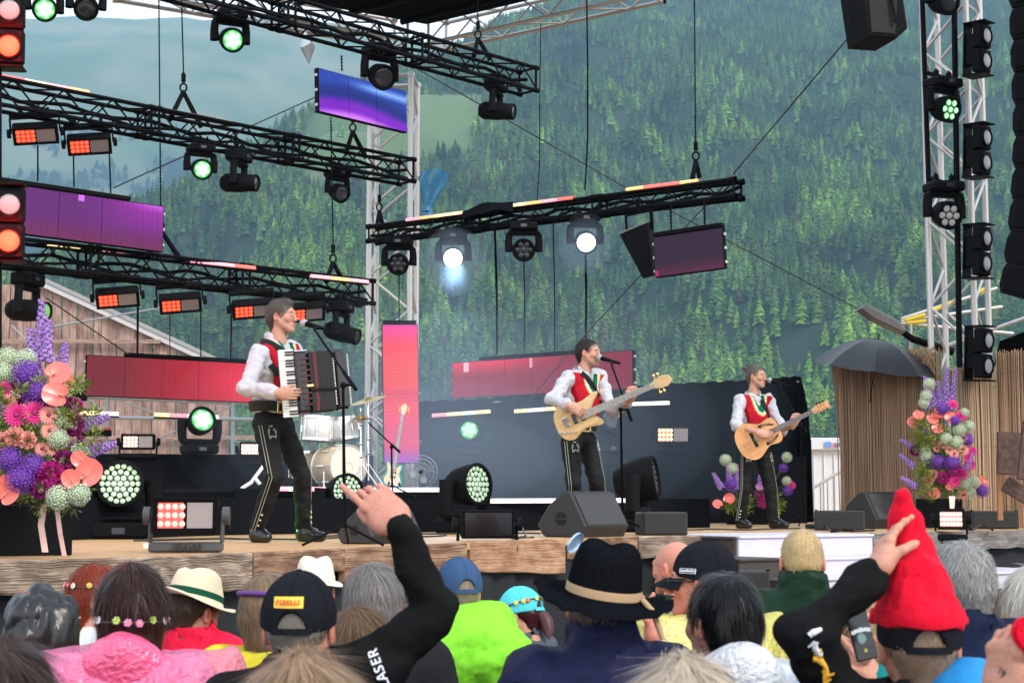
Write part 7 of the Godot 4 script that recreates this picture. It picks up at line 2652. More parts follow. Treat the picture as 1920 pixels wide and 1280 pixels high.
# trousers and shoes
func legs(t: Node3D, J: Dictionary, m: Material, cell: float, shoe: Material) -> void:
	var names := ["pelvis", "waist", "hil", "hir", "knl", "knr", "anl", "anr", "tol", "tor"]
	var bb := bounds(J, names, 0.17)
	var f := Field.new(bb[0], bb[1], cell)
	var w: Vector3 = (J.hil - J.hir).normalized()
	f.bone(J.pelvis - Vector3(0, 0.03, 0), J.pelvis.lerp(J.waist, 0.6), 0.108, 0.106, 0.04, w, 1.4)
	for q in ["l", "r"]:
		f.bone(J["hi" + q], J["kn" + q], 0.092, 0.066, 0.03)
		f.bone(J["kn" + q], J["an" + q], 0.066, 0.054, 0.02)
	f.cut(Vector3(0, minf(J.anl.y, J.anr.y) - 0.052, 0), Vector3.DOWN)
	f.ripple(folds, 0.012, Vector3(1, 1.6, 1))
	obj("trousers", f.net(Acc.new()), m, t)
	for q in ["l", "r"]:
		var sb := [J["an" + q].min(J["to" + q]) - Vector3.ONE * 0.1, J["an" + q].max(J["to" + q]) + Vector3.ONE * 0.1]
		var s := Field.new(sb[0], sb[1], maxf(0.008, cell * 0.6))
		var fl: float = J["to" + q].y - 0.035
		s.bone(J["an" + q] - Vector3(0, 0.045, 0), J["to" + q] + Vector3(0, 0.004, 0), 0.047, 0.038, 0.02)
		s.bone(J["an" + q] - Vector3(0, 0.01, 0), J["an" + q].lerp(J["to" + q], 0.55), 0.05, 0.044, 0.02)
		s.bone(J["an" + q], J["an" + q] - Vector3(0, 0.05, 0), 0.043, 0.045, 0.02)
		s.cut(Vector3(0, fl + 0.001, 0), Vector3.DOWN)
		obj("shoe", s.net(Acc.new()), shoe, t)


# a top with sleeves: hem plane at hem height, sleeves ending at a share of the forearm
func top(t: Node3D, J: Dictionary, m: Material, cell: float, g: float, sleeve: Array, hem: float, called := "shirt", belly := 0.0, fold := 0.012, collar := 0.0, hood := false, sg := -1.0) -> Acc:
	var bb := bounds(J, ["pelvis", "waist", "chest", "neck", "shl", "shr", "ell", "elr", "wrl", "wrr"], 0.17 + g)
	bb[1].y = maxf(bb[1].y, J.neck.y + 0.1 + collar)
	var f := Field.new(bb[0], bb[1], cell)
	torso_bones(f, J, g, J.pelvis + Vector3(0, minf(0.0, hem - J.pelvis.y), 0), belly)
	if collar > 0.0:
		f.bone(J.neck - Vector3(0, 0.02, 0), J.neck + Vector3(0, collar, 0), 0.085 + g * 0.5, 0.078 + g * 0.5, 0.02)
		f.bone(J.neck + Vector3(0, collar * 0.3, 0), J.neck + Vector3(0, collar + 0.15, 0), 0.07, 0.075, 0.01, Vector3.ZERO, 1.0, true)
	f.cut(Vector3(0, hem, 0), Vector3.DOWN)
	if collar == 0.0:
		f.cut(J.neck + Vector3(0, 0.035, 0), Vector3(0, 1, 0))
	for k in 2:
		if sleeve[k] > 0.0:
			arm_bones(f, J, g * 0.85 if sg < 0.0 else sg, ["l", "r"][k], sleeve[k])
		elif sleeve[k] < 0.0:
			f.bone(J[["shl", "shr"][k]], J[["shl", "shr"][k]].lerp(J[["ell", "elr"][k]], -sleeve[k]), 0.052 + g, 0.055 + g, 0.04)
	if hood:
		var back: Vector3 = (J.shl - J.shr).normalized().cross(Vector3.UP)
		f.bone(J.neck - back * 0.0 + Vector3(0, -0.02, 0) + back * -0.0, J.neck + Vector3(0, -0.13, 0) - (J.shl - J.shr).normalized().cross(Vector3.UP) * 0.1, 0.085, 0.05, 0.04, (J.shl - J.shr).normalized(), 1.5)
	f.ripple(folds, fold, Vector3(1, 1.3, 1))
	var a := f.net(Acc.new())
	if m != null:
		obj(called, a, m, t)
	return a


func ring(c: Vector3, w: Vector3, d: Vector3, rw: float, rd: float, r: float, seg := 28) -> Acc:
	var pts := []
	for k in seg + 1:
		var an := TAU * k / seg
		pts.append(c + w * cos(an) * rw + d * sin(an) * rd)
	return Acc.new().tube(pts, r, 6, false)


# a flat strap of some width lying on a body: pts along it, out = which way its face looks at each point
func flat_strap(pts: Array, out: Vector3, wide: float, thick := 0.005) -> Acc:
	var rows := []
	var fine := []
	for k in pts.size() - 1:
		for q in 5:
			var u := q / 5.0
			var p0: Vector3 = pts[maxi(0, k - 1)]
			var p3: Vector3 = pts[mini(pts.size() - 1, k + 2)]
			fine.append(pts[k].cubic_interpolate(pts[k + 1], p0, p3, u))
	fine.append(pts[-1])
	for k in fine.size():
		var tn: Vector3 = (fine[mini(k + 1, fine.size() - 1)] - fine[maxi(0, k - 1)]).normalized()
		var n := (out - tn * out.dot(tn)).normalized()
		var s := tn.cross(n) * wide * 0.5
		rows.append([fine[k] - s, fine[k] - s * 0.9 + n * thick, fine[k] + s * 0.9 + n * thick, fine[k] + s])
	return Acc.new().sheet(rows)


# ---------------------------------------------------------------- the three musicians

func musician(label: String, W: Dictionary, face: Vector3, hairc: Color, hairstyle: String, hands: Array, turn: Vector3, strap: Array, rolled: float, seed_: int, stubble: float) -> Node3D:
	var base := Vector3((W.anl.x + W.anr.x) * 0.5, DECK, (W.anl.z + W.anr.z) * 0.5)
	var t := thing("person", label, "person", base, 0.0, "musicians on the stage")
	var J := {}
	for n in W:
		J[n] = W[n] - base
	for h in hands:
		h[1].origin -= base
	folds.frequency = 7.0
	folds.fractal_octaves = 2
	var skin := Color(0.60, 0.35, 0.26)
	var xf := body(t, J, face, skin, 0.013, {"hair": hairc, "stubble": stubble}, hands, 0.0, 1.0)
	hair(t, xf, hairstyle, hairc, seed_, 3000)
	var fwd := Vector3(turn.x, 0, turn.z).normalized()
	var w := (J.shl - J.shr as Vector3).normalized()
	# white shirt, full sleeves
	top(t, J, cloth("white shirt linen", 0.52, 0.52, 0.56, 0.8), 0.0115, 0.006, [rolled, rolled], J.pelvis.y + 0.02, "shirt", 0.0, 0.02, 0.03, false, 0.017)
	# red waistcoat with a green, white and yellow border round its neckline
	var names := ["pelvis", "waist", "chest", "neck", "shl", "shr"]
	var bb := bounds(J, names, 0.2)
	var f := Field.new(bb[0], bb[1], 0.011)
	torso_bones(f, J, 0.03, Vector3.ZERO)
	f.cut(Vector3(0, J.pelvis.y + 0.06, 0), Vector3.DOWN)
	f.cut(J.neck + Vector3(0, -0.005, 0), Vector3.UP)
	for s in [["shl", 1.0], ["shr", -1.0]]:
		f.cut(J[s[0]] + w * s[1] * -0.005, w * s[1] + Vector3(0, -0.1, 0))
	var v0: Vector3 = J.neck + fwd * 0.07 + Vector3(0, 0.03, 0)
	var v1: Vector3 = J.chest + fwd * 0.16 + Vector3(0, 0.075, 0)
	f.bone(v0, v1, 0.075, 0.03, 0.01, Vector3.ZERO, 1.0, true)
	f.ripple(folds, 0.008)
	var a := f.net(Acc.new())
	var ab := v1 - v0
	for k in a.v.size():
		var p := a.v[k] - v0
		var u := clampf(p.dot(ab) / ab.length_squared(), 0.0, 1.0)
		var d := (p - ab * u).length() - lerpf(0.075, 0.03, u)
		var c := Color(0.46, 0.014, 0.03)
		if p.dot(fwd) < -0.09 or a.n[k].dot(fwd) < -0.35:
			c = Color(0.015, 0.016, 0.018)
		elif d < 0.026:
			c = Color(0.01, 0.14, 0.06)
		elif d < 0.042:
			c = Color(0.62, 0.7, 0.66)
		elif d < 0.062:
			c = Color(0.75, 0.52, 0.2)
		a.c[k] = c
	obj("waistcoat", a, cloth("waistcoat cloth", 1, 1, 1, 0.85), t)
	# black leather breeches with pale stitched seams
	var leather := cloth("black leather", 0.017, 0.017, 0.018, 0.6, 0.12)
	legs(t, J, leather, 0.013, paint("polished shoe", 0.01, 0.01, 0.011, 0.18))
	var thread := paint("pale thread", 0.30, 0.34, 0.27, 0.7)
	for q in ["l", "r"]:
		var out := w if q == "l" else -w
		for e in [-0.012, 0.014]:
			var pts := []
			for k in 13:
				var u := k / 12.0
				var p: Vector3 = J["hi" + q].lerp(J["kn" + q], u * 2.0) if u < 0.5 else J["kn" + q].lerp(J["an" + q], u * 2.0 - 1.0)
				var rad := lerpf(0.095, 0.07, u * 2.0) if u < 0.5 else lerpf(0.07, 0.059, u * 2.0 - 1.0)
				pts.append(p + (out + fwd * 0.25).normalized() * (rad + 0.009) + fwd * e)
			obj("seam_stitching", Acc.new().tube(pts, 0.0028, 5), thread, t)
		# embroidered leaves on the thigh
		var em := Acc.new()
		for k in 14:
			var an := TAU * k / 14.0
			var c: Vector3 = J["hi" + q].lerp(J["kn" + q], 0.16 + (0.10 + 0.04 * sin(an * 3.0)) * sin(an)) + (fwd * 0.85 + out * 0.5 + w * 0.35 * cos(an)).normalized() * 0.098
			em.ball(c, Vector3(0.006, 0.013, 0.004), 6, 4, facing(fwd) * Basis(Vector3.BACK, an))
		obj("thigh_embroidery", em, thread, t)
		var bt := Acc.new()
		for k in 3:
			bt.ball(J["kn" + q].lerp(J["an" + q], 0.7 + 0.1 * k) + (out * 0.8 + fwd * 0.6).normalized() * 0.064, Vector3.ONE * 0.01, 8, 6)
		obj("cuff_button", bt, paint("brass button", 0.6, 0.5, 0.3, 0.25, 0.8), t)
	# belt and buckle
	var bc: Vector3 = J.pelvis.lerp(J.waist, 0.45)
	var bf := Field.new(bc - Vector3(0.24, 0.1, 0.24), bc + Vector3(0.24, 0.1, 0.24), 0.011)
	torso_bones(bf, J, 0.036, Vector3.ZERO)
	bf.cut(bc + Vector3(0, 0.036, 0), Vector3.UP)
	bf.cut(bc - Vector3(0, 0.036, 0), Vector3.DOWN)
	obj("belt", bf.net(Acc.new()), cloth("belt leather", 0.035, 0.04, 0.028, 0.5), t)
	var bp := bc + (fwd * 0.9 - w * 0.45).normalized() * 0.172
	var bk := Acc.new()
	var bb2 := facing((fwd * 0.9 - w * 0.5))
	for e in [[Vector3(0, 0.035, 0), Vector3(0.085, 0.014, 0.014)], [Vector3(0, -0.035, 0), Vector3(0.085, 0.014, 0.014)], [Vector3(0.036, 0, 0), Vector3(0.014, 0.08, 0.014)], [Vector3(-0.036, 0, 0), Vector3(0.014, 0.08, 0.014)]]:
		bk.box(bp + bb2 * e[0], e[1], bb2, 0.004)
	obj("buckle", bk, paint("gold fitting", 0.7, 0.5, 0.2, 0.25, 0.8), t)
	for s in strap:
		var pts := []
		for p in s:
			pts.append(on_surface(a, p - base, Vector3(0.25, 0.1, 1).normalized()) + Vector3(0.0, 0.004, 0.012))
		obj("strap", flat_strap(pts, Vector3(0.2, 0.25, 1), 0.05), cloth("strap leather", 0.02, 0.018, 0.018, 0.5), t)
	return t


func band() -> void:
	# --- accordionist
	var d := 11.5
	var f1 := Vector3(0.86, 0.02, 0.5)
	var grip := make_hand([0.55, 0.6, 0.62, 0.6], 0.4)
	var grab := make_hand([0.75, 0.8, 0.8, 0.8], 0.7)
	var W := {"head": p3(-1.657,3.114,-11.5), "neck": p3(-1.704,2.941,-11.55), "chest": p3(-1.7,2.745,-11.52), "waist": p3(-1.725,2.544,-11.5), "pelvis": p3(-1.719,2.398,-11.5), "shr": p3(-1.788,2.83,-11.36), "shl": p3(-1.618,2.887,-11.72), "elr": p3(-1.846,2.577,-11.16), "wrr": p3(-1.591,2.527,-10.97), "ell": p3(-1.453,2.642,-11.8), "wrl": p3(-1.228,2.701,-11.45), "hir": p3(-1.756,2.337,-11.42), "hil": p3(-1.675,2.347,-11.62), "knr": p3(-1.668,1.965,-11.3), "anr": p3(-1.821,1.582,-11.5), "tor": p3(-1.729,1.528,-11.4), "knl": p3(-1.513,1.973,-11.6), "anl": p3(-1.523,1.578,-11.75), "tol": p3(-1.375,1.53,-11.65)}
	for q in ["r", "l"]:
		W["an" + q].y = DECK + 0.09
		W["to" + q].y = DECK + 0.035
	var hd := [[grip, hand_xf(W.wrr, Vector3(0.9, -0.05, 0.1), Vector3(0.25, 0.1, -0.9), false)], [grab, hand_xf(W.wrl, Vector3(0.1, 0.35, 0.9), Vector3(-0.9, 0.1, 0.1), true)]]
	var t := musician("musician in red waistcoat and white shirt playing a black accordion", W, Vector3(0.95, 0.05, 0.3), Color(0.11, 0.095, 0.082), "short", hd, f1, [[p3(-1.834,2.905,-11.5), p3(-1.765,2.913,-11.5), p3(-1.688,2.878,-11.5), p3(-1.63,2.828,-11.5), p3(-1.59,2.743,-11.5)], [p3(-1.81,2.828,-11.5), p3(-1.786,2.762,-11.5), p3(-1.743,2.705,-11.5), p3(-1.685,2.647,-11.5)]], 0.86, 3, 0.2)
	accordion()
	# --- bass player
	d = 14.0
	W = {"head": p3(0.672,3.082,-14), "neck": p3(0.613,2.908,-14.05), "chest": p3(0.606,2.709,-14.02), "waist": p3(0.586,2.521,-14), "pelvis": p3(0.571,2.368,-14), "shr": p3(0.48,2.846,-13.86), "shl": p3(0.765,2.89,-14.18), "elr": p3(0.345,2.658,-13.66), "wrr": p3(0.487,2.574,-13.31), "ell": p3(0.881,2.565,-13.95), "wrl": p3(0.968,2.621,-13.36), "hir": p3(0.508,2.314,-13.92), "hil": p3(0.65,2.321,-14.1), "knr": p3(0.53,1.949,-13.8), "anr": p3(0.543,1.584,-13.95), "tor": p3(0.628,1.518,-13.8), "knl": p3(0.732,1.974,-14), "anl": p3(0.775,1.581,-14.15), "tol": p3(0.868,1.514,-14)}
	for q in ["r", "l"]:
		W["an" + q].y = DECK + 0.09
		W["to" + q].y = DECK + 0.035
	hd = [[make_hand([0.3, 0.35, 0.4, 0.4], 0.5), hand_xf(W.wrr, Vector3(0.75, -0.35, -0.1), Vector3(0.1, -0.2, -0.9), false)], [make_hand([0.6, 0.65, 0.65, 0.6], 0.6), hand_xf(W.wrl, Vector3(0.1, 0.6, 0.35), Vector3(0.4, 0.2, -0.5), true)]]
	musician("musician in red waistcoat singing and playing a pale bass guitar", W, Vector3(0.92, -0.02, 0.4), Color(0.032, 0.024, 0.02), "crew", hd, Vector3(0.75, 0, 0.66), [[p3(0.583,2.894,-14), p3(0.653,2.848,-14), p3(0.708,2.773,-14), p3(0.754,2.68,-14)]], 0.88, 5, 0.25)
	var g := thing("bass_guitar", "pale natural wood bass guitar held by the singing musician", "bass guitar", p3(0.548,2.486,-13.42))
	var pale := wood("pale ash", Color(0.56, 0.36, 0.16), Color(0.76, 0.54, 0.28), Vector3(1, 1, 1), 0.35, 0.05, 61)
	guitar_solid(g, Vector3.ZERO, p3(1.213,2.761,-13.2) - g.position, Vector3(0.25, 0.1, 1), 1.0, pale, pale, pale, 4)
	# --- acoustic guitarist
	d = 17.4
	W = {"head": p3(2.66,3.139,-17.4), "neck": p3(2.618,2.939,-17.45), "chest": p3(2.616,2.723,-17.42), "waist": p3(2.616,2.526,-17.4), "pelvis": p3(2.619,2.376,-17.4), "shr": p3(2.462,2.872,-17.3), "shl": p3(2.803,2.894,-17.56), "elr": p3(2.379,2.596,-17.06), "wrr": p3(2.599,2.502,-16.84), "ell": p3(2.923,2.56,-17.4), "wrl": p3(2.966,2.591,-16.95), "hir": p3(2.535,2.316,-17.34), "hil": p3(2.721,2.321,-17.5), "knr": p3(2.506,1.932,-17.3), "anr": p3(2.458,1.561,-17.4), "tor": p3(2.533,1.518,-17.25), "knl": p3(2.793,1.934,-17.45), "anl": p3(2.83,1.56,-17.5), "tol": p3(2.943,1.517,-17.35)}
	for q in ["r", "l"]:
		W["an" + q].y = DECK + 0.09
		W["to" + q].y = DECK + 0.035
	hd = [[make_hand([0.3, 0.35, 0.4, 0.4], 0.5), hand_xf(W.wrr, Vector3(0.9, -0.1, 0.0), Vector3(0.1, -0.2, -0.9), false)], [make_hand([0.6, 0.65, 0.65, 0.6], 0.6), hand_xf(W.wrl, Vector3(0.1, 0.7, 0.3), Vector3(0.4, 0.2, -0.5), true)]]
	t = musician("musician in red waistcoat with a small topknot playing an acoustic guitar", W, Vector3(0.8, -0.02, 0.55), Color(0.15, 0.12, 0.10), "crew", hd, Vector3(0.55, 0, 0.82), [[p3(2.697,2.896,-17.4), p3(2.741,2.797,-17.4), p3(2.797,2.653,-17.4), p3(2.819,2.56,-17.4)]], 0.12, 9, 0.3)
	var kn := Acc.new()
	kn.col = Color(0.10, 0.065, 0.045)
	obj("topknot", kn.ball(p3(2.542,3.241,-17.5) - t.position, Vector3(0.026, 0.026, 0.03), 10, 8), paint("hair 0.40", 1, 1, 1, 0.4), t)
	acoustic()


func accordion() -> void:
	var c := p3(-1.38,2.621,-11.2)
	var t := thing("accordion", "black piano accordion with white keys and open bellows", "accordion", c)
	# x: from keyboard to bass side, y: up, z: towards the audience side of the player
	var bs := Basis(Vector3.BACK, 0.1) * Basis(Vector3.UP, 0.28)
	t.basis = bs
	var gloss := paint("accordion lacquer", 0.01, 0.01, 0.011, 0.12)
	obj("treble_case", Acc.new().box(Vector3(-0.095, 0, 0), Vector3(0.1, 0.43, 0.19), Basis(), 0.02), gloss, t)
	var grill := Acc.new()
	for k in 9:
		grill.box(Vector3(-0.075, -0.16 + k * 0.04, 0.099), Vector3(0.07, 0.014, 0.008), Basis(), 0.003)
	obj("grille_bars", grill, paint("maroon grille", 0.07, 0.008, 0.01, 0.3), t)
	# keyboard
	obj("keyboard_bed", Acc.new().box(Vector3(-0.195, 0, 0.045), Vector3(0.11, 0.47, 0.03), Basis(), 0.008), gloss, t)
	var ivory := paint("ivory key", 0.78, 0.76, 0.70, 0.3)
	var ebony := paint("ebony key", 0.01, 0.01, 0.01, 0.25)
	var wk := Acc.new().box(Vector3.ZERO, Vector3(0.105, 0.0185, 0.014), Basis(), 0.003).mesh()
	var bk := Acc.new().box(Vector3.ZERO, Vector3(0.062, 0.011, 0.014), Basis(), 0.003).mesh()
	for k in 24:
		obj("white_key", wk, ivory, t).position = Vector3(-0.197, -0.226 + k * 0.0196, 0.066)
		if k % 7 != 2 and k % 7 != 6 and k < 23:
			obj("black_key", bk, ebony, t).position = Vector3(-0.174, -0.2162 + k * 0.0196, 0.077)
	# bellows: pleats
	for k in 10:
		var p := Acc.new()
		var x := -0.035 + k * 0.0165
		p.extrude(PackedVector2Array([Vector2(x - 0.008, -0.2), Vector2(x, -0.212), Vector2(x + 0.008, -0.2), Vector2(x + 0.008, 0.2), Vector2(x, 0.212), Vector2(x - 0.008, 0.2)]), 0.18, Transform3D())
		p.box(Vector3(x, 0, 0.092), Vector3(0.005, 0.4, 0.008))
		obj("bellows_pleat", p, paint("bellows cloth", 0.012, 0.012, 0.013, 0.6) if k != 2 else paint("bellows red", 0.2, 0.01, 0.015, 0.5), t)
	obj("bass_case", Acc.new().box(Vector3(0.175, 0, 0), Vector3(0.09, 0.42, 0.19), Basis(), 0.02), gloss, t)
	for k in 2:
		var x := 0.125 + 0.1 * k
		var st := Acc.new()
		for q in 20:
			st.lathe([Vector2(0.0055, 0), Vector2(0.005, 0.008), Vector2(0, 0.009)], Transform3D(Basis(Vector3.RIGHT, PI * 0.5), Vector3(x, -0.17 + q * 0.0175, 0.096)), 8)
		obj("bass_buttons", st, ivory, t)
	obj("badge", Acc.new().box(Vector3(-0.05, -0.03, 0.105), Vector3(0.05, 0.02, 0.006), Basis(), 0.003), paint("gold fitting", 0.7, 0.5, 0.2, 0.25, 0.8), t)
	obj("bellows_strap", Acc.new().box(Vector3(0.05, -0.06, 0.105), Vector3(0.2, 0.02, 0.006), Basis(), 0.002), cloth("strap leather", 0.02, 0.018, 0.018, 0.5), t)
	obj("top_trim", Acc.new().box(Vector3(-0.095, 0.218, 0), Vector3(0.09, 0.01, 0.16), Basis(), 0.004), chrome, t)


func acoustic() -> void:
	var a := p3(2.536,2.428,-16.95)
	var b := p3(3.196,2.754,-16.75)
	var t := thing("acoustic_guitar", "orange-topped acoustic guitar with leaf-shaped sound holes", "acoustic guitar", a)
	var d := (b - a).normalized()
	var z := (Vector3(0.15, 0.05, 1) - d * d.dot(Vector3(0.15, 0.05, 1))).normalized()
	var y := z.cross(d)
	t.basis = Basis(d, y, z)
	var len := (b - a).length()
	# outline
	var half := [[-0.17, 0.0], [-0.165, 0.08], [-0.13, 0.155], [-0.06, 0.2], [0.01, 0.2], [0.07, 0.165], [0.12, 0.132], [0.165, 0.125], [0.21, 0.137], [0.26, 0.143], [0.3, 0.115], [0.315, 0.05]]
	var poly := PackedVector2Array()
	for p in half:
		poly.append(Vector2(p[0], p[1]))
	for k in range(half.size() - 1, 0, -1):
		poly.append(Vector2(half[k][0], -half[k][1]))
	poly = rounded(poly, 2)
	var spruce := wood("spruce top", Color(0.62, 0.30, 0.12), Color(0.78, 0.43, 0.20), Vector3(1.5, 1.5, 1), 0.3, 0.02, 71)
	var rose := paint("rosewood side", 0.09, 0.035, 0.02, 0.25)
	obj("body_sides", Acc.new().extrude(poly, 0.1, Transform3D(Basis(), Vector3(0, 0, -0.052)), 0.006), rose, t)
	var tp := obj("soundboard", Acc.new().extrude(poly, 0.004, Transform3D(Basis(), Vector3(0, 0, 0.001))), spruce, t)
	var ink := paint("sound hole", 0.008, 0.006, 0.006, 0.8)
	for s in [1.0, -1.0]:
		for k in 8:
			var an := -0.7 + k * 0.33
			var c := Vector2(0.2 + 0.075 * cos(an + 1.3), s * (0.062 + 0.04 * sin(an * 0.9 + 0.6)))
			var lf := PackedVector2Array()
			var ld := Vector2(cos(an + 0.5), s * sin(an + 0.5))
			var sd := ld.orthogonal()
			for q in 9:
				var v := q / 8.0
				lf.append(c + ld * (v - 0.5) * 0.048 + sd * 0.0085 * sin(v * PI))
			for q in range(7, 0, -1):
				var v := q / 8.0
				lf.append(c + ld * (v - 0.5) * 0.048 - sd * 0.006 * sin(v * PI))
			obj("sound_hole", Acc.new().extrude(lf, 0.003, Transform3D(Basis(), Vector3(0, 0, 0.0035))), ink, tp)
	obj("bridge", Acc.new().box(Vector3(0.02, 0, 0.007), Vector3(0.035, 0.16, 0.012), Basis(), 0.003), ink, tp)
	obj("neck", Acc.new().tube([Vector3(0.27, 0, -0.01), Vector3(len - 0.06, 0, -0.002)], [0.028, 0.021], 10), rose, t)
	var fb := Acc.new()
	fb.box(Vector3((0.2 + len - 0.07) * 0.5, 0, 0.012), Vector3(len - 0.27, 0.05, 0.008), Basis(), 0.002)
	var bo := obj("fretboard", fb, paint("ebony board", 0.02, 0.016, 0.014, 0.4), t)
	for k in 18:
		var x := len - 0.07 - (len - 0.1) * (1.0 - pow(2.0, -k / 12.0))
		if x < 0.2:
			break
		obj("fret", Acc.new().rod(Vector3(x, -0.025, 0.017), Vector3(x, 0.025, 0.017), 0.0018, 4), chrome, bo)
	for k in 6:
		obj("string", Acc.new().rod(Vector3(0.02, -0.022 + k * 0.0088, 0.016), Vector3(len, -0.018 + k * 0.0072, 0.018), 0.0012, 4), chrome, t)
	var hd := PackedVector2Array([Vector2(len - 0.07, -0.024), Vector2(len, -0.04), Vector2(len + 0.1, -0.036), Vector2(len + 0.13, -0.05), Vector2(len + 0.125, 0.0), Vector2(len + 0.13, 0.05), Vector2(len + 0.1, 0.036), Vector2(len, 0.04), Vector2(len - 0.07, 0.024)])
	var h := obj("headstock", Acc.new().extrude(hd, 0.016, Transform3D(Basis(), Vector3(0, 0, 0.006)), 0.003), spruce, t)
	for k in 6:
		var sd := 1.0 if k % 2 == 0 else -1.0
		obj("tuning_peg", Acc.new().ball(Vector3(len + 0.01 + 0.035 * (k / 2), sd * 0.05, 0.004), Vector3(0.011, 0.014, 0.008), 8, 6), ink, h)
	for k in 6:
		obj("peg_post", Acc.new().ball(Vector3(len + 0.01 + 0.035 * (k / 2), (1.0 if k % 2 == 0 else -1.0) * 0.02, 0.016), Vector3.ONE * 0.006, 8, 6), ink, h)


# ---------------------------------------------------------------- the audience

func cap_hat(t: Node3D, xf: Transform3D, m: Material, bill: bool, opening := true) -> MeshInstance3D:
	var f := Field.new(Vector3(-0.12, -0.02, -0.15), Vector3(0.12, 0.17, 0.13), 0.0052)
	f.ball(Vector3(0, 0.03, -0.02), Vector3(0.093, 0.112, 0.112), 0.01)
	f.cut(Vector3(0, 0.012, 0), Vector3(0, -1, 0.14))
	if opening:
		f.ball(Vector3(0, -0.004, -0.135), Vector3(0.04, 0.052, 0.045), 0.004, true)
	var a := f.net(Acc.new())
	for k in 6:
		var pts := []
		var an := TAU * k / 6.0 + 0.5236
		for q in 9:
			var th := q / 8.0 * 1.45
			pts.append(Vector3(sin(th) * cos(an) * 0.0935, 0.03 + cos(th) * 0.1125, -0.02 + sin(th) * sin(an) * 0.1125))
		a.tube(pts, 0.0014, 4, false)
	a.ball(Vector3(0, 0.142, -0.02), Vector3(0.008, 0.005, 0.008), 8, 5)
	var o := obj("cap", a, m, t)
	o.transform = xf
	if opening:
		var s := Acc.new()
		var row := [[], []]
		for q in 9:
			var an := PI * 1.5 + (q - 4) / 4.0 * 0.55
			for e in 2:
				row[e].append(Vector3(cos(an) * 0.0945, 0.010 - e * 0.016, -0.02 + sin(an) * 0.1135))
		s.sheet(row)
		obj("strap", s, m, o)
	if bill:
		var rows := []
		for r in 5:
			var u := r / 4.0
			var row := []
			for q in 13:
				var an := PI * 0.5 + (q - 6) / 6.0 * 1.05
				var ex := sin((q / 12.0) * PI)
				row.append(Vector3(cos(an) * 0.09, 0.016 - 0.03 * u * u - 0.012 * (1.0 - ex) * u, -0.02 + sin(an) * 0.108 + u * 0.075 * (0.35 + 0.65 * ex)))
			rows.append(row)
		obj("bill", Acc.new().sheet(rows), m, o)
	return o


# brimmed hat: crown and brim drawn as one turned sheet, pinched and creased
func brim_hat(t: Node3D, xf: Transform3D, m: Material, band: Material, crown_h: float, brim: float, dip: float, crease: float, fuzz := 0.0) -> MeshInstance3D:
	var nz := FastNoiseLite.new()
	nz.frequency = 6.0
	var prof := [[1.0 + brim, -0.004], [1.0 + brim * 0.98, 0.004], [1.0 + brim * 0.6, -0.002], [1.0 + brim * 0.25, 0.0], [1.04, 0.006], [1.0, 0.02], [0.97, crown_h * 0.35], [0.91, crown_h * 0.66], [0.8, crown_h * 0.88], [0.62, crown_h * 1.0], [0.35, crown_h * 1.03], [0.0, crown_h * 0.98]]
	var rows := []
	for p in prof:
		var row := []
		for k in 48:
			var an := TAU * k / 48.0
			var d := Vector3(cos(an), 0, sin(an))
			var v := Vector3(d.x * 0.088 * p[0], 0.035 + p[1], -0.018 + d.z * 0.108 * p[0])
			if p[0] > 1.05:
				v.y += dip * (p[0] - 1.0) * cos(an * 2.0) * 0.06 + nz.get_noise_2d(d.x * 0.3, d.z * 0.3) * 0.02 * fuzz * (p[0] - 1.0)
			if p[1] > crown_h * 0.6:
				v.y -= crease * exp(-pow(v.x / 0.03, 2.0)) * clampf((p[1] - crown_h * 0.6) / (crown_h * 0.4), 0.0, 1.0)
				var pinch := 1.0 - 0.28 * clampf(d.z, 0.0, 1.0) * (1.0 if crease > 0.0 else 0.0)
				v.x *= pinch
			row.append(v)
		rows.append(row)
	var o := obj("hat", Acc.new().sheet(rows, true), m, t)
	o.transform = xf
	var br := []
	for p in [[1.012, 0.01], [1.02, 0.014], [1.01, 0.032], [0.998, 0.036]]:
		var row := []
		for k in 48:
			var an := TAU * k / 48.0
			row.append(Vector3(cos(an) * 0.088 * p[0], 0.035 + p[1], -0.018 + sin(an) * 0.108 * p[0]))
		br.append(row)
	obj("hat_band", Acc.new().sheet(br, true), band, o)
	return o


func flower_band(t: Node3D, xf: Transform3D, y: float, rx: float, rz: float, from: float, to: float, n: int, seed_: int, tones: Array) -> void:
	var r := RandomNumberGenerator.new()
	r.seed = seed_
	var o := obj("flower_wreath", ring(Vector3(0, y, -0.02), Vector3.RIGHT, Vector3.BACK, rx, rz, 0.003), paint("wreath cord", 0.05, 0.04, 0.03, 0.7), t)
	o.transform = xf
	for k in n:
		var an := lerpf(from, to, (k + r.randf_range(0.1, 0.9)) / n)
		var a := Acc.new()
		var p := Vector3(cos(an) * rx, y + r.randf_range(-0.006, 0.008), -0.02 + sin(an) * rz)
		var c: Color = tones[r.randi() % tones.size()]
		var bs := upright(Vector3(cos(an), 0.2, sin(an)))
		for q in 6:
			var pa := TAU * q / 6.0
			var g := r.randf_range(0.8, 1.1)
			a.col = Color(c.r * g, c.g * g, c.b * g)
			a.ball(p + bs * Vector3(cos(pa) * 0.007, 0.003, sin(pa) * 0.007), Vector3(0.0055, 0.003, 0.0055), 6, 4, bs)
		a.col = Color(0.7, 0.5, 0.1)
		a.ball(p + bs * Vector3(0, 0.005, 0), Vector3.ONE * 0.004, 6, 4)
		obj("blossom", a, paint("petals", 1, 1, 1, 0.6), o)


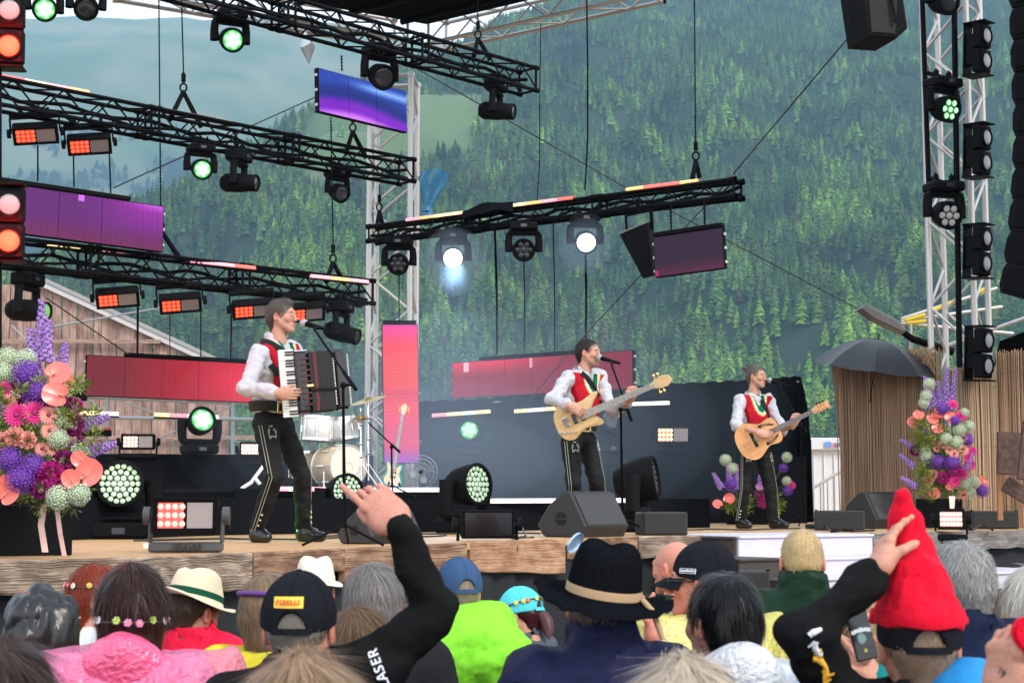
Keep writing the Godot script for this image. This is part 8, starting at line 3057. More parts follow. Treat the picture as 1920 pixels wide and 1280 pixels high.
# one guest: head centre in the world, which way the body and the head look
func guest(label: String, head: Vector3, yaw: float, look: Vector3, skin: Color, hairc: Color, group := "people in the audience", arms := {}, hands: Array = [], tilt := 0.0, feat := {}) -> Array:
	var base := Vector3(head.x, 0, head.z)
	var t := thing("person", label, "person", base, 0.0, group)
	var J := turned(standing((head.y) / 1.635 * 1.75, 1.0), deg_to_rad(yaw))
	var sh: Vector3 = head - base - J.head
	for n in ["head", "neck", "chest"]:
		J[n] += Vector3(sh.x, 0, sh.z)
	for n in arms:
		J[n] = arms[n] - base
	for h in hands:
		h[1].origin -= base
	folds.frequency = 6.5
	folds.fractal_octaves = 3
	var ft := {"hair": hairc}
	ft.merge(feat)
	var xf := body(t, J, look, skin, 0.03, ft, hands, tilt)
	legs(t, J, cloth("dark jeans", 0.02, 0.025, 0.04), 0.035, paint("worn shoe", 0.05, 0.045, 0.04, 0.6))
	return [t, J, xf]


func plastic(called: String, r: float, g: float, b: float, alpha: float, rough := 0.3) -> StandardMaterial3D:
	if mats.has(called):
		return mats[called]
	var m := clear(called, r, g, b, alpha, rough)
	m.metallic_specular = 0.6
	m.heightmap_enabled = true
	m.heightmap_texture = weave_noise
	m.heightmap_scale = 1.0
	m.uv1_triplanar = true
	m.uv1_scale = Vector3.ONE * 2.0
	return m


func on_surface(a: Acc, near: Vector3, out: Vector3) -> Vector3:
	# the point of a garment that lies farthest out near a line
	var best := near
	var far := -1e9
	for p in a.v:
		var q := p - near
		var side := q - out * q.dot(out)
		if side.length() < 0.02 and q.dot(out) > far:
			far = q.dot(out)
			best = p
	return best


func crowd() -> void:
	var fair := Color(0.62, 0.33, 0.24)
	var tan := Color(0.50, 0.25, 0.17)
	var away := Vector3(0.05, 0, -1)
	var petal_tones := [Color(0.75, 0.72, 0.72), Color(0.6, 0.02, 0.05), Color(0.75, 0.25, 0.45), Color(0.6, 0.5, 0.1)]

	# grey-haired, black cap, raised arm
	var arm := {"shr": p3(-0.342,1.369,-4.02), "elr": p3(-0.186,1.526,-4), "wrr": p3(-0.28,1.731,-3.96)}
	var hnd := [[make_hand([0.14, 0.78, 0.88, 0.95], 0.9, 0.03, 0.5), hand_xf(p3(-0.281,1.735,-3.96), Vector3(-0.66, 0.72, -0.1), Vector3(-0.15, -0.25, -0.95), false, 1.08)]]
	var g := guest("person in a black cap with a yellow patch, raising one black-sleeved arm", p3(-0.522,1.479,-4), 178, away, Color(0.6, 0.29, 0.22), Color(0.16, 0.14, 0.12), "people in the audience", arm, hnd)
	hair(g[0], g[2], "crew", Color(0.17, 0.15, 0.13), 2, 900)
	var bk := cloth("black fleece", 0.010, 0.010, 0.011, 0.95)
	var a := top(g[0], g[1], bk, 0.0135, 0.03, [0.9, 0.95], 0.82, "jacket", 0.0, 0.02, 0.05, false, 0.012)
	var cp := cap_hat(g[0], g[2], cloth("black cap cotton", 0.012, 0.013, 0.018, 0.9), true)
	var pt := Acc.new()
	var prow := []
	for r in 2:
		var row := []
		for q in 9:
			var x := (q / 8.0 - 0.5) * 0.072 + 0.006
			row.append(Vector3(x, 0.058 + r * 0.027, -0.02 - 0.1145 * sqrt(1.0 - pow(x / 0.095, 2.0)) * [0.985, 0.915][r]))
		prow.append(row)
	pt.sheet(prow)
	var patch := obj("patch", pt, paint("yellow patch", 0.85, 0.55, 0.05, 0.6), cp)
	text_part("PIRELLI", patch, Transform3D(Basis(Vector3.UP, PI) * Basis(Vector3.RIGHT, -0.28), Vector3(0.006, 0.0715, -0.1335)), 0.0165, paint("red print", 0.55, 0.05, 0.02, 0.6))
	# word along the sleeve
	var mid: Vector3 = g[1].shr.lerp(g[1].elr, 0.30)
	var sp := on_surface(a, mid + Vector3(-0.012, -0.012, 0), Vector3.BACK)
	var dirw: Vector3 = Vector3(-0.36, 0.93, 0)
	text_part("LASER", g[0], Transform3D(Basis(dirw, Vector3(-0.93, -0.36, 0), Vector3.BACK), sp + Vector3(0, 0, 0.008)), 0.034, paint("white print", 0.75, 0.76, 0.85, 0.6))
	obj("red_mark", Acc.new().ball(sp - dirw * 0.078 + Vector3(0, 0, 0.006), Vector3(0.011, 0.019, 0.004), 10, 6, Basis(Vector3.BACK, 0.35)), paint("red print", 0.55, 0.05, 0.02, 0.6), g[0])

	# blond head in front of him
	g = guest("person with straight light brown hair directly before the black-capped one", p3(-0.348,1.4,-2.75), 180, away, fair, Color(0.34, 0.22, 0.13))
	hair(g[0], g[2], "long", Color(0.30, 0.19, 0.115), 4, 6500, 0.35)
	top(g[0], g[1], cloth("grey knit", 0.06, 0.06, 0.065), 0.02, 0.03, [0.9, 0.9], 0.85, "jumper")
	# pale blond head in front of the white poncho
	g = guest("person with smooth ash-blond hair directly before the white rain poncho", p3(0.294,1.392,-2.75), 180, away, fair, Color(0.5, 0.40, 0.30))
	hair(g[0], g[2], "long", Color(0.50, 0.41, 0.32), 6, 6500, 0.3)
	top(g[0], g[1], cloth("navy knit", 0.015, 0.02, 0.05), 0.02, 0.03, [0.9, 0.9], 0.85, "jumper")
	# dark head in the corner
	g = guest("person with loose dark brown hair next to the black rain hood", p3(-0.906,1.409,-2.9), 180, away, fair, Color(0.04, 0.02, 0.014))
	hair(g[0], g[2], "long", Color(0.04, 0.021, 0.015), 7, 5000, 0.35)
	top(g[0], g[1], cloth("brown coat", 0.03, 0.02, 0.015), 0.02, 0.035, [0.9, 0.9], 0.85, "coat")

	# black rain hood
	g = guest("person hidden under a shiny black rain hood", p3(-1.474,1.371,-5.1), 175, away, fair, Color(0.03, 0.02, 0.015))
	var f := Field.new(Vector3(-0.24, -0.3, -0.24), Vector3(0.24, 0.24, 0.24), 0.009)
	f.ball(Vector3(0, 0.03, -0.02), Vector3(0.118, 0.135, 0.135), 0.02)
	f.bone(Vector3(0, -0.05, -0.03), Vector3(0, -0.2, -0.04), 0.11, 0.15, 0.06)
	f.ball(Vector3(0, -0.01, 0.17), Vector3(0.09, 0.11, 0.1), 0.02, true)
	var crk := FastNoiseLite.new()
	crk.frequency = 5.0
	crk.fractal_octaves = 3
	var crk2 := FastNoiseLite.new()
	crk2.frequency = 7.0
	crk2.fractal_type = FastNoiseLite.FRACTAL_RIDGED
	crk2.fractal_octaves = 2
	f.ripple(crk2, 0.024, Vector3(1, 0.55, 1))
	var shiny := paint("black rain plastic", 0.007, 0.0075, 0.009, 0.33)
	obj("hood", f.net(Acc.new()), shiny, g[0]).transform = g[2]
	top(g[0], g[1], shiny, 0.018, 0.06, [0.9, 0.9], 0.7, "poncho", 0.0, 0.03)

	# red-haired, flower wreath
	g = guest("person with curly red hair, glasses and a flower wreath, in a white top", p3(-1.574,1.421,-6.2), 130, Vector3(0.95, -0.05, -0.15), fair, Color(0.2, 0.03, 0.012))
	hair(g[0], g[2], "full", Color(0.23, 0.035, 0.014), 8, 1900, 0.4)
	flower_band(g[0], g[2], 0.045, 0.094, 0.116, PI * 0.0, PI * 2.0, 16, 3, petal_tones)
	glasses(g[0], g[2])
	top(g[0], g[1], cloth("white cotton", 0.72, 0.72, 0.73), 0.02, 0.022, [0.9, 0.9], 0.85, "blouse", 0.0, 0.012, 0.03)
	# dark-haired in pink poncho
	g = guest("person with dark brown hair and a flower headband in a pink plastic poncho", p3(-1.076,1.475,-4.6), 182, Vector3(-0.12, -0.05, -1), fair, Color(0.035, 0.014, 0.01))
	hair(g[0], g[2], "bob", Color(0.036, 0.015, 0.011), 9, 2400, 0.35)
	flower_band(g[0], g[2], -0.022, 0.099, 0.118, PI * 0.9, PI * 2.1, 9, 5, [Color(0.72, 0.68, 0.8), Color(0.7, 0.2, 0.45), Color(0.5, 0.7, 0.15)])
	top(g[0], g[1], cloth("pale pink shirt", 0.75, 0.42, 0.55), 0.022, 0.02, [0.9, 0.9], 0.85, "shirt")
	f = poncho_field(g[1], 0.07, crk)
	var pk := plastic("pink poncho film", 0.93, 0.20, 0.42, 0.62)
	obj("poncho", f.net(Acc.new()), pk, g[0])
	obj("poncho_hood", hood_lump(g[1], 0.08, crk), plastic("pink hood film", 0.93, 0.12, 0.28, 0.8), g[0])

	# straw trilby, red jacket
	g = guest("person in a straw trilby with a green band and a red jacket", p3(-1.267,1.344,-6.5), 165, Vector3(0.55, -0.3, -0.8), tan, Color(0.05, 0.03, 0.02))
	hair(g[0], g[2], "short", Color(0.05, 0.03, 0.02), 10, 900)
	var straw := grained("straw weave", Color(0.62, 0.49, 0.33), Color(0.76, 0.65, 0.48), Vector3(6, 40, 6), 0.8, 0.1, 0.06)
	brim_hat(g[0], g[2], straw, cloth("green ribbon", 0.008, 0.07, 0.04), 0.118, 0.5, -0.5, 0.022).scale *= 1.14
	top(g[0], g[1], cloth("red rain jacket", 0.75, 0.014, 0.055, 0.55), 0.02, 0.04, [0.9, 0.9], 0.8, "jacket", 0.0, 0.02, 0.05, true)
	obj("collar_lining", collar_ring(g[1], 0.075, 0.055), cloth("black lining", 0.012, 0.012, 0.014), g[0])
	# pale straw hat farther on
	g = guest("person in a cream straw hat behind the black-capped one", p3(-0.895,1.383,-7.4), 180, away, tan, Color(0.1, 0.08, 0.06))
	hair(g[0], g[2], "short", Color(0.1, 0.08, 0.06), 11, 700)
	brim_hat(g[0], g[2], grained("cream straw", Color(0.68, 0.62, 0.50), Color(0.78, 0.73, 0.62), Vector3(8, 40, 8), 0.8), grained("cream straw", Color(0.68, 0.62, 0.50), Color(0.78, 0.73, 0.62), Vector3(8, 40, 8), 0.8), 0.125, 0.42, -0.4, 0.018)
	top(g[0], g[1], cloth("grey shirt", 0.12, 0.12, 0.13), 0.025, 0.03, [0.9, 0.9], 0.85)
	# yellow shirt, purple headband
	g = guest("person in a yellow shirt and purple headband half hidden by the black cap", p3(-0.765,1.433,-5.2), 175, Vector3(0.4, 0, -0.9), fair, Color(0.2, 0.14, 0.09))
	hair(g[0], g[2], "full", Color(0.22, 0.15, 0.09), 12, 1000)
	obj("headband", ring(Vector3(0, 0.06, -0.02), Vector3.RIGHT, Vector3(0, -0.1, 1), 0.093, 0.11, 0.009), paint("purple band", 0.10, 0.03, 0.2, 0.6), g[0]).transform = g[2]
	top(g[0], g[1], cloth("yellow shirt", 0.70, 0.62, 0.04), 0.022, 0.03, [0.9, 0.9], 0.85)

	# grey-haired man
	g = guest("person with thick grey hair and a dark jacket", p3(-0.432,1.467,-5.1), 180, Vector3(0.1, 0.05, -1), fair, Color(0.2, 0.19, 0.185))
	hair(g[0], g[2], "full", Color(0.21, 0.195, 0.19), 13, 3000, 0.45)
	top(g[0], g[1], cloth("charcoal jacket", 0.02, 0.02, 0.024), 0.02, 0.035, [0.9, 0.9], 0.82, "jacket", 0.0, 0.014, 0.04)
	# small brown-haired
	g = guest("child with fine brown hair in front of the grey-haired person", p3(-0.44,1.349,-4.7), 180, away, fair, Color(0.13, 0.075, 0.04))
	hair(g[0], g[2], "bob", Color(0.14, 0.08, 0.045), 14, 2200, 0.4)
	top(g[0], g[1], cloth("dark hoodie", 0.02, 0.022, 0.026), 0.022, 0.03, [0.9, 0.9], 0.7)

	# lime shirt, denim cap
	g = guest("person in a lime green T-shirt and a faded blue denim cap", p3(-0.218,1.424,-6.5), 165, Vector3(-0.35, -0.1, -0.95), fair, Color(0.25, 0.2, 0.17), "people in the audience", {"neck": p3(-0.188,1.361,-6.5), "chest": p3(-0.151,1.216,-6.4), "shl": p3(-0.286,1.302,-6.5), "shr": p3(-0.064,1.289,-6.5), "ell": p3(-0.34,1.071,-6.5), "elr": p3(-0.011,1.05,-6.5)}, [], 0.0, {"scalp": 0.5})
	hair(g[0], g[2], "crew", Color(0.26, 0.2, 0.16), 15, 700)
	cap_hat(g[0], g[2], cloth("denim", 0.045, 0.09, 0.19, 0.9), true)
	top(g[0], g[1], cloth("lime cotton", 0.27, 0.82, 0.05, 0.8), 0.016, 0.03, [-0.55, -0.55], 0.8, "t_shirt", 0.02, 0.024)
	# turquoise cap
	g = guest("person in a turquoise cap with a bead garland, bending over", p3(0.03,1.249,-7.6), 230, Vector3(-0.85, -0.32, -0.35), fair, Color(0.07, 0.012, 0.018), "people in the audience", {}, [], 0.12)
	hair(g[0], g[2], "crew", Color(0.06, 0.012, 0.018), 16, 1300)
	obj("pony_tail", Acc.new().tube([Vector3(0, -0.01, -0.1), Vector3(0, -0.03, -0.12), Vector3(0, -0.06, -0.13), Vector3(0, -0.09, -0.13), Vector3(0, -0.12, -0.125), Vector3(0, -0.14, -0.12)], [0.02, 0.03, 0.034, 0.03, 0.02, 0.006], 14), paint("red brown hair", 0.06, 0.012, 0.018, 0.5), g[0]).transform = g[2]
	cap_hat(g[0], g[2], cloth("turquoise cotton", 0.10, 0.62, 0.68, 0.85), true)
	flower_band(g[0], g[2], 0.052, 0.096, 0.114, 0.0, TAU, 18, 8, [Color(0.7, 0.1, 0.12), Color(0.75, 0.6, 0.1), Color(0.3, 0.15, 0.5), Color(0.75, 0.3, 0.4)])
	top(g[0], g[1], cloth("grey black anorak", 0.10, 0.115, 0.14, 0.6), 0.02, 0.035, [0.9, 0.9], 0.8, "anorak", 0.0, 0.018, 0.04)

	# wide felt hat
	g = guest("person in a wide dark felt hat with a rope band and a navy jacket", p3(0.234,1.512,-4.25), 184, Vector3(0.1, 0.1, -1), fair, Color(0.12, 0.09, 0.07), "people in the audience", {}, [], 0.16)
	hair(g[0], g[2], "short", Color(0.14, 0.1, 0.08), 17, 1000)
	var felt := grained("dark felt", Color(0.003, 0.0033, 0.005), Color(0.010, 0.011, 0.014), Vector3.ONE * 9.0, 0.98)
	felt.metallic_specular = 0.05
	var hat := brim_hat(g[0], g[2], felt, grained("jute rope", Color(0.34, 0.22, 0.12), Color(0.55, 0.38, 0.22), Vector3(60, 60, 60), 0.9), 0.15, 0.88, 0.3, 0.016, 1.0)
	hat.transform = g[2] * Transform3D(Basis.from_scale(Vector3(1.12, 1.0, 1.05)), Vector3(0, -0.006, 0))
	obj("rope_end", Acc.new().tube([Vector3(-0.09, 0.055, -0.05), Vector3(-0.12, 0.03, -0.07), Vector3(-0.15, -0.03, -0.09)], [0.007, 0.008, 0.006], 6), mats["jute rope"], hat)
	obj("hat_badge", Acc.new().lathe([Vector2(0.03, 0), Vector2(0.028, 0.006), Vector2(0, 0.008)], Transform3D(upright(Vector3(0.8, 0.3, 0.4)), Vector3(0.082, 0.16, 0.03)), 20), paint("blue silver badge", 0.45, 0.6, 0.8, 0.25, 0.3), hat)
	top(g[0], g[1], cloth("navy rain jacket", 0.014, 0.017, 0.055, 0.5), 0.0165, 0.045, [0.9, 0.9], 0.78, "jacket", 0.0, 0.02, 0.075, true)

	# glasses, black cap with a lettered label
	g = guest("person in a black cap with a small lettered label and dark glasses, clapping", p3(0.637,1.516,-5.5), 205, Vector3(-0.93, 0.02, -0.25), Color(0.66, 0.27, 0.2), Color(0.1, 0.08, 0.07), "people in the audience", {"elr": p3(0.512,1.21,-5.4), "wrr": p3(0.453,1.341,-5.2), "ell": p3(0.424,1.138,-5.9), "wrl": p3(0.432,1.323,-5.4)}, [[make_hand([0.2, 0.2, 0.22, 0.25], 0.2), hand_xf(p3(0.453,1.341,-5.2), Vector3(-0.1, 0.9, -0.3), Vector3(-1, 0, 0), false)], [make_hand([0.2, 0.2, 0.22, 0.25], 0.2), hand_xf(p3(0.439,1.323,-5.4), Vector3(0.05, 0.9, -0.3), Vector3(1, 0, 0), true)]])
	hair(g[0], g[2], "crew", Color(0.1, 0.08, 0.07), 18, 700)
	cp = cap_hat(g[0], g[2], cloth("black cap cotton", 0.012, 0.013, 0.018, 0.9), true)
	var lab := Transform3D(facing(Vector3(1, 0.28, 0.42)), Vector3(0.0845, 0.042, 0.028))
	obj("label_frame", Acc.new().box(lab.origin, Vector3(0.062, 0.017, 0.002), lab.basis), paint("white print", 0.75, 0.76, 0.85, 0.6), cp)
	obj("label_ground", Acc.new().box(lab.origin + lab.basis.z * 0.0012, Vector3(0.058, 0.0135, 0.002), lab.basis), paint("black label", 0.01, 0.01, 0.012, 0.7), cp)
	text_part("Sandhofer", cp, Transform3D(lab.basis, lab.origin + lab.basis.z * 0.003), 0.0125, paint("white print", 0.75, 0.76, 0.85, 0.6))
	glasses(g[0], g[2])
	top(g[0], g[1], cloth("white shirt linen", 0.80, 0.80, 0.82, 0.8), 0.022, 0.02, [0.88, 0.88], 0.8, "shirt", 0.03, 0.014, 0.03)
	obj("poncho", poncho_field(g[1], 0.06, crk).net(Acc.new()), plastic("yellow poncho film", 0.85, 0.78, 0.18, 0.6), g[0])
	# bald one behind him
	g = guest("bald person with a ruddy face behind the lettered black cap", p3(0.72,1.493,-7.2), 200, Vector3(-0.6, 0, -0.6), Color(0.66, 0.3, 0.22), Color(0.12, 0.08, 0.06))
	top(g[0], g[1], cloth("dark green coat", 0.012, 0.03, 0.02), 0.025, 0.035, [0.9, 0.9], 0.8)

	# black bob, white poncho
	g = guest("person with glossy black hair in a crumpled white rain poncho", p3(0.557,1.466,-4.35), 195, Vector3(-0.55, 0.0, -0.85), fair, Color(0.01, 0.01, 0.011))
	hair(g[0], g[2], "full", Color(0.011, 0.011, 0.013), 19, 2800, 0.22)
	top(g[0], g[1], cloth("pale blue shirt", 0.45, 0.6, 0.8), 0.022, 0.025, [0.9, 0.9], 0.8)
	obj("poncho", poncho_field(g[1], 0.065, crk).net(Acc.new()), plastic("white poncho film", 0.82, 0.86, 0.93, 0.55), g[0])
	obj("poncho_hood", hood_lump(g[1], 0.09, crk), plastic("white hood film", 0.85, 0.87, 0.93, 0.7), g[0])

	# blond boy
	g = guest("person with short blond hair in a lettered dark green and grey jacket", p3(1.128,1.555,-6.3), 180, away, Color(0.66, 0.33, 0.25), Color(0.52, 0.38, 0.19))
	hair(g[0], g[2], "crew", Color(0.55, 0.40, 0.20), 20, 1800, 0.4)
	a = top(g[0], g[1], cloth("bottle green jacket", 0.010, 0.032, 0.018, 0.4), 0.017, 0.04, [0.9, 0.9], 0.78, "jacket", 0.0, 0.016, 0.075)
	var pnl := Acc.new()
	var rows := []
	for r in 7:
		var row := []
		for q in 7:
			var u := q / 6.0 - 0.5
			var v := r / 6.0
			var w := lerpf(0.19, 0.09, v)
			row.append(on_surface(a, g[1].neck + Vector3(u * w, -0.045 - v * 0.15, 0.0), Vector3.BACK) + Vector3(0, 0, 0.006))
		rows.append(row)
	pnl.sheet(rows)
	obj("grey_panel", pnl, cloth("grey panel", 0.30, 0.36, 0.46, 0.6), g[0])
	var wp := on_surface(a, g[1].neck + Vector3(-0.05, -0.295, 0), Vector3.BACK)
	text_part("SP", g[0], Transform3D(Basis(), wp + Vector3(0.0, 0, 0.012)), 0.075, paint("white print", 0.75, 0.76, 0.85, 0.6), "lettering", "Droid Serif")
	wp = on_surface(a, g[1].neck + Vector3(-0.115, -0.22, 0), Vector3.BACK)
	obj("white_mark", Acc.new().extrude(PackedVector2Array([Vector2(-0.02, -0.03), Vector2(0.014, -0.03), Vector2(-0.008, 0.035)]), 0.003, Transform3D(Basis(), wp + Vector3(0, 0, 0.012))), paint("white print", 0.75, 0.76, 0.85, 0.6), g[0])

	# red pointed hat
	arm = {"shl": p3(0.724,1.334,-3.6), "ell": p3(0.633,1.505,-3.5), "wrl": p3(0.79,1.632,-3.54)}
	hnd = [[make_hand([0.2, 0.24, 0.28, 0.32], 0.55, 0.05, 0.55), hand_xf(p3(0.79,1.632,-3.54), Vector3(0.42, 0.82, -0.38), Vector3(0.9, -0.4, -0.05), true, 1.0)]]
	g = guest("person in a red pointed felt hat over a black cap, holding it with one hand", p3(0.899,1.471,-3.6), 180, away, fair, Color(0.25, 0.16, 0.1), "people in the audience", arm, hnd, 0.0, {"scalp": 0.35})
	hair(g[0], g[2], "crew", Color(0.27, 0.18, 0.12), 21, 900)
	cap_hat(g[0], g[2], cloth("black cap cotton", 0.012, 0.013, 0.018, 0.9), false)
	a = top(g[0], g[1], bk, 0.0135, 0.03, [0.93, 0.9], 0.8, "jacket", 0.0, 0.02, 0.03, false, 0.014)
	var ph: Vector3 = g[0].position
	f = Field.new(p3(0.793,1.508,-3.6) - ph - Vector3(0.02, 0, 0.2), p3(1.015,1.837,-3.6) - ph + Vector3(0.02, 0.02, 0.2), 0.0065)
	f.bone(p3(0.898,1.536,-3.6) - ph, p3(0.891,1.627,-3.6) - ph, 0.098, 0.064, 0.03, Vector3.BACK, 1.45)
	f.bone(p3(0.89,1.619,-3.6) - ph, p3(0.886,1.684,-3.6) - ph, 0.062, 0.044, 0.02)
	f.bone(p3(0.886,1.684,-3.6) - ph, p3(0.878,1.749,-3.6) - ph, 0.044, 0.035, 0.02)
	f.bone(p3(0.878,1.749,-3.6) - ph, p3(0.865,1.802,-3.58) - ph, 0.034, 0.021, 0.02)
	f.bone(p3(0.803,1.531,-3.6) - ph, p3(0.992,1.534,-3.6) - ph, 0.012, 0.012, 0.03)
	f.cut(p3(0.897,1.522,-3.6) - ph, Vector3(0, -1, 0))
	folds.frequency = 11.0
	f.ripple(folds, 0.014, Vector3(1, 0.6, 1))
	var redfelt := cloth("red felt", 0.72, 0.008, 0.03, 0.95, 0.2)
	redfelt.rim_enabled = true
	redfelt.rim = 0.3
	var hatn := thing("pointed_hat", "tall bent red felt pointed hat worn over a black cap", "hat", ph + Vector3(0, p3(0.897,1.522,-3.6).y - ph.y, 0))
	obj("cone", f.net(Acc.new()), redfelt, hatn).position = ph - hatn.position
	var brimr := Acc.new()
	var br := []
	for e in [[1.0, 0.03], [1.03, 0.02], [1.04, 0.0], [1.0, -0.004], [0.9, 0.0]]:
		var row := []
		for q in 40:
			var an := TAU * q / 40.0
			row.append(p3(0.898,1.524,-3.6) - hatn.position + Vector3(cos(an) * 0.098 * e[0], e[1] + 0.004 * sin(an * 3.0), sin(an) * 0.142 * e[0]))
		br.append(row)
	brimr.sheet(br, true)
	obj("turned_hem", brimr, redfelt, hatn)
	# yellow and white flame print on the sleeve
	var ym := paint("yellow print", 0.8, 0.42, 0.03, 0.6)
	var wm := paint("white print", 0.75, 0.76, 0.85, 0.6)
	for e in [[0.30, 0.52, ym, 0.007], [0.5, 0.72, ym, 0.009], [0.66, 0.86, wm, 0.008], [0.84, 1.0, ym, 0.006], [0.97, 1.12, wm, 0.008]]:
		var pts := []
		for q in 9:
			var u: float = lerpf(e[0], e[1], q / 8.0)
			var p: Vector3 = g[1].shl.lerp(g[1].ell, u) if u < 1.0 else g[1].ell.lerp(g[1].wrl, (u - 1.0) * 2.0)
			p += Vector3(0.012 * sin(q * 1.4 + e[0] * 9.0) - 0.012, 0.01 * cos(q * 1.9), 0)
			pts.append(on_surface(a, p, Vector3.BACK) + Vector3(0, 0, 0.0))
		obj("sleeve_print", Acc.new().tube(pts, [0.003, e[3], e[3] * 0.5, e[3], e[3] * 0.8, e[3] * 0.4, e[3], e[3] * 0.6, 0.002], 6), e[2], g[0])

	# grey short hair, navy jacket
	g = guest("person with cropped silver hair in a navy jacket beside the red pointed hat", p3(1.356,1.534,-4.9), 190, Vector3(-0.3, 0.0, -0.95), fair, Color(0.3, 0.29, 0.28), "people in the audience", {}, [], 0.0, {"scalp": 0.3})
	hair(g[0], g[2], "short", Color(0.33, 0.32, 0.31), 22, 2600, 0.5)
	top(g[0], g[1], cloth("deep navy jacket", 0.008, 0.013, 0.04, 0.6), 0.018, 0.04, [0.9, 0.9], 0.8, "jacket", 0.0, 0.016, 0.03)
	# woman with phone
	arm = {"wrl": p3(0.855,1.36,-4.1), "ell": p3(0.851,1.299,-4.2), "wrr": p3(0.914,1.343,-4.1), "elr": p3(1,1.258,-4.2)}
	hnd = [[make_hand([0.5, 0.5, 0.5, 0.5], 0.5), hand_xf(p3(0.869,1.389,-4.1), Vector3(0.1, 0.95, -0.1), Vector3(0.9, 0, -0.2), true, 0.95)], [make_hand([0.15, 0.3, 0.4, 0.4], 0.3), hand_xf(p3(0.914,1.343,-4.1), Vector3(-0.45, 0.85, -0.1), Vector3(-0.6, -0.3, -0.5), false, 0.95)]]
	g = guest("person with long blond hair and a teal jacket filming with a phone", p3(1.01,1.435,-4.35), 185, Vector3(-0.25, 0, -0.97), fair, Color(0.5, 0.33, 0.17), "people in the audience", arm, hnd)
	hair(g[0], g[2], "long", Color(0.55, 0.38, 0.21), 23, 2600, 0.35)
	top(g[0], g[1], cloth("teal jacket", 0.01, 0.23, 0.23, 0.6), 0.022, 0.03, [0.85, 0.85], 0.8, "jacket", 0.0, 0.016, 0.03)
	var phn := thing("phone", "dark phone held up, its screen showing the stage lights", "phone", p3(0.86,1.461,-4))
	phn.basis = facing(Vector3(0.1, 0.15, 1)) * Basis(Vector3.BACK, 0.2)
	obj("case", Acc.new().box(Vector3.ZERO, Vector3(0.055, 0.118, 0.008), Basis(), 0.003), black_plastic, phn)
	var scr := StandardMaterial3D.new()
	scr.resource_name = "phone screen"
	scr.albedo_color = Color(0.02, 0.02, 0.02)
	scr.roughness = 0.1
	scr.emission_enabled = true
	scr.emission = Color.BLACK
	scr.emission_energy_multiplier = 0.5
	scr.emission_texture = picture(24, 48, func(u: float, v: float):
		var c := Color(0.10, 0.14, 0.16)
		if absf(v - 0.36 - 0.08 * absf(u - 0.5)) < 0.045:
			c = Color(0.85, 0.9, 0.9)
		if Vector2(u - 0.45, (v - 0.55) * 2.0).length() < 0.22:
			c = Color(0.45, 0.6, 0.62)
		if v > 0.72:
			c = Color(0.06, 0.05, 0.06)
		if Vector2(u - 0.5, (v - 0.82) * 2.0).length() < 0.09:
			c = Color(0.7, 0.75, 0.1)
		return c)
	var sq := Acc.new()
	sq.quad(Vector3(-0.025, 0.056, 0.0052), Vector3(0.025, 0.056, 0.0052), Vector3(0.025, -0.056, 0.0052), Vector3(-0.025, -0.056, 0.0052))
	obj("screen", sq, scr, phn)
	# long blond behind
	g = guest("person with straight honey-blond hair half hidden by the red pointed hat", p3(1.303,1.464,-5.6), 180, away, fair, Color(0.45, 0.27, 0.12))
	hair(g[0], g[2], "long", Color(0.46, 0.28, 0.13), 24, 1600, 0.35)
	top(g[0], g[1], cloth("brown jacket", 0.06, 0.035, 0.02), 0.025, 0.03, [0.9, 0.9], 0.8)
	# tattooed hand at the edge
	arm = {"shl": p3(0.922,1.38,-2.75), "ell": p3(0.808,1.37,-2.7), "wrl": p3(0.787,1.483,-2.62)}
	hnd = [[make_hand([0.75, 0.72, 0.7, 0.68], 0.5, 0.0, 0.2), hand_xf(p3(0.787,1.483,-2.62), Vector3(0.1, 0.98, 0.05), Vector3(0.8, -0.1, -0.45), true, 0.92)]]
	g = guest("person at the frame's edge raising a tattooed hand curled into a half heart", p3(1.042,1.477,-2.75), 180, away, Color(0.55, 0.28, 0.2), Color(0.1, 0.07, 0.05), "people in the audience", arm, hnd)
	hair(g[0], g[2], "short", Color(0.1, 0.07, 0.05), 25, 500)
	top(g[0], g[1], cloth("grey shirt", 0.12, 0.12, 0.13), 0.022, 0.03, [-0.7, -0.7], 0.8, "t_shirt")
	var ink := paint("tattoo ink", 0.05, 0.045, 0.05, 0.6)
	var tt := Acc.new()
	var wr: Vector3 = g[1].wrl
	for k in 7:
		tt.tube([wr + Vector3(-0.012 + k * 0.005, 0.035 - k * 0.006, 0.024), wr + Vector3(-0.008 + k * 0.005, 0.045 - k * 0.006, 0.0255), wr + Vector3(-0.004 + k * 0.005, 0.034 - k * 0.006, 0.025)], 0.0016, 4)
	obj("tattoo", tt, ink, g[0])
	var hp := PackedVector2Array()
	for k in 32:
		var u := TAU * k / 32.0
		hp.append(Vector2(16.0 * pow(sin(u), 3.0), 13.0 * cos(u) - 5.0 * cos(2 * u) - 2.0 * cos(3 * u) - cos(4 * u)) * 0.0032)
	var ht := obj("foam_heart", Acc.new().extrude(hp, 0.02, Transform3D(), 0.004), cloth("red felt", 0.72, 0.008, 0.03, 0.95, 0.2))
	ht.position = p3(0.844,1.571,-2.58)
	tag(ht, "red foam heart beside the tattooed hand", "foam heart")
	# white-haired at the edge
	g = guest("person with white hair and a pale top near the cream step", p3(1.727,1.437,-5.4), 185, Vector3(-0.3, 0, -0.9), fair, Color(0.6, 0.56, 0.5))
	hair(g[0], g[2], "bob", Color(0.62, 0.58, 0.52), 26, 1500)
	top(g[0], g[1], cloth("white cotton", 0.72, 0.72, 0.73), 0.025, 0.03, [0.9, 0.9], 0.8)
	# bright blue hood
	g = guest("child under a bright blue hood below the navy jacket", p3(0.993,1.315,-3.55), 180, away, fair, Color(0.2, 0.13, 0.08))
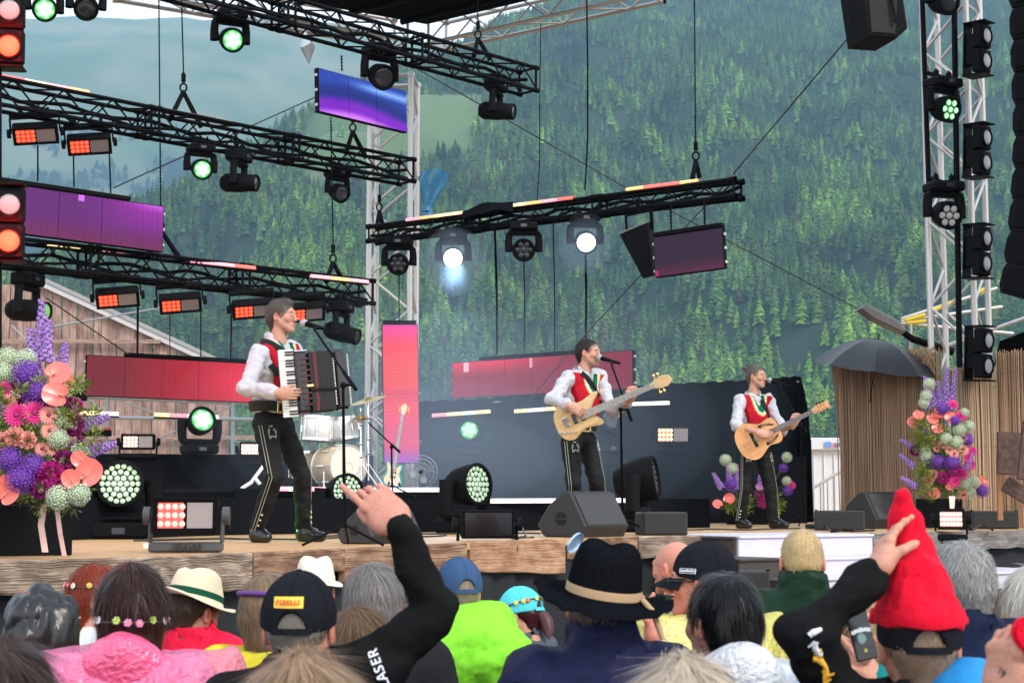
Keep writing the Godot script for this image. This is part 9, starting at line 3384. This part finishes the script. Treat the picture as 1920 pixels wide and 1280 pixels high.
	f = Field.new(Vector3(-0.2, -0.24, -0.2), Vector3(0.2, 0.2, 0.2), 0.009)
	f.ball(Vector3(0, 0.02, -0.02), Vector3(0.108, 0.122, 0.125), 0.02)
	f.bone(Vector3(0, -0.05, -0.03), Vector3(0, -0.16, -0.04), 0.1, 0.11, 0.05)
	f.ball(Vector3(0, -0.01, 0.16), Vector3(0.08, 0.1, 0.09), 0.02, true)
	f.ripple(crk, 0.01)
	obj("hood", f.net(Acc.new()), cloth("bright blue nylon", 0.03, 0.26, 0.62, 0.5), g[0]).transform = g[2]
	top(g[0], g[1], mats["bright blue nylon"], 0.024, 0.04, [0.9, 0.9], 0.6, "jacket")


func collar_ring(J: Dictionary, r: float, h: float) -> Acc:
	var f := Field.new(J.neck - Vector3.ONE * 0.16, J.neck + Vector3.ONE * 0.16, 0.009)
	f.bone(J.neck, J.neck + Vector3(0, h, 0), r, r * 0.95, 0.01)
	f.bone(J.neck + Vector3(0, h * 0.5, 0), J.neck + Vector3(0, h + 0.1, 0), r * 0.82, r * 0.85, 0.01, Vector3.ZERO, 1.0, true)
	f.cut(J.neck + Vector3(0, h + 0.02, 0), Vector3.UP)
	return f.net(Acc.new())


# a loose plastic cape over shoulders and arms
func poncho_field(J: Dictionary, g: float, crk: FastNoiseLite) -> Field:
	var bb := bounds(J, ["pelvis", "waist", "chest", "neck", "shl", "shr", "ell", "elr"], 0.2 + g)
	var f := Field.new(bb[0], bb[1], 0.0155)
	torso_bones(f, J, g, Vector3.ZERO)
	for q in ["l", "r"]:
		f.bone(J["sh" + q], J["el" + q], 0.07 + g, 0.09 + g, 0.1)
	f.bone(J.chest, J.pelvis, 0.15 + g, 0.2 + g, 0.1, (J.shl - J.shr).normalized(), 1.3)
	f.cut(Vector3(0, J.pelvis.y - 0.05, 0), Vector3.DOWN)
	f.cut(J.neck + Vector3(0, 0.04, 0), Vector3.UP)
	f.ripple(crk, 0.022, Vector3(1.0, 0.45, 1.0))
	return f


# a crumpled hood lying on the shoulders behind the neck
func hood_lump(J: Dictionary, r: float, crk: FastNoiseLite) -> Acc:
	var back: Vector3 = (J.shr - J.shl).normalized().cross(Vector3.UP)
	if back.dot(Vector3.BACK) < 0.0:
		back = -back
	var c: Vector3 = J.neck + back * 0.085
	var f := Field.new(c - Vector3.ONE * 0.26, c + Vector3.ONE * 0.24, 0.0095)
	var w: Vector3 = (J.shl - J.shr).normalized()
	f.bone(c - w * 0.12 + Vector3(0, -0.01, 0), c + Vector3(0, 0.03, 0) + back * 0.02, 0.05, 0.062, 0.05)
	f.bone(c + w * 0.12 + Vector3(0, -0.01, 0), c + Vector3(0, 0.03, 0) + back * 0.02, 0.05, 0.062, 0.05)
	f.bone(c + Vector3(0, 0.02, 0) + back * 0.02, c + Vector3(0.02, -0.13, 0) + back * 0.03, r * 0.8, 0.03, 0.06, w, 1.3)
	f.ripple(crk, 0.02, Vector3(1.0, 0.6, 1.0))
	return f.net(Acc.new())


func glasses(t: Node3D, xf: Transform3D) -> void:
	var fr := paint("spectacle frame", 0.012, 0.012, 0.014, 0.3)
	var a := Acc.new()
	for s in [-1.0, 1.0]:
		var pts := []
		for k in 17:
			var an := TAU * k / 16.0
			pts.append(Vector3(s * 0.033 + cos(an) * 0.025, 0.0 + sin(an) * 0.018, 0.106 - absf(cos(an) * 0.025 + s * 0.033) * 0.12))
		a.tube(pts, 0.0022, 5, false)
		a.tube([Vector3(s * 0.058, 0.006, 0.098), Vector3(s * 0.076, 0.008, 0.05), Vector3(s * 0.083, 0.006, -0.01), Vector3(s * 0.082, -0.012, -0.025)], 0.0024, 5)
	a.rod(Vector3(-0.009, 0.004, 0.107), Vector3(0.009, 0.004, 0.107), 0.0022)
	obj("spectacles", a, fr, t).transform = xf
